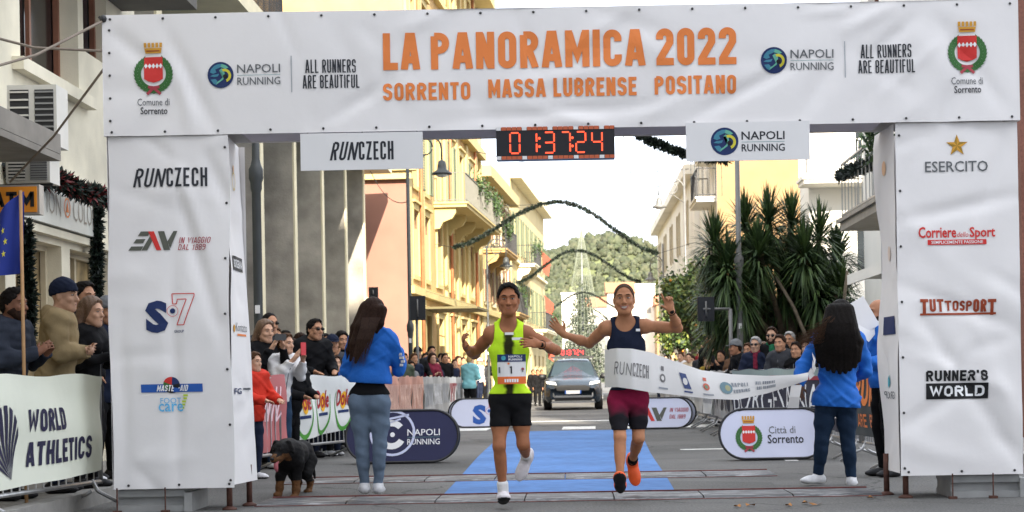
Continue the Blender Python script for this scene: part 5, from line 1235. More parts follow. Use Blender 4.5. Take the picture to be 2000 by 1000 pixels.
# ------------------------------------------------------------------ lead car
def car(loc):
    X, Y = loc; t = thing("car", (X, Y, 0), "dark blue-grey car with a red display on its roof, driving up the street", "car")
    PAINTC = mat("car_paint", (.022, .034, .050), .25, .05, 2, spec=.45); PAINTC.node_tree.nodes["Principled BSDF"].inputs["Coat Weight"].default_value = .15
    SILV = mat("car_silver", (.40, .41, .42), .3, .05, 3, metal=.7)
    CG = mat("car_glass", (.022, .036, .044), .30, .2, 2, spec=.3); BLK = mat("car_black", (.01, .01, .011), .5, .05, 5)
    # (y from nose, half width at belt, z rows) lofted sections: each ring from sill up over to the centre
    def ring(y, hw, zs, zb, zt, hr):   # sill z, belt z, top z, roof half width
        return [(hw * .90, zs), (hw, zs + .12), (hw * 1.0, (zs + zb) / 2), (hw * .97, zb - .06), (hw * .90, zb), (hr, zt - .05), (hr * .80, zt), (0, zt + .02)]
    st = [(-.02, .74, .34, .70, .74, .60), (.10, .86, .26, .80, .86, .62), (.35, .92, .24, .92, .97, .70), (.75, .935, .24, 1.0, 1.04, .72), (1.15, .94, .24, 1.04, 1.09, .72), (1.25, .94, .24, 1.05, 1.12, .74), (1.95, .94, .24, 1.07, 1.60, .60), (2.3, .94, .24, 1.08, 1.66, .60), (3.2, .94, .24, 1.08, 1.66, .60), (3.9, .93, .26, 1.06, 1.56, .58), (4.4, .90, .30, 1.0, 1.15, .6), (4.55, .80, .4, .8, .85, .55)]
    b = MB(); rows = []
    for y, hw, zs, zb, zt, hr in st:
        rg = ring(y, hw, zs, zb, zt, hr); full = [(x, z) for x, z in rg] + [(-x, z) for x, z in rg[-2::-1]]
        rows.append([b.add((X + x, Y + y, z)) for x, z in full])
    n = len(rows[0])
    for i in range(len(rows) - 1):
        for j in range(n - 1): b.idx([rows[i][j], rows[i][j + 1], rows[i + 1][j + 1], rows[i + 1][j]], 0)
    b.idx(rows[0]); b.idx(rows[-1][::-1])
    body = b.build("body", PAINTC, t, True)
    def pan(name, pts, m, parent=t, th=.02):
        b = MB(); o = Vector((X, Y, 0)); q = [b.add(o + Vector(p)) for p in pts]; q2 = [b.add(o + Vector(p) + Vector((0, th, 0))) for p in pts]; b.idx(q); b.idx(q2[::-1])
        for j in range(len(q)): b.idx([q[j], q2[j], q2[(j + 1) % len(q)], q[(j + 1) % len(q)]])
        return b.build(name, m, parent)
    pan("windscreen", [(-.72, 1.22, 1.10), (.72, 1.22, 1.10), (.60, 1.86, 1.565), (-.60, 1.86, 1.565)], CG)
    for s in (-1, 1):
        pan("side_window", [(s * .90, 1.45, 1.10), (s * .90, 3.6, 1.12), (s * .63, 3.3, 1.60), (s * .635, 2.0, 1.56)], CG, th=.005)
        pan("headlight", [(s * .52, -.015, .80), (s * .84, .17, .86), (s * .87, .22, .93), (s * .56, .04, .90)], mat("headlight_glass", (.80, .80, .76), .15, .03, 3))
        pan("fog_lamp", [(s * .58, -.05, .42), (s * .80, .05, .45), (s * .80, .05, .60), (s * .62, -.03, .56)], SILV)
        b = MB(); b.ball((X + s * 1.02, Y + 1.45, 1.08), .13, 10, 0, (1, .6, .75)); b.bar((X + s * .88, Y + 1.48, 1.03), (X + s * .98, Y + 1.46, 1.06), .05, .05); b.build("mirror", BLK, t, True)
        for y in (.85, 3.6):
            b = MB(); b.prism([(.34 * math.cos(2 * math.pi * j / 20), .34 * math.sin(2 * math.pi * j / 20)) for j in range(20)], (X + s * .95 - (.22 if s > 0 else 0), Y + y, .34), (0, 1, 0), (0, 0, 1), (.22, 0, 0)); wv = b.build("wheel", mat("tyre", (.012, .012, .012), .85, .1, 8), t)
            b = MB(); b.prism([(.22 * math.cos(2 * math.pi * j / 20), .22 * math.sin(2 * math.pi * j / 20)) for j in range(20)], (X + s * .955, Y + y, .34), (0, 1, 0), (0, 0, 1), (s * .01, 0, 0)); b.build("rim", SILV, wv)
        b = MB(); b.tube([(X + s * .62, Y + 1.95, 1.66), (X + s * .62, Y + 3.7, 1.68)], .025, 6); b.build("roof_rail", SILV, t)
    pan("grille", [(-.50, -.045, .62), (.50, -.045, .62), (.56, -.04, .74), (.40, -.035, .80), (-.40, -.035, .80), (-.56, -.04, .74)], BLK)
    pan("lower_grille", [(-.60, -.05, .30), (.60, -.05, .30), (.55, -.055, .40), (-.55, -.055, .40)], BLK)
    pan("bumper", [(-.62, -.065, .405), (.62, -.065, .405), (.56, -.07, .47), (-.56, -.07, .47)], SILV)
    pan("skid_plate", [(-.74, -.055, .235), (.74, -.055, .235), (.66, -.06, .295), (-.66, -.06, .295)], SILV)
    pl = pan("licence_plate", [(-.26, -.085, .52), (.26, -.085, .52), (.26, -.085, .63), (-.26, -.085, .63)], PVC)
    pan("plate_band", [(-.26, -.09, .52), (-.22, -.09, .52), (-.22, -.09, .63), (-.26, -.09, .63)], K_BLUE, pl, .003); pan("plate_band", [(.22, -.09, .52), (.26, -.09, .52), (.26, -.09, .63), (.22, -.09, .63)], K_BLUE, pl, .003)
    b = MB(); b.box((X - .72, Y + 2.05, 1.70), (X + .72, Y + 2.13, 1.75)); b.box((X - .72, Y + 2.9, 1.70), (X + .72, Y + 2.98, 1.75)); b.build("roof_bar", IRON, t)
    ds = thing("roof_display", (X, Y + 2.1, 1.75), "red lit time display mounted on the roof of the car", "display")
    b = MB(); b.box((X - .42, Y + 2.05, 1.755), (X + .42, Y + 2.2, 2.0)); b.build("case", mat("clock_case"), ds)
    M = Marks(lambda x, z, l: Vector((x, Y + 2.04 - l, z))); RD = mat("led_scarlet", (1.0, .03, .03), .5, 0, emit=.28)
    for ch, u in (('0', -.36), ('1', -.26), ('3', -.14), ('7', .0), ('2', .14), ('4', .27)): digit(ch, X + u, 1.80, X + u + .085, 1.96, .028, M, RD)
    M.build("digits", ds)
car((-.02, 52.5))
# thin cables between the facades
for k, (p0, p1, lb) in enumerate((((930, 296, 58), (1345, 330, 60), "thin cable crossing the street above the nearest garland"), ((950, 400, 74), (1330, 352, 70), "thin cable slanting across the street behind the nearest garland"), ((724, 335, 47), (800, 392, 41), "slack cable from the stone building's eave to the dark lamp post"))):
    A, B = P(*p0), P(*p1); b = MB(); b.tube([A + (B - A) * t + Vector((0, 0, -.35 * 4 * t * (1 - t))) for t in [j / 10 for j in range(11)]], .012, 4); tag(b.build("overhead_cable", IRON, origin=tuple(A)), lb, "cable", "cables over the street")
# fallen leaves on the asphalt
rng = np.random.default_rng(12)
for k, (px, py) in enumerate(((1573, 985), (1592, 988), (1540, 990), (1440, 992), (1466, 990), (1700, 975))):
    dyp = py - 740; Y = F_PX * 1.0 / (dyp * CR + (px - VPX) * SR); p = P(px, py, Y); a = rng.uniform(0, 6.28); s = .06
    b = MB(); pts = [Vector((p.x + s * r_ * math.cos(a + t_), Y + s * r_ * math.sin(a + t_), .008 + h_)) for r_, t_, h_ in ((1, 0, .02), (.55, .9, .0), (.5, 2.2, .012), (.9, 3.2, .02), (.5, 4.2, 0), (.55, 5.4, .004))]
    b.face(pts); tag(b.build("fallen_leaf", mat("dry_leaf", (.30, .13, .035), .8, .3, 20), origin=(p.x, Y, 0)), "dry orange leaf lying on the asphalt in the right foreground", "leaf", "dry leaves on the asphalt")
# ------------------------------------------------------------------ people: smooth-blended body volumes meshed by surface nets
def V3(*a): return np.array(a if len(a) > 1 else a[0], float).reshape(-1)
def unit(v): v = np.asarray(v, float); return v / (np.linalg.norm(v) + 1e-12)
class Fld:
    """signed field on a grid; solids are blended in one by one"""
    def __init__(s, lo, hi, h):
        s.lo = np.asarray(lo, float); s.h = h; s.n = np.maximum(4, np.ceil((np.asarray(hi) - s.lo) / h).astype(int) + 1)
        s.f = np.full(s.n, .3, np.float32); s.ax = [s.lo[k] + h * np.arange(s.n[k]) for k in range(3)]
    def win(s, lo, hi):
        a = np.clip(np.floor((np.asarray(lo) - s.lo) / s.h).astype(int), 0, s.n); b = np.clip(np.ceil((np.asarray(hi) - s.lo) / s.h).astype(int) + 1, 0, s.n)
        return None if (b <= a).any() else tuple(slice(x, y) for x, y in zip(a, b))
    def grid(s, w): return s.ax[0][w[0]][:, None, None], s.ax[1][w[1]][None, :, None], s.ax[2][w[2]][None, None, :]
    def put(s, w, d, k, op):
        f = s.f[w]
        if op == '+':
            if k > 0: hh = np.clip(.5 + .5 * (f - d) / k, 0, 1); s.f[w] = f * (1 - hh) + d * hh - k * hh * (1 - hh)
            else: s.f[w] = np.minimum(f, d)
        else:   # carve
            d = -d
            if k > 0: hh = np.clip(.5 - .5 * (f - d) / k, 0, 1); s.f[w] = f * (1 - hh) + d * hh + k * hh * (1 - hh)
            else: s.f[w] = np.maximum(f, d)
    def cap(s, a, b, ra, rb, k=.03, op='+'):
        a, b = np.asarray(a, float), np.asarray(b, float); R = max(ra, rb) + k + .03; w = s.win(np.minimum(a, b) - R, np.maximum(a, b) + R)
        if w is None: return
        x, y, z = s.grid(w); e = b - a; L2 = e @ e + 1e-12
        t = np.clip(((x - a[0]) * e[0] + (y - a[1]) * e[1] + (z - a[2]) * e[2]) / L2, 0, 1)
        s.put(w, np.sqrt((x - a[0] - t * e[0]) ** 2 + (y - a[1] - t * e[1]) ** 2 + (z - a[2] - t * e[2]) ** 2) - (ra + (rb - ra) * t), k, op)
    def ell(s, c, R, r, k=.03, op='+'):
        c = np.asarray(c, float); r = np.asarray(r, float); m = r.max() + k + .03; w = s.win(c - m, c + m)
        if w is None: return
        x, y, z = s.grid(w); p = [(x - c[0]) * R[0][j] + (y - c[1]) * R[1][j] + (z - c[2]) * R[2][j] for j in range(3)]
        k0 = np.sqrt(sum((p[j] / r[j]) ** 2 for j in range(3))); k1 = np.sqrt(sum((p[j] / r[j] ** 2) ** 2 for j in range(3))) + 1e-9
        s.put(w, k0 * (k0 - 1) / k1, k, op)
    def cut(s, p, n, k=0.):
        """remove the side that n points to"""
        x, y, z = s.ax[0][:, None, None], s.ax[1][None, :, None], s.ax[2][None, None, :]; n = unit(n)
        s.f = np.maximum(s.f, ((x - p[0]) * n[0] + (y - p[1]) * n[1] + (z - p[2]) * n[2]).astype(np.float32))
    def wrinkle(s, amp, fr, seed=0):
        x, y, z = s.ax[0][:, None, None] - s.lo[0], s.ax[1][None, :, None] - s.lo[1], s.ax[2][None, None, :]
        s.f += (amp * (np.sin(fr * z + 1.3 * np.sin(fr * .6 * x + seed) + seed) * np.sin(fr * .7 * x + .5 * fr * y + seed * 2) + .6 * np.sin(fr * 1.9 * z + fr * 1.1 * x + seed * 3))).astype(np.float32)
    def strands(s, amp, fr, seed=0):
        x, y, z = s.ax[0][:, None, None] - s.lo[0], s.ax[1][None, :, None] - s.lo[1], s.ax[2][None, None, :]
        s.f += (amp * (np.sin(fr * x + 1.6 * np.sin(5 * z + seed) + fr * .6 * y) + .6 * np.sin(fr * 1.9 * x + 2 * np.sin(7 * z + 2 + seed) - fr * y))).astype(np.float32)
    def mesh(s):
        f = s.f; f[[0, -1]] = np.maximum(f[[0, -1]], .001); f[:, [0, -1]] = np.maximum(f[:, [0, -1]], .001); f[:, :, [0, -1]] = np.maximum(f[:, :, [0, -1]], .001)
        g = f < 0; n = np.array(f.shape) - 1
        cnt = np.zeros(n, np.int8); off = [(i, j, k) for i in (0, 1) for j in (0, 1) for k in (0, 1)]
        for i, j, k in off: cnt += g[i:n[0] + i, j:n[1] + j, k:n[2] + k]
        I = np.argwhere((cnt > 0) & (cnt < 8))
        if len(I) == 0: return np.zeros((0, 3)), np.zeros((0, 4), int)
        Vc = np.stack([f[I[:, 0] + i, I[:, 1] + j, I[:, 2] + k] for i, j, k in off], 1); acc = np.zeros((len(I), 3)); num = np.zeros(len(I))
        for a in range(8):
            for b in range(a + 1, 8):
                da = np.array(off[b]) - np.array(off[a])
                if np.abs(da).sum() != 1: continue
                va, vb = Vc[:, a], Vc[:, b]; m = (va < 0) != (vb < 0); t = np.where(m, va / np.where(m, va - vb, 1), 0)
                acc += (np.array(off[a]) + t[:, None] * da) * m[:, None]; num += m
        P_ = s.lo + s.h * (I + acc / num[:, None]); idm = np.full(n, -1, np.int32); idm[tuple(I.T)] = np.arange(len(I)); F = []
        for ax_ in range(3):
            u, v = (ax_ + 1) % 3, (ax_ + 2) % 3; sl0 = [slice(None)] * 3; sl1 = [slice(None)] * 3; sl0[ax_] = slice(0, -1); sl1[ax_] = slice(1, None)
            ch = g[tuple(sl0)] != g[tuple(sl1)]; E = np.argwhere(ch); E = E[(E[:, u] > 0) & (E[:, v] > 0) & (E[:, u] < n[u]) & (E[:, v] < n[v])]
            if len(E) == 0: continue
            def cell(du, dv): c = E.copy(); c[:, u] -= du; c[:, v] -= dv; return idm[tuple(c.T)]
            q = np.stack([cell(1, 1), cell(0, 1), cell(0, 0), cell(1, 0)], 1); fl = ~g[tuple(E.T)]; q[fl] = q[fl][:, ::-1]; F.append(q)
        F = np.concatenate(F); return P_, F[(F >= 0).all(1)]
I3 = np.eye(3)
SKINS = {}
def skin(n, col): SKINS[n] = m = mat("skin_" + n, col, .55, .14, 16, .05, 180, spec=.22); m.node_tree.nodes["Principled BSDF"].inputs["Subsurface Weight"].default_value = .0; return m
SK_TAN = skin("tan", (.38, .18, .10)); SK_OLIVE = skin("olive", (.45, .235, .14)); SK_FAIR = skin("fair", (.54, .32, .215)); SK_DARK = skin("dark", (.20, .09, .052))
def cloth(n, col, r=.8): return mat("cloth_" + n, col, r, .12, 6, .5, 13, sheen=0., spec=.08)
C_BLACK = cloth("black", (.009, .009, .010)); C_CHAR = cloth("charcoal", (.045, .046, .052)); C_NAVY = cloth("navy", (.015, .02, .04)); C_DENIM = cloth("denim", (.022, .045, .085))
C_JEAN = cloth("pale_denim", (.13, .175, .235)); C_ROYAL = cloth("royal_blue", (.022, .135, .50), .6); C_NEON = cloth("neon_yellow", (.52, .80, .03), .7); C_KHAKI = cloth("khaki", (.30, .225, .12))
C_GREY = cloth("grey", (.16, .165, .17)); C_WHITE = cloth("white", (.66, .65, .64)); C_RED = cloth("red", (.50, .035, .02)); C_TEAL = cloth("aqua", (.20, .46, .50)); C_BROWN = cloth("brown", (.11, .06, .035))
C_GREEN = cloth("green", (.02, .13, .06)); C_MAROON = cloth("maroon", (.17, .02, .04)); C_OLIVE = cloth("olive", (.08, .10, .07)); C_BEIGE = cloth("beige", (.42, .34, .24)); C_BLUE = cloth("blue", (.03, .08, .30))
H_BLACK = mat("hair_black", (.010, .008, .007), .62, .35, 60, .25, 200, spec=.08); H_DKBR = mat("hair_dark_brown", (.028, .014, .009), .62, .35, 60, .25, 200, spec=.08); H_BROWN = mat("hair_brown", (.07, .035, .018), .62, .35, 60, .25, 200, spec=.08)
H_GREY = mat("hair_grey", (.34, .33, .32), .7, .25, 60, .25, 200, spec=.08); H_BLOND = mat("hair_blond", (.36, .23, .09), .5, .25, 60, .4, 200); H_ASH = mat("hair_ash", (.14, .08, .045), .5, .25, 60, .4, 200)
EYEM = mat("eye_white", (.36, .32, .29), .3, 0); IRIS = mat("eye_iris", (.012, .008, .006), .2, 0); LIP = mat("lip", (.30, .10, .08), .5, .05, 10); TEETH = mat("teeth", (.38, .33, .28), .3, 0)
SOLE_W = mat("sole_white", (.62, .62, .60), .6, .05, 10); SHOE_OR = mat("shoe_orange", (.85, .11, .02), .5, .08, 20); SOLE_B = mat("sole_black", (.012, .012, .014), .7, .1, 10); SHOE_W = mat("shoe_white", (.62, .62, .63), .6, .1, 25, .1, 100); LENS = mat("dark_lens", (.008, .008, .009), .12, 0)

def place(name, Pv, Fv, m, parent, origin=None, smooth=True, mi=None): return np_mesh(name, Pv, Fv, m, parent, mi, smooth, origin)

class Person:
    """joints J in world space; S = scale; face = unit vector the head looks along"""
    def __init__(s, J, label, S=1., h=.012, face=(0, -1, 0), sk=SK_OLIVE, build=1., woman=False, group=None, cat="person", fingers=True, tilt=0.):
        s.J = {k: V3(v) for k, v in J.items()}; s.S, s.h, s.sk, s.b, s.w = S, h, sk, build, woman; s.fing = fingers
        J = s.J; s.up = unit(J['neck'] - J['pel']); r = unit(J['shL'] - J['shR']); s.fr = unit(np.cross(r, s.up)); s.rt = np.cross(s.up, s.fr)
        # s.rt points to the person's left when fr is front: columns (left, back, up)
        s.T = np.stack([s.rt, -s.fr, s.up], 1) if np.dot(np.cross(s.rt, -s.fr), s.up) > 0 else np.stack([-s.rt, -s.fr, s.up], 1)
        f = unit(face); u = V3(0, 0, 1) + s.rt * tilt; l = unit(np.cross(-f, u)); u = np.cross(l, -f); s.HR = np.stack([l, -f, u], 1)
        P_ = np.array([v for k, v in s.J.items() if k[:2] not in ('pn', 'th', 'cu', 'sp', 'so')]); s.lo, s.hi = P_.min(0) - .34 * S, P_.max(0) + .34 * S
        s.lo[2] = min(P_[:, 2].min() - .12, s.lo[2] + .2); g = (J['ankR'] + J['ankL']) / 2; s.base = V3(g[0], g[1], 0.)
        s.HS, s.LS = 1.09, (.93 if woman else 1.)
        s.label, s.group, s.cat = label, group, cat; s.ch = []
    def H(s, x, y, z): return s.J['head'] + s.HR @ V3(x, y, z) * s.S * s.HS   # head frame: x left, y back, z up
    def tors(s, F, g, k=.05, chest=True):
        """torso volumes grown by g"""
        J, S, b, T = s.J, s.S, s.b, s.T; c = J['pel'] * .33 + J['neck'] * .67; m = J['pel'] * .62 + J['neck'] * .38
        wv = .92 if s.w else 1.
        F.ell(c, T, (V3(.158 * wv, .108, .205) * S * b + g), k); F.ell(m, T, (V3(.132 * wv, .095 * b, .18) * S * b + g), k)
        F.ell(J['pel'] + T @ V3(0, .005, -.01) * S, T, (V3(.155 if not s.w else .168, .115, .125) * S * b + g), k)
        if s.w:
            for sg in (-1, 1): F.ell(c + T @ V3(sg * .075, -.085, .03) * S, T, V3(.07, .06, .075) * S + g, .04)
        F.cap(J['shR'] * .9 + J['shL'] * .1, J['shL'] * .9 + J['shR'] * .1, .058 * S * b + g, .058 * S * b + g, k)
        tr = J['neck'] + T @ V3(0, .01, .02) * S
        for q in ('shR', 'shL'): F.cap(tr, J[q] * .85 + tr * .15, .045 * S * b + g, .045 * S + g, .05)
    def arm(s, F, side, g, k=.03, part='ul', end=1.):
        J, S = s.J, s.S * (s.b ** .5) * (.86 if s.w else 1) * min(1, s.LS + .03); sh, el, wr = J['sh' + side], J['el' + side], J['wr' + side]
        if 'u' in part:
            F.ell(sh, I3, V3(.06, .06, .062) * S + g, k); F.cap(sh, el, .052 * S + g, .040 * S + g, k); F.cap(sh * .6 + el * .4, sh * .35 + el * .65, .050 * S + g, .046 * S + g, k)
        if 'l' in part:
            wr2 = el + (wr - el) * end; F.cap(el, el * .65 + wr2 * .35, .040 * S + g, .043 * S + g, k); F.cap(el * .65 + wr2 * .35, wr2, .043 * S + g, .027 * S + g, k)
    def leg(s, F, side, g, k=.035, part='ul', end=1., gl=None):
        J, S = s.J, s.S * (s.b ** .5) * s.LS; hp, kn, an = J['hip' + side], J['kn' + side], J['ank' + side]; gl = g if gl is None else gl
        if 'u' in part:
            kn2 = hp + (kn - hp) * (end if 'l' not in part else 1.); w_ = 1.1 if s.w else 1.
            F.cap(hp, hp * .5 + kn2 * .5, .088 * S * w_ + g, .074 * S * w_ + g, k); F.cap(hp * .5 + kn2 * .5, kn2, .074 * S * w_ + g, .053 * S + g, k)
        if 'l' in part:
            an2 = kn + (an - kn) * end; bk = s.calf_back(kn, an, hp); F.cap(kn, an2, .050 * S + gl, .036 * S + gl, k); F.cap(kn * .78 + an * .22 + bk * .018 * S, kn * .5 + an * .5 + bk * .012 * S, .050 * S + gl, .042 * S + gl, k)
    def calf_back(s, kn, an, hp):
        d = unit(an - kn); b = -s.fr; return unit(b - d * (b @ d))
    def hand(s, F, side, g=0.):
        J, S = s.J, s.S * .95 * (.9 if s.w else 1); wr = J['wr' + side]; d = unit(J['hd' + side] - wr); pn = J.get('pn' + side)
        n = unit((pn if pn is not None else V3(0, 1, 0)) ); n = unit(n - d * (n @ d)); x = np.cross(d, n)     # x across the knuckles
        th = J.get('th' + side, V3(0, 0, 1)); sg = 1 if x @ th > 0 else -1; x = x * sg; R = np.stack([x, n, d], 1)
        F.cap(wr - d * .015 * S, wr + d * .03 * S, .026 * S, .028 * S, .02); F.ell(wr + d * .058 * S, R, V3(.042, .016, .052) * S, .014)
        cl = s.J.get('curl' + side, V3(.25, .25, .25, .25, .3)); L = (.072, .080, .074, .058)
        if not s.fing:
            F.ell(wr + d * .11 * S + n * .012, R, V3(.036, .018, .05) * S, .02); F.cap(wr + d * .03 * S + x * .03 * S, wr + d * .07 * S + x * .055 * S, .014 * S, .011 * S, .012); return
        for i in range(4):
            o = (.030, .010, -.010, -.029)[i]; p = wr + (d * (.098 - .006 * (i == 3) - .003 * (i == 0)) + x * o) * S; dd = unit(d + x * (o * 4.0 * J.get('spread' + side, np.array([1.]))[0])); c = cl[i]
            q = p
            for seg, (fl_, ra, rb) in enumerate(((.45, .0098, .009), (.32, .009, .0082), (.23, .0082, .0068))):
                a = c * (.6 + .75 * seg) * 1.15; v = unit(dd * math.cos(a) + n * math.sin(a)); q2 = q + v * L[i] * fl_ * S; F.cap(q, q2, ra * S + g, rb * S + g, .006); q = q2
        p = wr + (d * .028 + x * .030) * S; v = unit(d * .75 + x * .75 + n * .25 * (1 + cl[4])); q = p + v * .045 * S; F.cap(p, q, .014 * S, .0105 * S, .012); F.cap(q, q + unit(d * (.95 - cl[4]) + x * .3 + n * .5 * (cl[4] + .3)) * .034 * S, .0105 * S, .008 * S, .006)
    def headv(s, F, g=0., k=.02):
        S, R = s.S * s.HS, s.HR; H = s.H; fw = .94 if s.w else 1.
        F.ell(H(0, .012, .028), R, V3(.076, .094, .090) * S + g, k); F.ell(H(0, -.022, -.035), R, V3(.062 * fw, .068, .078) * S + g, .03)
        F.ell(H(0, -.055, -.095), R, V3(.034 * fw, .028, .026) * S + g, .035); F.cap(H(.052, .0, -.055), H(.022, -.06, -.098), .022 * S * fw + g, .018 * S + g, .03); F.cap(H(-.052, .0, -.055), H(-.022, -.06, -.098), .022 * S * fw + g, .018 * S + g, .03)
    def head(s, F, smile=0.):
        S, R, H = s.S * s.HS, s.HR, s.H; s.headv(F)
        for q in (-1, 1):
            F.cap(H(q * .045, -.072, .030), H(q * .014, -.086, .028), .009 * S, .009 * S, .018); F.ell(H(q * .040, -.062, -.028), R, V3(.022, .020, .018) * S, .02)
            F.ell(H(q * .031, -.092, .010), R, V3(.017, .014, .011) * S, .012, '-'); F.ell(H(q * .078, .012, -.008), R, V3(.010, .020, .031) * S, .008); F.ell(H(q * .086, .004, -.006), R, V3(.006, .010, .017) * S, .006, '-')
        F.cap(H(0, -.084, .012), H(0, -.108, -.030), .008 * S, .0135 * S, .012); [F.ell(H(q * .013, -.096, -.034), R, V3(.009, .010, .008) * S, .008) for q in (-1, 1)]
        F.cap(H(-.018, -.084, -.058), H(.018, -.084, -.058), .008 * S, .008 * S, .012); F.cap(H(-.014, -.082, -.072), H(.014, -.082, -.072), .008 * S, .008 * S, .012)
        F.cap(s.J['neck'] + s.T @ V3(0, .012, -.02) * S, H(0, .022, -.05), .058 * S * (.84 if s.w else 1), .054 * S * (.84 if s.w else 1), .03)
    def foot(s, F, side, g=0.):
        J, S = s.J, s.S; an, to = J['ank' + side], J['toe' + side]; d = unit(to - an); L = np.linalg.norm(to - an)
        dn = J.get('sole' + side); dn = unit(dn) if dn is not None else V3(0, 0, -1); dn = unit(dn)
        ff = unit(d - dn * (d @ dn)); heel = an + dn * .045 * S - ff * .035 * S; R = np.stack([np.cross(ff, dn), ff, dn], 1); s.__dict__.setdefault('ftf', {})[side] = (an, ff, dn)
        F.ell(heel, R, V3(.034, .045, .040) * S + g, .03); F.ell(an + dn * .048 * S + ff * .06 * S, R, V3(.040, .085, .034) * S + g, .03); F.ell(an + dn * .058 * S + ff * .125 * S, R, V3(.045, .070, .024) * S + g, .03); F.cap(an - dn * .03 * S, an + dn * .04 * S, .036 * S + g, .040 * S + g, .03)
    def body(s, smile=0.):
        F = Fld(s.lo, s.hi, s.h); s.tors(F, -.004)
        for q in 'RL': s.arm(F, q, 0.); s.leg(F, q, 0.); s.foot(F, q, -.006)
        s.head(F, smile)
        for q in 'RL': s.hand(F, q)
        P_, Q = F.mesh(); s.o = place("person", P_, Q, s.sk, None, origin=tuple(s.base)); tag(s.o, s.label, s.cat, s.group); s.face(smile); return s.o
    def child(s, name, F, m, mi=None):
        P_, Q = F.mesh()
        if len(Q) == 0: return None
        return place(name, P_, Q, m, s.o, mi=None if mi is None else mi(P_[Q].mean(1)))
    def box_field(s, pts, pad, h=None):
        pts = np.array(pts); return Fld(pts.min(0) - pad, pts.max(0) + pad, h or s.h)
    def face(s, smile):
        H, S = s.H, s.S * s.HS; b = MB()
        for q in (-1, 1):
            b.ball(H(q * .031, -.0760, .0075), .0120 * S, 8, 0, (1.15, 1, .44)); b.ball(H(q * .031, -.0838, .0070), .0064 * S, 8, 1, (1, 1, .85))
        b.build("eyes", [EYEM, IRIS], s.o, True)
        b = MB()
        if smile > 0:
            n = 6; top, bot = [], []
            for j in range(n + 1):
                x = (-1 + 2 * j / n); y = -.0985 + .016 * x * x; top.append(H(x * .031, y, -.060 + .006 * x * x)); bot.append(H(x * .031, y + .001, -.060 - .014 * smile * (1 - x * x) + .006 * x * x))
            for j in range(n): b.face([bot[j], bot[j + 1], top[j + 1], top[j]])
            b.build("teeth", TEETH, s.o)
            b = MB(); b.tube([H(x / 3 * .033, -.0965 + .015 * (x / 3) ** 2, -.0575 + .006 * (x / 3) ** 2) for x in range(-3, 4)], .0032 * S, 6); b.tube([H(x / 3 * .031, -.096 + .015 * (x / 3) ** 2, -.063 - .015 * smile * (1 - (x / 3) ** 2) + .006 * (x / 3) ** 2) for x in range(-3, 4)], .0042 * S, 6)
        else: b.tube([H(x / 3 * .024, -.0905 + .012 * (x / 3) ** 2, -.0645) for x in range(-3, 4)], [.002 * S, .0045 * S, .005 * S, .005 * S, .005 * S, .0045 * S, .002 * S], 6)
        b.build("lips", LIP, s.o, True)
    def brows(s, m):
        b = MB(); H = s.H
        for q in (-1, 1): b.tube([H(q * .015, -.0950, .0295), H(q * .034, -.0912, .0345), H(q * .052, -.076, .0285)], [.0034 * s.S, .0036 * s.S, .002 * s.S], 6)
        b.build("eyebrows", m, s.o, True)
    def hair(s, m, style='short', length=.3, seed=0, brow=True):
        H, S, R = s.H, s.S * s.HS, s.HR; hh = min(s.h, .008)
        if style in ('short', 'buzz', 'balding'):
            F = s.box_field([H(0, 0, 0)], .17 * S, hh); g = {'short': .010, 'buzz': .0045, 'balding': .006}[style]
            F.ell(H(0, .014, .030), R, V3(.077, .095, .091) * S + g, .0); F.ell(H(0, .045, -.02), R, V3(.066, .062, .062) * S + g, .02)
            if style == 'short': F.ell(H(0, -.028, .096), R, V3(.056, .055, .034) * S, .02)
            F.ell(H(0, -.088, .022), R, V3(.070, .074, .078) * S, .004, '-'); F.cut(H(0, .03, -.075), s.HR @ V3(0, 0, -1)); F.cut(H(0, .005, -.01), s.HR @ V3(0, -.8, -.75)) 
            if style == 'balding': F.cut(H(0, 0, .055), s.HR @ V3(0, -.25, 1)); 
            if style != 'buzz': F.wrinkle(.003, 120, seed)
            s.child("hair", F, m)
        elif style in ('long', 'bob'):
            L = length; F = s.box_field([H(0, 0, .05), H(0, .06, -L - .1)], .2 * S, hh); g = .022
            F.ell(H(0, .014, .034), R, V3(.077, .095, .090) * S + g, 0); F.ell(H(0, .05, -.03), R, V3(.085, .065, .09) * S, .03)
            rng = np.random.default_rng(seed)
            for k in range(16):
                a = -1.25 + 2.5 * k / 15; x0, y0 = math.sin(a) * .085, .02 + math.cos(a) * .075; e = L * rng.uniform(.82, 1.05)
                F.cap(H(x0, y0, .0), H(x0 * 1.15, y0 + .02, -e * .55), .030, .030, .02); F.cap(H(x0 * 1.15, y0 + .02, -e * .55), H(x0 * 1.1 + rng.normal() * .01, y0 + .01, -e), .028, .008, .02)
            F.cut(H(0, -.050, .055), s.HR @ V3(0, -1, -.45)); F.ell(H(0, -.09, -.04), R, V3(.062, .085, .105) * S, .01, '-'); F.strands(.0016, 150, seed); s.child("hair", F, m)
        if brow: s.brows(m if style != 'none' else H_DKBR)
    def beanie(s, m, name="beanie", z=.028):
        F = s.box_field([s.H(0, 0, .03)], .18 * s.S, min(s.h, .009)); F.ell(s.H(0, .014, .036), s.HR, V3(.080, .099, .098) * s.S * s.HS + .014, 0); F.cut(s.H(0, -.05, z), s.HR @ V3(0, -.25, -1)); F.wrinkle(.002, 90, 1); s.child(name, F, m)
        b = MB()
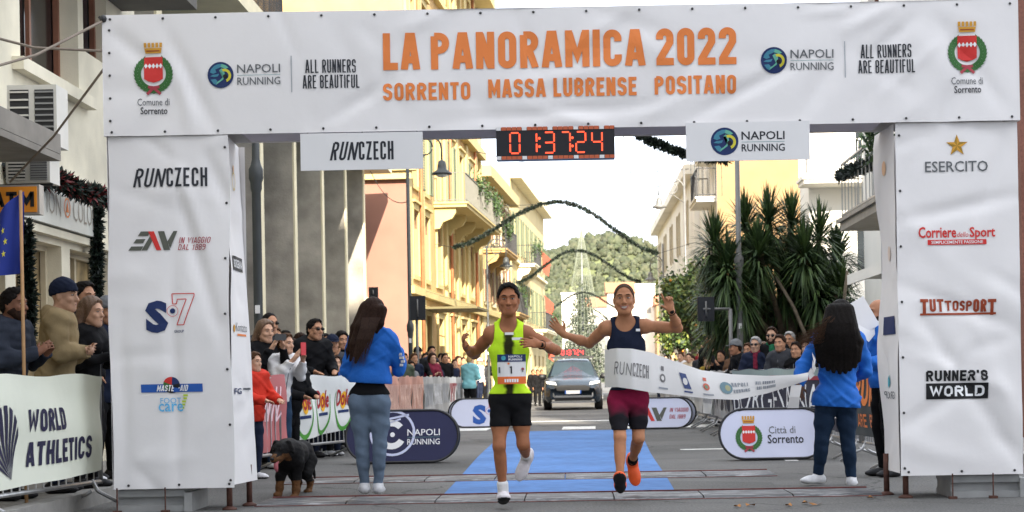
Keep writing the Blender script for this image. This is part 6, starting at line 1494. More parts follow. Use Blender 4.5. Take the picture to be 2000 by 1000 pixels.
    def cap_(s, m):
        s.beanie(m, "cap", .045); b = MB(); H = s.H
        pts = [H(x * .07, -.085 - .075 * (1 - x * x), .046 - .012 * (1 - x * x)) for x in (-1, -.6, -.2, .2, .6, 1)] + [H(.07, -.05, .055), H(-.07, -.05, .055)]
        q = [b.add(p) for p in pts]; q2 = [b.add(Vector(p) + Vector((0, 0, .006))) for p in pts]; b.idx(q); b.idx(q2[::-1]); [b.idx([q[j], q2[j], q2[(j + 1) % 8], q[(j + 1) % 8]]) for j in range(8)]; b.build("cap_peak", m, s.o)
    def glasses(s, m=None, name="sunglasses"):
        b = MB(); H = s.H; S = s.S * s.HS
        for q in (-1, 1):
            b.ball(H(q * .033, -.094, .008), .024 * S, 10, 0, (1, .35, .72)); b.tube([H(q * .055, -.088, .014), H(q * .078, -.02, .014), H(q * .08, .02, .008)], .003, 5)
        b.tube([H(-.012, -.1, .012), H(.012, -.1, .012)], .003, 5); b.build(name, m or LENS, s.o, True)
    def beard(s, m):
        F = s.box_field([s.H(0, -.03, -.06)], .12 * s.S, min(s.h, .009)); s.headv(F, .004, .0); F.cut(s.H(0, 0, -.048), s.HR @ V3(0, .55, 1)); F.cut(s.H(0, .02, 0), s.HR @ V3(0, 1, 0)); F.ell(s.H(0, -.1, -.062), s.HR, V3(.028, .02, .010) * s.S, .004, '-'); s.child("beard", F, m)
    def jacket(s, m, hem=.02, g=.018, sleeve=.97, name="jacket", collar=True, seed=0, hood=False, flare=0., loose=.0, quilt=0., folds=0.):
        J, S = s.J, s.S; F = Fld(s.lo, s.hi, s.h); s.tors(F, g + loose, .05); lo = J['pel'] + s.up * (-hem) * S
        if hem > .08: F.ell(J['pel'] - s.up * hem * .55 * S, s.T, V3(.165 + flare, .13 + flare * .7, .17) * S * s.b + g, .04)
        for q in 'RL': s.arm(F, q, g * .85 + loose * .4, .035, 'ul', sleeve)
        if collar: F.cap(J['neck'] + s.T @ V3(0, .012, -.01) * S, J['neck'] + s.T @ V3(0, .012, .035) * S, .066 * S, .066 * S, .02)
        if hood: F.ell(J['neck'] + s.T @ V3(0, .085, .0) * S, s.T, V3(.12, .07, .075) * S, .03)
        F.wrinkle(.0045, 26, seed)
        if folds:
            x, y, z = F.ax[0][:, None, None] - J['pel'][0], F.ax[1][None, :, None] - J['pel'][1], F.ax[2][None, None, :] - J['pel'][2]
            p1, p2 = np.sin(34 * z + 22 * x + 2.2 * np.sin(9 * x + seed) + 1.4 * np.sin(11 * y)), np.sin(30 * z - 26 * x + 2. * np.sin(8 * z + seed))
            F.f -= (folds * (np.maximum(0, p1) ** 3 * (.5 + .5 * np.sin(5 * x + 3 * z + seed)) + np.maximum(0, p2) ** 3 * (.5 + .5 * np.sin(6 * z - 7 * x + 1.3 * seed)))).astype(np.float32)
        if hem < 0: F.ell(J['pel'] + s.up * (-hem + .03) * S, s.T, V3(.172, .135, .11) * S * s.b + g, .05)
        if quilt: F.f -= (quilt * np.abs(np.sin(F.ax[2] * 46)) ** .6)[None, None, :].astype(np.float32)
        F.cut(lo, -s.up); c = J['neck'] + s.T @ V3(0, -.02, .052) * S; F.cut(c, s.T @ V3(0, -.25, 1))  if collar else F.ell(J['neck'] + s.T @ V3(0, -.045, .03) * S, s.T, V3(.075, .07, .075) * S, 0, '-')
        for q in 'RL':
            w_ = J['wr' + q]; e = J['el' + q]; d = unit(w_ - e); F.ell(w_ + d * .11 * S, I3, V3(.10, .10, .10) * S, .0, '-')
        return s.child(name, F, m)
    def trousers(s, m, g=.012, gl=None, end=1.0, name="trousers", seed=0):
        J, S = s.J, s.S; P_ = [J[k] for k in ('pel', 'hipR', 'hipL', 'knR', 'knL', 'ankR', 'ankL')]; F = s.box_field(P_, .24 * S); b = s.b
        F.ell(J['pel'] + s.T @ V3(0, .005, -.01) * S, s.T, V3(.155 if not s.w else .168, .115, .13) * S * b + g, .03)
        if s.w: [F.ell(J['hip' + q] + s.T @ V3(0, .045, .01) * S, s.T, V3(.085, .085, .095) * S + g, .03) for q in 'RL']
        for q in 'RL': s.leg(F, q, g, .03, 'ul', end, gl)
        F.wrinkle(.0025, 34, seed + 5); F.cut(J['pel'] + s.up * .10 * S, s.up); return s.child(name, F, m)
    def shoes(s, m, sole=SOLE_W, g=.006):
        for q in 'RL':
            F = s.box_field([s.J['ank' + q], s.J['toe' + q]], .13 * s.S, min(s.h, .008)); s.foot(F, q, g); an, ff, dn = s.ftf[q]; F.cut(an - dn * .012, -dn); F.cut(an + dn * .088 * s.S, dn)
            s.child("shoe", F, [m, sole], lambda c, an=an, dn=dn: ((c - an) @ dn > .066 * s.S).astype(int))
# ------------------------------------------------------------------ the two runners
Q = lambda px, py, Y: np.array(P(px, py, Y))
def wrist_watch(p, side, m=None):
    w_, e = p.J['wr' + side], p.J['el' + side]; d = unit(w_ - e); c = w_ - d * .015; t = unit(np.cross(d, V3(0, 1, .2))); n = np.cross(d, t)
    b = MB(); b.tube([c + (t * math.cos(a) + n * math.sin(a)) * .030 for a in np.linspace(0, 6.283, 17)], .008, 6, 0, False); f = c + np.array([0, -.034, 0]); b.ball(f, .019, 10, 0, (1, .45, 1)); b.build("watch", C_BLACK, p.o, True)
def singlet(p, m, hem_y, Y0, px, neck_r=.078, sho=.088, mi=None, name="singlet", g=.011):
    J, S = p.J, p.S; F = Fld(p.lo, p.hi, min(p.h, .007)); p.tors(F, g, .05); F.ell(J['pel'] - p.up * .03, p.T, V3(.165, .12, .14) * S + g, .05)
    for q, sg in (('R', -1), ('L', 1)): F.ell(J['sh' + q] + p.T @ V3(sg * .035, 0, .0), I3, V3(sho, .13, .115) * S, .012, '-')
    F.ell(J['neck'] + p.T @ V3(0, -.07, .015) * S, p.T, V3(neck_r, .10, .088) * S, .01, '-'); F.cut(J['neck'] + p.up * .055, p.up)
    F.wrinkle(.003, 22, 3); F.cut(Q(px, hem_y, Y0), V3(0, 0, -1)); return p.child(name, F, m, mi)
def shorts(p, m, cut_y, Y0, px, g=.012, top=.10):
    J, S = p.J, p.S; F = p.box_field([J[k] for k in ('pel', 'hipR', 'hipL', 'knR', 'knL')], .2, min(p.h, .007))
    F.ell(J['pel'] + p.T @ V3(0, .005, -.01), p.T, V3(.158, .118, .13) * S + g, .03)
    for q in 'RL': p.leg(F, q, g, .02, 'u', 1.0)
    F.wrinkle(.002, 40, 4); F.cut(Q(px, cut_y, Y0), V3(0, 0, -1)); F.cut(J['pel'] + p.up * top, p.up); return p.child("shorts", F, m)
Y0 = 12.78
J = dict(head=Q(993, 585, Y0 - .05), neck=Q(993, 634, Y0), pel=Q(996, 778, Y0 + .02), shR=Q(958, 652, Y0), shL=Q(1030, 652, Y0), elR=Q(927, 692, Y0 + .19), wrR=Q(911, 679, Y0 - .03), hdR=Q(903, 660, Y0 - .1),
         elL=Q(1086, 684, Y0 + .10), wrL=Q(1056, 673, Y0 - .14), hdL=Q(1028, 669, Y0 - .17), hipR=Q(978, 790, Y0), hipL=Q(1015, 790, Y0 + .02), knR=Q(975, 872, Y0 - .10), ankR=Q(983, 962, Y0 - .02), toeR=Q(986, 984, Y0 - .25), soleR=(0, -.22, -1),
         knL=Q(1022, 868, Y0 - .02), ankL=Q(1028, 892, Y0 + .36), toeL=Q(1010, 945, Y0 + .38), soleL=(.1, 1, -.25), pnR=(.8, .3, -.2), thR=(.3, -.5, .6), curlR=(.7, .8, .9, 1.0, .4), pnL=(0, .8, -.5), thL=(0, -.1, 1), curlL=(.2, .25, .3, .35, .2), spreadL=(1.2,))
r1p = Person(J, "runner in a neon yellow singlet and black shorts wearing bib number 1", 1.0, .0065, (.03, -1, -.06), SK_DARK, .94)
r1p.LS = .89; r1p.HS = 1.03; r1p.sk = skin("runner", (.31, .122, .056)); r1p.body(0); r1p.hair(H_BLACK, 'short', seed=2); wrist_watch(r1p, 'L')
t = C_NEON.node_tree; bs = t.nodes["Principled BSDF"]; lk = bs.inputs["Base Color"].links[0].from_socket; tc = t.nodes.new("ShaderNodeTexCoord"); sx = t.nodes.new("ShaderNodeSeparateXYZ"); nz_ = t.nodes.new("ShaderNodeTexNoise"); nz_.inputs["Scale"].default_value = 16
def mth(op, a_, b_=None, c_=None):
    n = t.nodes.new("ShaderNodeMath"); n.operation = op
    for k_, v_ in enumerate((a_, b_, c_)):
        if v_ is None: continue
        if isinstance(v_, (int, float)): n.inputs[k_].default_value = v_
        else: t.links.new(v_, n.inputs[k_])
    return n.outputs[0]
t.links.new(tc.outputs["Object"], sx.inputs[0]); t.links.new(tc.outputs["Object"], nz_.inputs["Vector"])
dx_ = mth('ABSOLUTE', mth('SUBTRACT', sx.outputs[0], float(r1p.J['neck'][0] - r1p.base[0] + .004))); q_ = mth('ADD', dx_, mth('MULTIPLY', mth('SUBTRACT', nz_.outputs["Fac"], .5), .05)); bk_ = mth('MULTIPLY', mth('GREATER_THAN', sx.outputs[1], .0), 1.)
rp = t.nodes.new("ShaderNodeMapRange"); rp.interpolation_type = 'SMOOTHSTEP'; rp.inputs[1].default_value = .018; rp.inputs[2].default_value = .050; t.links.new(mth('ADD', q_, bk_), rp.inputs[0])
mx = t.nodes.new("ShaderNodeMix"); mx.data_type = 'RGBA'; mx.inputs[6].default_value = (.030, .030, .010, 1); t.links.new(rp.outputs[0], mx.inputs[0]); t.links.new(lk, mx.inputs[7]); t.links.new(mx.outputs[2], bs.inputs["Base Color"])
singlet(r1p, C_NEON, 769, Y0, 996, .070, .080)
shorts(r1p, C_BLACK, 832, Y0, 996)
r1p.shoes(mat("shoe_pale", (.66, .62, .64), .5, .12, 25, .1, 100), SOLE_B)
def sock(p, side, m, a=.72, g=.006, name="sock"):
    F = p.box_field([p.J['kn' + side], p.J['ank' + side]], .12, .007); kn, an = p.J['kn' + side], p.J['ank' + side]; F.cap(kn * (1 - a) + an * a, an, .039 + g, .036 + g, .01); p.child(name, F, m)
sock(r1p, 'R', C_WHITE, .82); sock(r1p, 'L', C_WHITE, .85)
def front_patch(p, x0, y0, x1, y1, Y, curve=.03):
    cx, cy = (x0 + x1) / 2, (y0 + y1) / 2
    def fn(u, v, l=0.):   # u,v in metres from the patch centre
        c = Q(cx, cy, Y); return Vector((c[0] + u, Y + curve * (u / .1) ** 2 - l + .012 * math.sin(u * 30) * .3, c[2] + v))
    return fn, (x1 - x0) / 2 * Y / F_PX, (y1 - y0) / 2 * Y / F_PX
def patch(p, name, box, Y, m, curve=.03, marks=None):
    fn, hw, hh = front_patch(p, *box, Y, curve); b = MB(); cloth_grid(lambda u, v: fn(u, v), -hw, hw, -hh, hh, 8, 8, b); o = b.build(name, m, p.o)
    if marks: M = Marks(lambda u, v, l: fn(u, v, .003 + l), .04); marks(M, hw, hh); M.build(name + "_print", o)
    return o
def bibm(M, w_, h_):
    M.rect(-w_, h_ * .50, w_, h_, K_NAVY); M.rect(-w_, -h_, w_, -h_ * .5, INK("biborange", 225, 110, 50)); M.lift = .002
    M.disc(-w_ * .55, h_ * .76, h_ * .16, K_TEAL, 10); stroke_text(M, "NAPOLI", -w_ * .2, h_ * .78, w_ * .75, h_ * .92, K_WHITE, .2); stroke_text(M, "RUNNING", -w_ * .2, h_ * .58, w_ * .75, h_ * .72, K_WHITE, .2)
    stroke_text(M, "1", -w_ * .10, -h_ * .30, w_ * .08, h_ * .22, K_BLACK, .2); M.rect(-w_ * .92, -h_ * .25, -w_ * .8, h_ * .15, K_GREY); M.disc(w_ * .78, h_ * .0, h_ * .1, K_MAR, 8); M.rect(w_ * .74, -h_ * .2, w_ * .82, 0, K_GREY); M.disc(-w_ * .2, h_ * .38, h_ * .08, K_OR, 8)
    for k in range(6): M.rect(-w_ * .5 + w_ * .17 * k, -h_ * .88, -w_ * .5 + w_ * .17 * k + w_ * .12, -h_ * .66, K_WHITE)
patch(r1p, "race_bib", (971, 692, 1027, 750), Y0 - .150, PVC, .03, bibm)
patch(r1p, "sponsor_patch", (986, 649, 1003, 654), Y0 - .138, PVC, .02); patch(r1p, "sponsor_patch", (1000, 659, 1020, 664), Y0 - .145, PVC, .02)

Y0 = 13.5
J = dict(head=Q(1219, 585, Y0 - .05), neck=Q(1221, 630, Y0), pel=Q(1227, 776, Y0 + .02), shR=Q(1182, 641, Y0), shL=Q(1261, 637, Y0), elR=Q(1151, 671, Y0 + .14), wrR=Q(1101, 653, Y0 + .04), hdR=Q(1079, 629, Y0 + .02),
         elL=Q(1324, 641, Y0 + .02), wrL=Q(1311, 607, Y0 - .15), hdL=Q(1301, 575, Y0 - .17), hipR=Q(1207, 787, Y0), hipL=Q(1246, 787, Y0 + .02), knR=Q(1211, 854, Y0 - .22), ankR=Q(1211, 938, Y0 - .32), toeR=Q(1210, 930, Y0 - .52), soleR=(0, -.62, -.80),
         knL=Q(1247, 856, Y0 - .06), ankL=Q(1235, 901, Y0 + .30), toeL=Q(1243, 952, Y0 + .33), soleL=(0, 1, -.22), pnR=(.1, -1, 0), thR=(.3, 0, 1), curlR=(.12, .15, .2, .25, .0), spreadR=(1.6,), pnL=(.1, -1, .1), thL=(-1, 0, .1), curlL=(.05, 1.25, 1.35, 1.35, .7))
r2p = Person(J, "smiling runner in a navy singlet and maroon shorts breaking the finish tape", 1.02, .0065, (-.04, -1, .02), SK_OLIVE, .92)
r2p.LS = .89; r2p.HS = 1.04; r2p.sk = skin("runner_light", (.43, .195, .10)); r2p.body(1.0); r2p.hair(mat('hair_cropped', (.075, .045, .03), .8, .3, 90, .2, 200, spec=.1), 'buzz', seed=3, brow=False); r2p.brows(H_DKBR); wrist_watch(r2p, 'L')
singlet(r2p, C_NAVY, 762, Y0, 1227, .085, .098)
DYE = cloth("dyed_shorts", (.02, .02, .022)); t = DYE.node_tree; bs = t.nodes["Principled BSDF"]; tc = t.nodes.new("ShaderNodeTexCoord"); sx = t.nodes.new("ShaderNodeSeparateXYZ"); nz_ = t.nodes.new("ShaderNodeTexNoise"); nz_.inputs["Scale"].default_value = 7
ad = t.nodes.new("ShaderNodeMath"); ad.operation = 'MULTIPLY_ADD'; ad.inputs[1].default_value = .16; rp = t.nodes.new("ShaderNodeValToRGB"); rp.color_ramp.elements[0].position = .76; rp.color_ramp.elements[1].position = .90; rp.color_ramp.elements[0].color = (.014, .013, .016, 1); rp.color_ramp.elements[1].color = (.21, .012, .045, 1)
t.links.new(tc.outputs["Object"], sx.inputs[0]); t.links.new(tc.outputs["Object"], nz_.inputs["Vector"]); t.links.new(nz_.outputs["Fac"], ad.inputs[0]); t.links.new(sx.outputs[2], ad.inputs[2]); t.links.new(ad.outputs[0], rp.inputs[0]); t.links.new(rp.outputs[0], bs.inputs["Base Color"])
shorts(r2p, DYE, 838, Y0, 1227)
r2p.shoes(SHOE_OR, SOLE_B); sock(r2p, 'R', C_BLACK, .90); sock(r2p, 'L', C_BLACK, .90)
def nbm(M, w_, h_): M.rect(-w_, -h_, w_ * .4, h_ * .1, K_WHITE); M.rect(-w_ * .5, -h_ * .2, w_, h_, K_WHITE, .001)
patch(r2p, "chest_mark", (1242, 642, 1250, 647), Y0 - .142, K_WHITE, .02)
# finish tape
TOP = [(1181, 683), (1205, 680), (1235, 681), (1270, 688), (1320, 706), (1370, 723), (1430, 731), (1500, 734), (1555, 732), (1580, 727)]
BOT = [(1181, 757), (1205, 756), (1235, 760), (1270, 766), (1325, 772), (1385, 779), (1440, 781), (1500, 768), (1550, 752), (1578, 742)]
DEP = [13.50, 13.34, 13.29, 13.36, 13.5, 13.68, 13.92, 14.2, 14.42, 14.5]
def tape_fn(u, v, l=0.):
    s_ = max(0, min(.99999, u)) * (len(TOP) - 1); i = int(s_); f = s_ - i
    f2 = f
    a = [TOP[i][k] * (1 - f2) + TOP[i + 1][k] * f2 for k in (0, 1)]; c = [BOT[i][k] * (1 - f2) + BOT[i + 1][k] * f2 for k in (0, 1)]; d = DEP[i] * (1 - f2) + DEP[i + 1] * f2
    d += .014 * math.sin(u * 18 + v * 1.5) * (u > .35); return P(c[0] + (a[0] - c[0]) * v, c[1] + (a[1] - c[1]) * v, d + .05 * (v - .5) ** 2) + Vector((0, -l, 0))
tp = thing("finish_tape", P(1181, 757, 13.5), "white printed finish tape stretched from the second runner's chest to the right woman's hand", "finish tape")
TAPEM = mat("tape_fabric", (.78, .765, .745), .65, .03, 2, .08, 14); b = MB(); cloth_grid(tape_fn, 0, 1, 0, 1, 70, 8, b)
tw = [(1580, 727, 742, 14.5), (1587, 718, 733, 14.5), (1590, 703, 719, 14.5), (1589, 688, 702, 14.52)]
for (x0, a0, b0, d0), (x1, a1, b1, d1) in zip(tw[:-1], tw[1:]): b.face([P(x0 + 1, b0, d0), P(x1 + 4, b1, d1), P(x1 - 3, a1, d1), P(x0 - 1, a0, d0)])
b.build("ribbon", TAPEM, tp, True)
b = MB(); tl = [(1545, 1566, 752, 14.46), (1542, 1562, 775, 14.44), (1538, 1560, 797, 14.46)]
for (x0, x1, y0, d0), (x2, x3, y1, d1) in zip(tl[:-1], tl[1:]): b.face([P(x0, y0, d0), P(x1, y0, d0), P(x3, y1, d1), P(x2, y1, d1)])
b.build("loose_end", TAPEM, tp, True)
TL_, TH_ = 2.1, .31
NM = lambda: Marks(lambda x, y, l: tape_fn(x / TL_, y / TH_, .006 + l), .05)
M = NM(); U0 = lambda px: (lambda k: (k + (px - TOP[k][0]) / (TOP[k + 1][0] - TOP[k][0])) / 9)(max(i for i in range(9) if TOP[i][0] <= px))
T1 = INK("tapegrey", 120, 118, 118); T2 = INK("tapepale", 150, 155, 162); T3 = INK("tapered", 210, 110, 90); T4 = INK("tapeblue", 70, 85, 130)
U = lambda px: U0(px) * TL_; Vh = lambda v: v * TH_
stroke_text(M, "RU", U(1200), Vh(.33), U(1219), Vh(.66), T1, .10, .35, .15); stroke_text(M, "N", U(1223), Vh(.33), U(1233), Vh(.64), T1, .10, .1, .15); stroke_text(M, "CZECH", U(1236), Vh(.33), U(1267), Vh(.66), T1, .10, .35)
def tape_crest(px, c1, c2, e=.024):
    u = U(px); M.disc(u, Vh(.42), e, c1, 14, e * 1.5); M.disc(u, Vh(.42), e * .55, c2, 10, e * .8, .002); M.rect(u - e * .5, Vh(.62), u + e * .5, Vh(.74), c1); M.rect(u - e * 1.5, Vh(.12), u + e * 1.7, Vh(.17), T2)
M.build("print", tp); M = NM(); tape_crest(1293, T1, TAPEM); M.build("print", tp); M = NM(); u = U(1334); M.poly([(u - .045, Vh(.70)), (u + .012, Vh(.70)), (u + .045, Vh(.24)), (u - .012, Vh(.24))], T4); M.disc(u, Vh(.46), .020, TAPEM, 12, .035, .002); M.rect(u - .015, Vh(.12), u + .05, Vh(.17), T4)
M.build("print", tp); M = NM(); tape_crest(1371, T3, INK("tapegreen", 130, 150, 120), .026); M.build("print", tp); M = NM(); u = U(1412); M.disc(u, Vh(.44), .05, INK("tapeteal", 110, 140, 150), 16, .07); M.disc(u + .012, Vh(.44), .022, INK("tapegold", 170, 170, 130), 10, .035, .002)
stroke_text(M, "NAPOLI", U(1424), Vh(.50), U(1458), Vh(.66), T2, .13, .35); stroke_text(M, "RUNNING", U(1426), Vh(.26), U(1461), Vh(.40), T2, .13, .35); M.build("print", tp); M = NM(); stroke_text(M, "ALL RUNNERS", U(1474), Vh(.54), U(1514), Vh(.70), T2, .12, .3); stroke_text(M, "ARE BEAUTIFUL", U(1476), Vh(.28), U(1516), Vh(.44), T2, .12, .3)
M.build("print", tp)

# ------------------------------------------------------------------ the two women in blue jackets
Y0 = 14.35
J = dict(head=Q(731, 612, Y0 + .03), neck=Q(728, 650, Y0), pel=Q(722, 774, Y0), shR=Q(763, 668, Y0), shL=Q(695, 668, Y0 + .02), elR=Q(779, 722, Y0 + .08), wrR=Q(779, 684, Y0 + .26), hdR=Q(775, 662, Y0 + .27),
         elL=Q(678, 724, Y0 + .05), wrL=Q(722, 712, Y0 + .26), hdL=Q(752, 690, Y0 + .28), hipR=Q(741, 790, Y0), hipL=Q(703, 790, Y0), knR=Q(742, 868, Y0 - .02), knL=Q(707, 868, Y0 - .02), ankR=Q(739, 945, Y0 + .02), ankL=Q(712, 945, Y0 + .02),
         toeR=Q(744, 958, Y0 + .28), toeL=Q(708, 958, Y0 + .28), soleR=(0, .0, -1), soleL=(0, 0, -1), pnR=(-1, 0, .1), thR=(0, -.6, .6), curlR=(.3, .35, .4, .4, .2), pnL=(1, 0, 0), thL=(0, -.5, .6))
w1 = Person(J, "long-haired woman in a blue jacket and pale jeans, seen from behind at the left", 1.0, .0075, (.42, .9, 0), SK_FAIR, 1.0, True)
w1.body(); w1.trousers(C_JEAN, .008, .010, .97, "jeans", 2); w1.jacket(C_ROYAL, -.115, .020, .92, seed=4, hood=False, loose=.008, folds=.011)
F = Fld(w1.lo, w1.hi, .009); w1.tors(F, .014, .05); F.ell(w1.J['pel'] - w1.up * .01, w1.T, V3(.168, .130, .13), .04); F.cut(Q(722, 771, Y0), (0, 0, -1)); F.cut(Q(722, 738, Y0), (0, 0, 1)); w1.child("shirt", F, C_BLACK)
w1.shoes(SHOE_W, SOLE_W)
def px_hair(p, chains, m, head_r=.02, face_cut=True, seed=1, fr=100, name="hair"):
    pts = [Q(*c[:3]) for ch in chains for c in ch] + [p.H(0, 0, .15)]; F = p.box_field(pts, .14, .0075); F.ell(p.H(0, .014, .032), p.HR, V3(.078, .096, .092) + head_r, 0); F.ell(p.H(0, .05, -.03), p.HR, V3(.083, .06, .09), .03)
    for ch in chains:
        for a, b_ in zip(ch[:-1], ch[1:]): F.cap(Q(*a[:3]), Q(*b_[:3]), a[3], b_[3], .02)
    if face_cut: F.ell(p.H(0, -.10, -.03), p.HR, V3(.062, .085, .10), .01, '-')
    F.strands(.0012, 130, seed); return p.child(name, F, m)
B_ = Y0 - .11
px_hair(w1, [[(720, 606, B_ + .06, .055), (705, 640, B_, .055), (694, 672, B_ - .02, .045), (684, 704, B_ - .02, .012)], [(735, 606, B_ + .06, .055), (722, 640, B_, .05), (706, 676, B_ - .02, .035), (694, 708, B_ - .02, .012)], [(745, 606, B_ + .06, .05), (742, 632, B_ + .03, .035), (735, 650, B_ + .02, .012)], [(712, 600, B_ + .08, .045), (694, 640, B_ + .03, .04), (680, 684, B_ + .02, .02), (677, 702, B_ + .02, .006)]], H_DKBR, seed=2)
b = MB()
for k, (px, py) in enumerate(((778, 692), (781, 699), (783, 706), (780, 713))):
    c = Q(px + 1, py, Y0 - .0); b.box((c[0] - .012 + .004 * k, Y0 - .015 + .0, c[2] - .01), (c[0] + .026, Y0 + .06, c[2] + .012))
b.build("sleeve_print", C_WHITE, w1.o)

Y0 = 14.77
J = dict(head=Q(1641, 616, Y0 + .04), neck=Q(1640, 652, Y0), pel=Q(1633, 776, Y0), shL=Q(1600, 672, Y0), shR=Q(1674, 668, Y0 + .03), elL=Q(1568, 718, Y0 + .0), wrL=Q(1560, 752, Y0 - .16), hdL=Q(1563, 778, Y0 - .17), elR=Q(1690, 722, Y0 + .1), wrR=Q(1672, 738, Y0 + .34), hdR=Q(1650, 736, Y0 + .42),
         hipL=Q(1613, 790, Y0), hipR=Q(1652, 790, Y0), knL=Q(1605, 862, Y0 - .03), knR=Q(1656, 866, Y0), ankL=Q(1598, 926, Y0 + .06), ankR=Q(1663, 932, Y0 + .02), toeL=Q(1572, 940, Y0 - .02), toeR=Q(1666, 944, Y0 + .28), soleL=(-.05, .0, -1), soleR=(0, 0, -1), pnL=(0, .5, 0), thL=(1, 0, .3), curlL=(.2, .2, .25, .3, .2), spreadL=(2.2,), pnR=(-1, 0, 0), thR=(0, 0, 1))
w2 = Person(J, "woman with very long black hair, blue jacket and dark jeans holding the finish tape", 1.0, .0075, (-.3, .95, 0), skin("deep", (.10, .05, .032)), 1.0, True)
w2.body(); w2.trousers(cloth('dark_denim', (.014, .028, .055)), .010, .014, .95, "jeans", 3); w2.jacket(C_ROYAL, .085, .024, .86, seed=7, hood=True, flare=.025, loose=.018, folds=.014); w2.shoes(SHOE_W, SOLE_W)
B_ = Y0 - .14
def strand(x0, x1, y1, r=.055): return [(x0, 606, B_ + .08, .055), (x0 * .45 + x1 * .55, 650, B_, r), (x1, y1 - 36, B_ - .03, r * .85), (x1 * 1.0, y1, B_ - .03, .018)]
px_hair(w2, [strand(1627, 1606, 716), strand(1632, 1617, 722), strand(1638, 1628, 726), strand(1642, 1640, 728, .06), strand(1646, 1651, 727, .06), strand(1650, 1660, 722), strand(1655, 1670, 716), strand(1624, 1598, 706, .045), strand(1657, 1678, 704, .045)], H_BLACK, .022, seed=5, fr=70)
rng = np.random.default_rng(8); b = MB()
for k in range(150):
    v = rng.random(); a0 = Q(1628 + rng.normal() * 6, 612 + 42 * v, B_ + .02 + rng.normal() * .02); a1 = Q(1604 + rng.normal() * 6, 634 + 34 * v + rng.normal() * 3, B_ - .06 + rng.normal() * .03); a2 = Q(1574 + rng.normal() * 9, 652 + 24 * v + rng.normal() * 5, B_ - .08 + rng.normal() * .04); a3 = Q(1548 + abs(rng.normal()) * 14, 666 + 10 * v + rng.normal() * 7, B_ - .08 + rng.normal() * .05)
    w_ = V3(0, .0, .0028); pts = [a0, a0 * .4 + a1 * .6, a1, a1 * .5 + a2 * .5 + V3(0, 0, .006), a2, a3]
    for m_, (p_, q2) in enumerate(zip(pts[:-1], pts[1:])): t0, t1 = 1 - m_ / 5.2, 1 - (m_ + 1) / 5.2; b.face([p_ - w_ * t0, q2 - w_ * t1, q2 + w_ * t1, p_ + w_ * t0])
b.build("windblown_hair", mat("hair_bronze", (.05, .025, .012), .65, .3, 60, .2, 200, spec=.15), w2.o, True)

def loose_strands(p, x0, x1, y0, y1, drift, m, Yb, n, seed, spread=6):
    rng = np.random.default_rng(seed); b = MB()
    for k in range(n):
        u = rng.random(); xs = x0 + (x1 - x0) * u; c = [Q(xs + drift * t_ + rng.normal() * 1.2 + (u - .5) * spread * t_, y0 + (y1 - y0) * t_ * (1 + .0 * u) + rng.normal() * 3 * t_ + (rng.random() * 12 if t_ == 1 else 0), Yb - .05 * math.sin(3.14 * min(1, t_ + .1)) * math.sin(3.14 * (.15 + .7 * u)) - rng.random() * .012) for t_ in (0, .25, .5, .75, 1.)]
        w_ = V3(.0022, 0, 0)
        for m_, (a_, c_) in enumerate(zip(c[:-1], c[1:])): t0, t1 = 1 - m_ / 4.3, 1 - (m_ + 1) / 4.3; b.face([a_ - w_ * t0, a_ + w_ * t0, c_ + w_ * t1, c_ - w_ * t1])
    b.build("loose_hair", m, p.o, True)
loose_strands(w1, 708, 742, 620, 706, -26, mat("hair_sheen", (.05, .024, .014), .5, .3, 60, .2, 200, spec=.25), 14.35 - .155, 140, 3, -6)
loose_strands(w2, 1616, 1664, 630, 724, 0, H_BLACK, 14.77 - .225, 160, 4, 34)

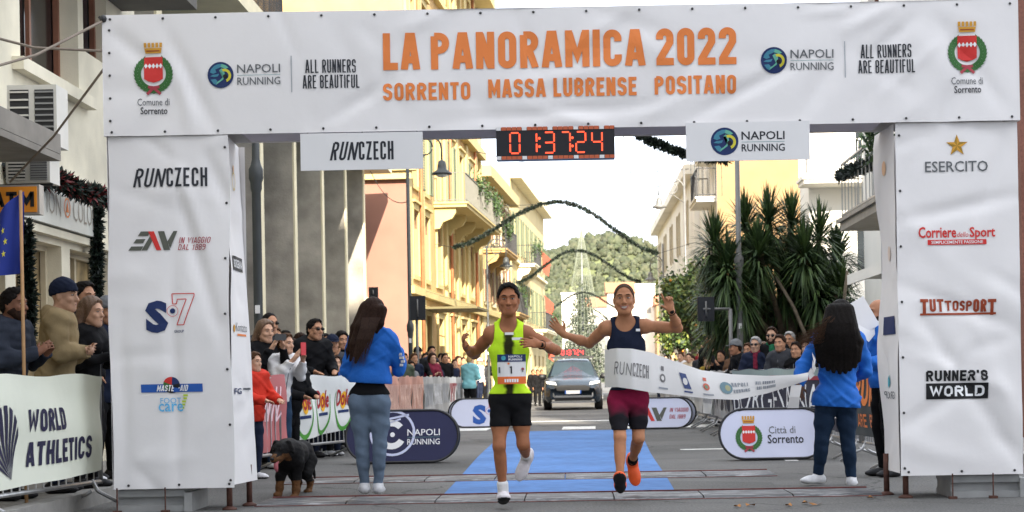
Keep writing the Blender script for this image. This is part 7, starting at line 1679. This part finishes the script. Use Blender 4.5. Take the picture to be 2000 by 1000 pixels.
# ------------------------------------------------------------------ dog
def dog():
    Yd = 14.45; S = lambda px, py, dy: Q(px, py, Yd + dy); lo = S(520, 985, -.45); F = Fld(np.minimum(S(515, 990, -.4), S(630, 990, .9)), np.maximum(S(520, 840, -.4), S(630, 835, .95)), .008)
    ch, ru = S(568, 893, .05), S(590, 886, .62); T_ = np.stack([unit(np.cross(V3(0, 0, 1), ch - ru)), unit(ch - ru), V3(0, 0, 1)], 1)
    F.ell(ch, T_, (.118, .18, .148), .05); F.ell(ch * .5 + ru * .5 + V3(0, 0, .015), T_, (.105, .24, .118), .06); F.ell(ru + V3(0, 0, .01), T_, (.108, .14, .118), .06); F.ell(ch + V3(-.02, -.1, .03), T_, (.10, .10, .13), .05)
    hd = S(551, 879, -.22); F.cap(ch + V3(0, -.06, .06), hd + V3(.01, .06, 0), .105, .085, .05); f = unit(V3(-.30, -1, -.22)); l = unit(np.cross(-f, V3(0, 0, 1))); u = np.cross(l, -f); R = np.stack([l, -f, u], 1)
    F.ell(hd, R, (.085, .10, .078), .03); F.cap(hd + R @ V3(0, -.06, -.025), hd + R @ V3(0, -.165, -.038), .048, .036, .03); F.cap(hd + R @ V3(0, -.05, -.06), hd + R @ V3(0, -.14, -.085), .030, .020, .015)
    for q in (-1, 1): F.cap(hd + R @ V3(q * .06, .02, .06), hd + R @ V3(q * .105, .0, -.02), .026, .016, .012); F.ell(hd + R @ V3(q * .032, -.075, .030), R, (.018, .018, .014), .01)
    legs = []
    def leg(pts, rs):
        for a, b_, ra, rb in zip(pts[:-1], pts[1:], rs[:-1], rs[1:]): F.cap(a, b_, ra, rb, .03)
        e = pts[-1]; F.ell(e + V3(-.01, -.035, .0), I3, (.036, .058, .026), .02)
    leg([S(556, 905, -.03), S(548, 930, -.04), S(546, 953, -.06), S(545, 966, -.07)], [.06, .042, .031, .028])
    leg([S(582, 905, -.02), S(578, 932, -.02), S(578, 957, -.04), S(577, 970, -.06)], [.06, .042, .031, .028])
    leg([S(578, 905, .56), S(574, 926, .46), S(583, 940, .66), S(581, 961, .62)], [.085, .05, .03, .027]); leg([S(602, 900, .60), S(598, 926, .50), S(606, 940, .70), S(604, 959, .66)], [.085, .05, .03, .027])
    F.cap(ru + V3(0, .12, .05), ru + V3(.05, .26, -.08), .03, .022, .03); F.cap(ru + V3(.05, .26, -.08), ru + V3(.07, .27, -.24), .022, .012, .02)
    F.wrinkle(.0016, 90, 2); Pv, Fq = F.mesh(); FURB = mat("fur_black", (.006, .0055, .0055), .7, .3, 40, .3, 140, spec=.15); FURT = mat("fur_tan", (.12, .055, .022), .75, .3, 40, .3, 140, spec=.15)
    c = Pv[Fq].mean(1); loc = (c - hd) @ R; mi = np.zeros(len(Fq), int)
    mi[(c[:, 2] < .15) & (c[:, 1] < Yd + .15)] = 1; mi[(c[:, 2] < .10)] = 1; mi[(loc[:, 1] < -.055) & (loc[:, 2] < -.02) & (loc[:, 1] > -.24) & (np.abs(loc[:, 0]) < .08) & (np.abs(loc[:, 0]) > .018)] = 1
    mi[(np.abs(c[:, 0] - ch[0] + .03) < .07) & (np.abs(c[:, 0] - ch[0] + .03) > .02) & (c[:, 2] < .40) & (c[:, 2] > .33) & (c[:, 1] < Yd - .05)] = 1
    o = place("dog", Pv, Fq, [FURB, FURT], None, origin=(ch[0], Yd + .3, 0), mi=mi); tag(o, "black and tan dog with its pink tongue out, walking beside the left pillar", "dog")
    b = MB(); b.tube([hd + R @ V3(.008, -.12, -.062), hd + R @ V3(.012, -.165, -.075), hd + R @ V3(.014, -.175, -.115), hd + R @ V3(.014, -.168, -.148)], [.016, .021, .021, .010], 8); b.build("tongue", mat("tongue", (.48, .13, .15), .4, .1, 20), o, True)
    b = MB(); b.ball(hd + R @ V3(0, -.203, -.028), .017, 8, 0, (1.2, .8, .9)); b.build("nose", IRIS, o, True)
    b = MB(); [b.ball(hd + R @ V3(q * .034, -.087, .028), .009, 8) for q in (-1, 1)]; b.build("eyes", IRIS, o, True)
dog()
# ------------------------------------------------------------------ spectators
def pose_joints(X, Y, z0, S, yaw, pose, lean=0., woman=False):
    c, sn = math.cos(yaw), math.sin(yaw); w_ = .9 if woman else 1.
    def L(x, y, z):   # local: faces -Y, +x = own left
        y = y - lean * max(0, z - .9) ; return V3(X + (x * c - y * sn) * S, Y + (x * sn + y * c) * S, z0 + z * S)
    A = {'down': ((.25, .03, 1.13), (.25, -.07, .88), (.25, -.10, .76)), 'clap': ((.25, -.05, 1.15), (.075, -.29, 1.21), (.03, -.38, 1.29)), 'phone': ((.20, -.16, 1.20), (.07, -.32, 1.43), (.035, -.36, 1.54)),
         'lean': ((.27, -.10, 1.14), (.15, -.36, 1.09), (.09, -.46, 1.07)), 'up': ((.26, -.06, 1.62), (.22, -.10, 1.86), (.21, -.12, 2.0)), 'pocket': ((.28, .05, 1.15), (.20, -.08, .93), (.16, -.10, .84)), 'fold': ((.25, -.06, 1.14), (.02, -.25, 1.17), (-.10, -.24, 1.18))}
    pr, pl = (pose if isinstance(pose, tuple) else (pose, pose)); J = dict(head=L(0, -.03, 1.625), neck=L(0, .0, 1.465), pel=L(0, .01, .95))
    for q, sg, ps in (('R', -1, pr), ('L', 1, pl)):
        e, wv, h_ = A[ps]; J['sh' + q] = L(sg * .185 * w_, 0, 1.405); J['el' + q] = L(sg * e[0], e[1], e[2]); J['wr' + q] = L(sg * wv[0], wv[1], wv[2]); J['hd' + q] = L(sg * h_[0], h_[1], h_[2])
        J['hip' + q] = L(sg * .088, 0, .90); J['kn' + q] = L(sg * .10, -.03, .48); J['ank' + q] = L(sg * .11, .02, .09); J['toe' + q] = L(sg * .14, -.2, .03); J['sole' + q] = V3(0, 0, -1)
        J['pn' + q] = (L(-sg, -.1, 0) - L(0, 0, 0)) / S if ps in ('clap', 'phone', 'down', 'fold') else (L(0, -.4, -.9) - L(0, 0, 0)) / S; J['th' + q] = (L(0, -.6, .8) - L(0, 0, 0)) / S; J['curl' + q] = V3(.35, .4, .45, .5, .3) if ps != 'phone' else V3(.9, .9, .9, .9, .6)
    return J
NP = [0]
GL, GR, GN = "spectators along the left barriers", "spectators along the right barriers", "spectators behind the cream banner"
def spectator(px, top, Y, yaw, pose, label, group, jacket=C_BLACK, legs=C_NAVY, hair=('short', H_BLACK), sk=SK_OLIVE, woman=False, look=None, extra=(), lean=0.06, build=1.05, zb=None, ptch=-.05, jk={}):
    if group == GL and px > 770 and px != 916: Y = (3.36 + .16 * (NP[0] % 4)) * F_PX / (VPX - px)
    if group == GR and px < 1440: Y = (2.96 + .17 * (NP[0] % 4)) * F_PX / (px - VPX)
    p = P(px, top, Y); X = p.x; z0 = zb if zb is not None else 0.; S = (p.z - z0) / 1.76; yaw = rad(yaw); lk = rad(look) if look is not None else yaw; NP[0] += 1
    J = pose_joints(X, Y, z0, S, yaw, pose, lean, woman); h = min(.020, max(.0105, Y / 1600 * .85))
    w_ = Person(J, label, S, h, (math.sin(lk), -math.cos(lk), ptch), sk, build, woman, group, fingers=Y < 19); w_.base = V3(X, Y, z0)
    w_.body(1.0 if 'smile' in extra else 0)
    st, hm = hair
    if st in ('long', 'bob'): w_.hair(hm, st, .34 if st == 'long' else .17, NP[0])
    elif st == 'beanie': w_.beanie(hm); w_.brows(H_DKBR)
    elif st == 'cap': w_.hair(H_DKBR, 'buzz'); w_.cap_(hm)
    elif st == 'bald': w_.brows(H_DKBR)
    else: w_.hair(hm, st, seed=NP[0])
    w_.jacket(jacket, jk.get('hem', .06), jk.get('g', .017), .95, seed=NP[0], hood=jk.get('hood', False), loose=jk.get('loose', .008), quilt=jk.get('quilt', 0), folds=.010 if Y < 27 else 0, name=jk.get('name', "jacket"))
    if Y < 26 and not jk.get('quilt'):
        b = MB(); T = w_.T; zp_ = [w_.J['pel'] * (1 - t) + w_.J['neck'] * t for t in (.1, .35, .6, .8, .95)]; b.tube([q + T @ V3(0, -d, 0) * S for q, d in zip(zp_, (.148, .142, .150, .146, .112))], .004, 5); b.build('zip', C_GREY if jacket in (C_BLACK, C_NAVY, C_CHAR) else C_CHAR, w_.o)
    w_.trousers(legs, .014, .016, .95); w_.shoes(SOLE_B if NP[0] % 3 else SHOE_W, SOLE_B)
    for x in extra:
        if x == 'glasses': w_.glasses()
        elif x == 'beard': w_.beard(H_DKBR)
        elif isinstance(x, tuple) and x[0] == 'scarf':
            F = w_.box_field([w_.J['neck']], .26 * S, h); F.cap(w_.J['neck'] + w_.T @ V3(-.03, -.01, .03) * S, w_.J['neck'] + w_.T @ V3(.03, -.01, .03) * S, .078 * S, .078 * S, .02); F.cap(w_.J['neck'] + w_.T @ V3(.02, -.09, .01) * S, w_.J['neck'] + w_.T @ V3(.03, -.15, -.22) * S, .045 * S, .04 * S, .03); F.wrinkle(.003, 60, 1); w_.child("scarf", F, x[1])
        elif isinstance(x, tuple) and x[0] == 'phone':
            q = (J['hdR'] + J['wrR'] * 0) if x[1] == 'R' else (J['hdL'] * .5 + J['hdR'] * .5); f = unit(V3(math.sin(yaw), -math.cos(yaw), 0)); r_ = unit(np.cross(f, V3(0, 0, 1))); c = q + f * .02 + V3(0, 0, .01)
            b = MB(); hw, hh = (.075, .037) if x[3:] and x[3] == 'wide' else (.037, .075); pts = [c + r_ * a * hw + V3(0, 0, 1) * z * hh for a, z in ((-1, -.9), (-.85, -1), (.85, -1), (1, -.9), (1, .9), (.85, 1), (-.85, 1), (-1, .9))]
            i0 = [b.add(v) for v in pts]; i1 = [b.add(v + f * .009) for v in pts]; b.idx(i0); b.idx(i1[::-1]); [b.idx([i0[k], i1[k], i1[(k + 1) % 8], i0[(k + 1) % 8]]) for k in range(8)]
            o = b.build("phone", x[2], origin=tuple(c)); tag(o, x[4], "phone", "phones held up by spectators")
    return w_
PB = mat("phone_black", (.012, .012, .014), .25, 0); PR = mat("phone_red", (.55, .03, .04), .35, 0)
# behind the cream banner, left edge
zp = .12
spectator(12, 563, 12.95, 78, 'clap', "bearded man in a dark quilted jacket clapping at the left edge", GN, cloth("slate", (.028, .033, .046)), C_NAVY, ('short', H_BLACK), SK_DARK, look=75, extra=('beard',), zb=zp, build=1.1, jk=dict(quilt=.006))
spectator(108, 546, 13.75, 98, 'fold', "tall man in a khaki coat and dark knitted beanie, seen from behind", GN, C_KHAKI, C_NAVY, ('beanie', C_NAVY), SK_FAIR, look=80, zb=zp, build=1.12, jk=dict(hem=.22, loose=.012, g=.022, hood=True))
spectator(150, 551, 15.0, 70, 'pocket', "dark-haired man half hidden behind the khaki coat", GN, C_BLACK, C_NAVY, ('short', H_BLACK), SK_OLIVE, look=60, zb=zp)
spectator(166, 582, 14.35, 75, 'clap', "woman with ash-brown hair in a black coat clapping beside the khaki coat", GN, C_BLACK, C_BLACK, ('bob', H_ASH), SK_FAIR, True, look=70, zb=zp, jk=dict(hem=.25))
spectator(199, 582, 15.6, 60, 'clap', "person in a grey beanie right beside the arch's left pillar", GN, C_NAVY, C_BLACK, ('beanie', C_GREY), SK_OLIVE, look=45, zb=zp, jk=dict(hem=.2))
# between the left pillar and the woman in blue
spectator(488, 688, 17.3, 60, 'lean', "child in a bright red padded coat by the left pillar", GL, C_RED, C_NAVY, ('short', H_BROWN), SK_FAIR, look=60, jk=dict(hem=.14, loose=.03))
spectator(512, 626, 19.3, 40, 'phone', "blond woman in black filming with a dark phone", GL, C_BLACK, C_BLACK, ('bob', H_ASH), SK_FAIR, True, look=45, extra=(('phone', 'B', PB, 'wide', "dark phone held before the blond woman's face"),))
spectator(522, 611, 21.4, 35, 'down', "close-cropped man in sunglasses at the back by the left lamp post", GL, C_CHAR, C_NAVY, ('buzz', H_BLACK), SK_OLIVE, look=40, extra=('glasses',))
spectator(541, 652, 19.4, 50, 'phone', "person in a white jacket holding up a red phone", GL, C_WHITE, C_DENIM, ('short', H_BROWN), SK_FAIR, look=55, extra=(('phone', 'B', PR, 'tall', "red phone held up by the person in white"),), lean=.2)
spectator(598, 624, 22.0, 40, 'lean', "man in a black coat and sunglasses leaning on the bright white banner", GL, C_BLACK, C_NAVY, ('short', H_BLACK), SK_OLIVE, look=50, extra=('glasses',), lean=.25, jk=dict(hem=.2, hood=True, loose=.03), build=1.15)
spectator(617, 638, 24.2, 25, 'down', "man in sunglasses behind the black coat", GL, C_NAVY, C_NAVY, ('short', H_DKBR), SK_OLIVE, look=25, extra=('glasses',))
spectator(616, 658, 23.0, 30, 'clap', "smiling woman with bright blond hair in black", GL, C_BLACK, C_NAVY, ('bob', H_BLOND), SK_FAIR, True, look=25, extra=('smile',))
spectator(646, 655, 24.0, 30, ('phone', 'lean'), "man in a dark peaked cap beside the woman in blue", GL, C_CHAR, C_NAVY, ('cap', C_NAVY), SK_OLIVE, look=25)
spectator(664, 648, 25.0, 30, 'down', "dark-haired woman just left of the blue jacket", GL, C_BLACK, C_NAVY, ('bob', H_BLACK), SK_OLIVE, True, look=30)
spectator(645, 695, 22.6, 30, 'lean', "boy in a blue jacket leaning over the bright white banner", GL, C_BLUE, C_NAVY, ('short', H_DKBR), SK_FAIR, look=30, lean=.3)
spectator(568, 664, 23.0, 40, 'down', "woman in dark clothes behind the red phone", GL, C_NAVY, C_NAVY, ('bob', H_DKBR), SK_FAIR, True, look=40)
spectator(563, 692, 20.2, 60, 'lean', "crouched person in a long black coat between pink and white banners", GL, C_BLACK, C_BLACK, ('short', H_BLACK), SK_OLIVE, look=60, lean=.25, jk=dict(hem=.4, loose=.04))
# beyond the woman in blue
far = [(786, 690, 27.2, 'down', "olive-jacketed person just right of the left woman's elbow", C_OLIVE, ('short', H_BROWN), False, ()), (813, 678, 29.5, 'lean', "man in a dark cap at the salmon banners", C_BLACK, ('cap', C_BLACK), False, ()),
       (827, 690, 30.6, 'clap', "person in black behind the salmon banners, next to the dark cap", C_BLACK, ('short', H_BLACK), False, ()), (842, 690, 32.0, 'clap', "dark-haired woman in a maroon top at the salmon banners", C_MAROON, ('long', H_DKBR), True, ()),
       (838, 676, 40.0, 'down', "tall figure standing at the back before the yellow building", C_NAVY, ('short', H_BLACK), False, ()), (859, 690, 34.0, 'lean', "man in charcoal leaning at the grey banners", C_CHAR, ('short', H_BLACK), False, ()),
       (872, 698, 36.0, 'clap', "woman in beige at the grey banners", C_BEIGE, ('bob', H_BROWN), True, ()), (884, 702, 38.0, 'down', "person in navy left of the aqua jacket, looking across", C_NAVY, ('short', H_DKBR), False, ()),
       (901, 698, 40.5, 'lean', "man in black directly left of the aqua jacket", C_BLACK, ('short', H_BLACK), False, ()), (934, 700, 46.0, 'down', "person in a pale top and white cap right of the aqua jacket", C_WHITE, ('cap', C_WHITE), False, ()),
       (951, 702, 45.0, 'clap', "person in black just left of the first runner's arm", C_BLACK, ('short', H_BLACK), False, ()), (850, 704, 37.5, 'clap', "short woman in navy behind the grey banners", C_NAVY, ('bob', H_BLACK), True, ()), (800, 706, 31.0, 'clap', "short person in grey at the salmon banners", C_GREY, ('bob', H_DKBR), True, ())]
for px, tp_, Y, ps, lb, jm, hr, wo, ex in far: spectator(px, tp_, Y, 35 if Y < 38 else 55, ps, lb, GL, jm, C_NAVY, hr, SK_OLIVE if NP[0] % 2 else SK_FAIR, wo, look=30, extra=ex)
spectator(916, 694, 43.0, 150, 'fold', "person in an aqua jacket and black trousers standing on the road before the grey banners", GL, C_TEAL, C_BLACK, ('short', H_BLOND), SK_FAIR, look=130, jk=dict(hem=.12, loose=.03))
for px, Y, lb in ((1049, 62, "person in black standing left of the car"), (1040, 66, "person in dark clothes farther left of the car"), (1057, 70, "dark figure half hidden behind the car's left mirror")): spectator(px, 722, Y, 20, 'down', lb, "bystanders by the car", C_BLACK, C_BLACK, ('short', H_BLACK), SK_TAN)
# right barriers
spectator(1511, 639, 25.0, -30, 'pocket', "bearded man in glasses with a green scarf, taller than his neighbours", GR, C_BLACK, C_BLACK, ('short', H_DKBR), SK_FAIR, look=-20, extra=('glasses', 'beard', ('scarf', C_GREEN)))
spectator(1532, 654, 23.7, -40, 'lean', "dark-haired man in a charcoal jacket with clasped hands, nearest the right woman", GR, C_CHAR, C_NAVY, ('short', H_DKBR), SK_OLIVE, look=-30, lean=.15, build=1.12)
spectator(1479, 658, 25.1, -30, 'lean', "grey-haired man in glasses with a maroon scarf", GR, C_NAVY, C_NAVY, ('short', H_GREY), SK_FAIR, look=-25, extra=('glasses', ('scarf', C_MAROON)))
spectator(1450, 664, 26.0, -75, 'lean', "man in a grey flat cap and black coat turned to the left", GR, C_BLACK, C_BLACK, ('cap', C_GREY), SK_TAN, look=-80, lean=.15, jk=dict(hem=.2))
spectator(1427, 671, 24.6, -35, 'lean', "grey-haired woman with a grey scarf leaning on the barrier", GR, C_BLACK, C_BLACK, ('bob', H_GREY), SK_FAIR, True, look=-35, lean=.2, extra=(('scarf', C_GREY),))
spectator(1405, 652, 27.0, -30, 'down', "bald man at the back below the sign on its arm", GR, C_BROWN, C_BLACK, ('bald', None), SK_FAIR, look=-25)
spectator(1411, 684, 26.0, -35, 'phone', "dark-haired man raising a black phone at the right barrier", GR, C_BLACK, C_NAVY, ('short', H_BLACK), SK_OLIVE, look=-30, extra=(('phone', 'B', PB, 'tall', "black phone raised at the right barrier"),))
spectator(1396, 694, 25.4, -35, 'lean', "short person with black hair bending at the right barrier", GR, C_BLACK, C_BLACK, ('short', H_BLACK), SK_FAIR, look=-30, lean=.25)
spectator(1388, 655, 29.5, -30, 'down', "dark-clothed man left of the bald man", GR, C_BLACK, C_BLACK, ('short', H_DKBR), SK_OLIVE, look=-30)
spectator(1377, 668, 30.5, -30, 'clap', "woman in a dull red jacket at the left end of the shaded right crowd", GR, cloth("dull_red", (.22, .02, .025)), C_BLACK, ('bob', H_DKBR), SK_FAIR, True, look=-30)
spectator(1383, 698, 28.5, -30, 'lean', "small person in a mustard top under the sign on its arm", GR, cloth("mustard", (.30, .20, .03)), C_BLACK, ('bob', H_BROWN), SK_FAIR, True, look=-30)
spectator(1464, 670, 27.5, -30, 'down', "person in black between flat cap and maroon scarf, farther back", GR, C_BLACK, C_BLACK, ('short', H_BROWN), SK_OLIVE, look=-30)
spectator(1558, 668, 23.5, -35, 'down', "person in dark clothes behind the right woman's sleeve", GR, C_BLACK, C_BLACK, ('short', H_BLACK), SK_OLIVE, look=-30)
for k, (px, tp_, Y, jm, hr, lb) in enumerate(((1316, 690, 47, C_BEIGE, ('bob', H_BLOND), "blond person in beige in the sunlit far right crowd"), (1331, 688, 44, C_WHITE, ('short', H_BROWN), "brown-haired person in white in the sunlit far right crowd"), (1347, 690, 41.5, C_BEIGE, ('short', H_DKBR), "dark-haired man in beige at the near end of the sunlit crowd"),
        (1354, 696, 39.5, C_WHITE, ('bob', H_DKBR), "person in white raising an arm before the orange tree"), (1303, 694, 52, C_GREY, ('short', H_BLACK), "person in grey far along the right barrier"), (1292, 696, 57, C_WHITE, ('short', H_BROWN), "farthest pale figure along the right barrier"), (1339, 700, 46, C_RED, ('bob', H_BROWN), "person in red among the sunlit far right crowd"))):
    spectator(px, tp_, Y, -25, ('up', 'lean') if k == 3 else ('clap' if k % 2 else 'lean'), lb, GR, jm, C_NAVY, hr, SK_FAIR, k % 2 == 0, look=-20)
# back rows that thicken both crowds
for px, tp_, Y, yw, lb, jm, hr, wo in ((1494, 668, 27.0, -30, "fair-haired person in beige between maroon and green scarves", C_BEIGE, ('short', H_ASH), False), (1420, 662, 33, -30, "tall man in navy at the back, right of the bald man", C_NAVY, ('short', H_BROWN), False),
        (1437, 676, 33, -30, "woman in brown at the back behind the flat cap", C_BROWN, ('bob', H_BROWN), True), (1398, 672, 36, -30, "woman in black at the back, left of the bald man's shoulder", C_BLACK, ('bob', H_BLACK), True), (1371, 684, 38, -25, "person in charcoal left of the dull red jacket", C_CHAR, ('short', H_DKBR), False),
        (1545, 648, 26.5, -30, "man in olive behind the charcoal jacket", C_OLIVE, ('short', H_GREY), False), (1578, 664, 24.5, -30, "woman in black at the right end of the shaded crowd", C_BLACK, ('bob', H_BROWN), True)):
    spectator(px, tp_, Y, yw, 'clap' if wo else 'down', lb, GR, jm, C_BLACK, hr, SK_FAIR if wo else SK_OLIVE, wo, look=yw + 5)
for px, tp_, Y, yw, lb, jm, hr, wo in ((533, 640, 23.5, 35, "man in grey at the back, above the red phone", C_GREY, ('short', H_BROWN), False), (583, 652, 24.5, 35, "woman in navy at the back, left of the black coat", C_NAVY, ('bob', H_DKBR), True), (632, 652, 26, 30, "person in brown at the back, left of the peaked cap", C_BROWN, ('short', H_BLACK), False)):
    spectator(px, tp_, Y, yw, 'down', lb, GL, jm, C_BLACK, hr, SK_OLIVE, wo, look=yw)
for px, tp_, Y, lb, jm, hr, wo in ((503, 650, 20.4, "woman in maroon squeezed between the blond woman and the left pillar", C_MAROON, ('long', H_BLACK), True), (553, 646, 24.8, "tall man in black at the back, between the red phone and the black coat", C_BLACK, ('short', H_BLACK), False), (676, 664, 26.5, "grey-haired man at the back, left edge of the blue jacket", C_CHAR, ('short', H_GREY), False),
        (528, 690, 19.6, "girl in navy under the white sleeve", C_NAVY, ('bob', H_BROWN), True), (630, 680, 22.4, "girl in black beside the boy in blue", C_BLACK, ('bob', H_DKBR), True), (572, 690, 22.0, "child in a blue top behind the bright white banner's near end", C_BLUE, ('short', H_BROWN), False)):
    spectator(px, tp_, Y, 35, 'clap' if wo else 'down', lb, GL, jm, C_BLACK, hr, SK_FAIR if wo else SK_OLIVE, wo, look=35)
for k, (px, tp_, lb, jm, hr) in enumerate(((806, 690, "person in navy in the second row at the salmon banners", C_NAVY, ('short', H_BROWN)), (834, 688, "person in grey in the second row at the salmon banners", C_GREY, ('bob', H_BLACK)), (866, 690, "tall person in black in the second row at the grey banners", C_BLACK, ('short', H_BLACK)), (893, 696, "person in brown in the second row at the grey banners", C_BROWN, ('bob', H_DKBR)), (941, 704, "person in charcoal behind the white cap", C_CHAR, ('short', H_BLACK)))):
    spectator(px, tp_, 40, 35, 'down', lb, GL, jm, C_BLACK, hr, SK_OLIVE, k % 2 == 1, look=30)
# helper half hidden by the right pillar
w3 = spectator(1727, 584, 15.9, -75, 'lean', "bald bearded man in a blue jacket half hidden by the right pillar", "", C_ROYAL, C_BLACK, ('bald', None), SK_TAN, look=-70, extra=('beard',), jk=dict(loose=.03))
b = MB(); c = Q(1682, 618, 15.75)
for k, (dx, dz, rot) in enumerate(((0, 0, .5), (.03, -.05, .8))):
    u, v = V3(math.cos(rot), .2 + .2 * k, math.sin(rot)), V3(-math.sin(rot), 0, math.cos(rot)); cc = c + V3(dx, .012 * k, dz); b.face([cc - u * .12 - v * .16, cc + u * .12 - v * .16, cc + u * .12 + v * .16, cc - u * .12 + v * .16])
    b.face([cc + V3(0, .002, 0) - u * .12 + v * .16, cc + V3(0, .002, 0) + u * .12 + v * .16, cc + V3(0, .002, 0) + u * .12 - v * .16, cc + V3(0, .002, 0) - u * .12 - v * .16])
tag(b.build("paper_sheets", PVC, origin=tuple(c)), "white paper sheets held up behind the right woman's hair", "paper")
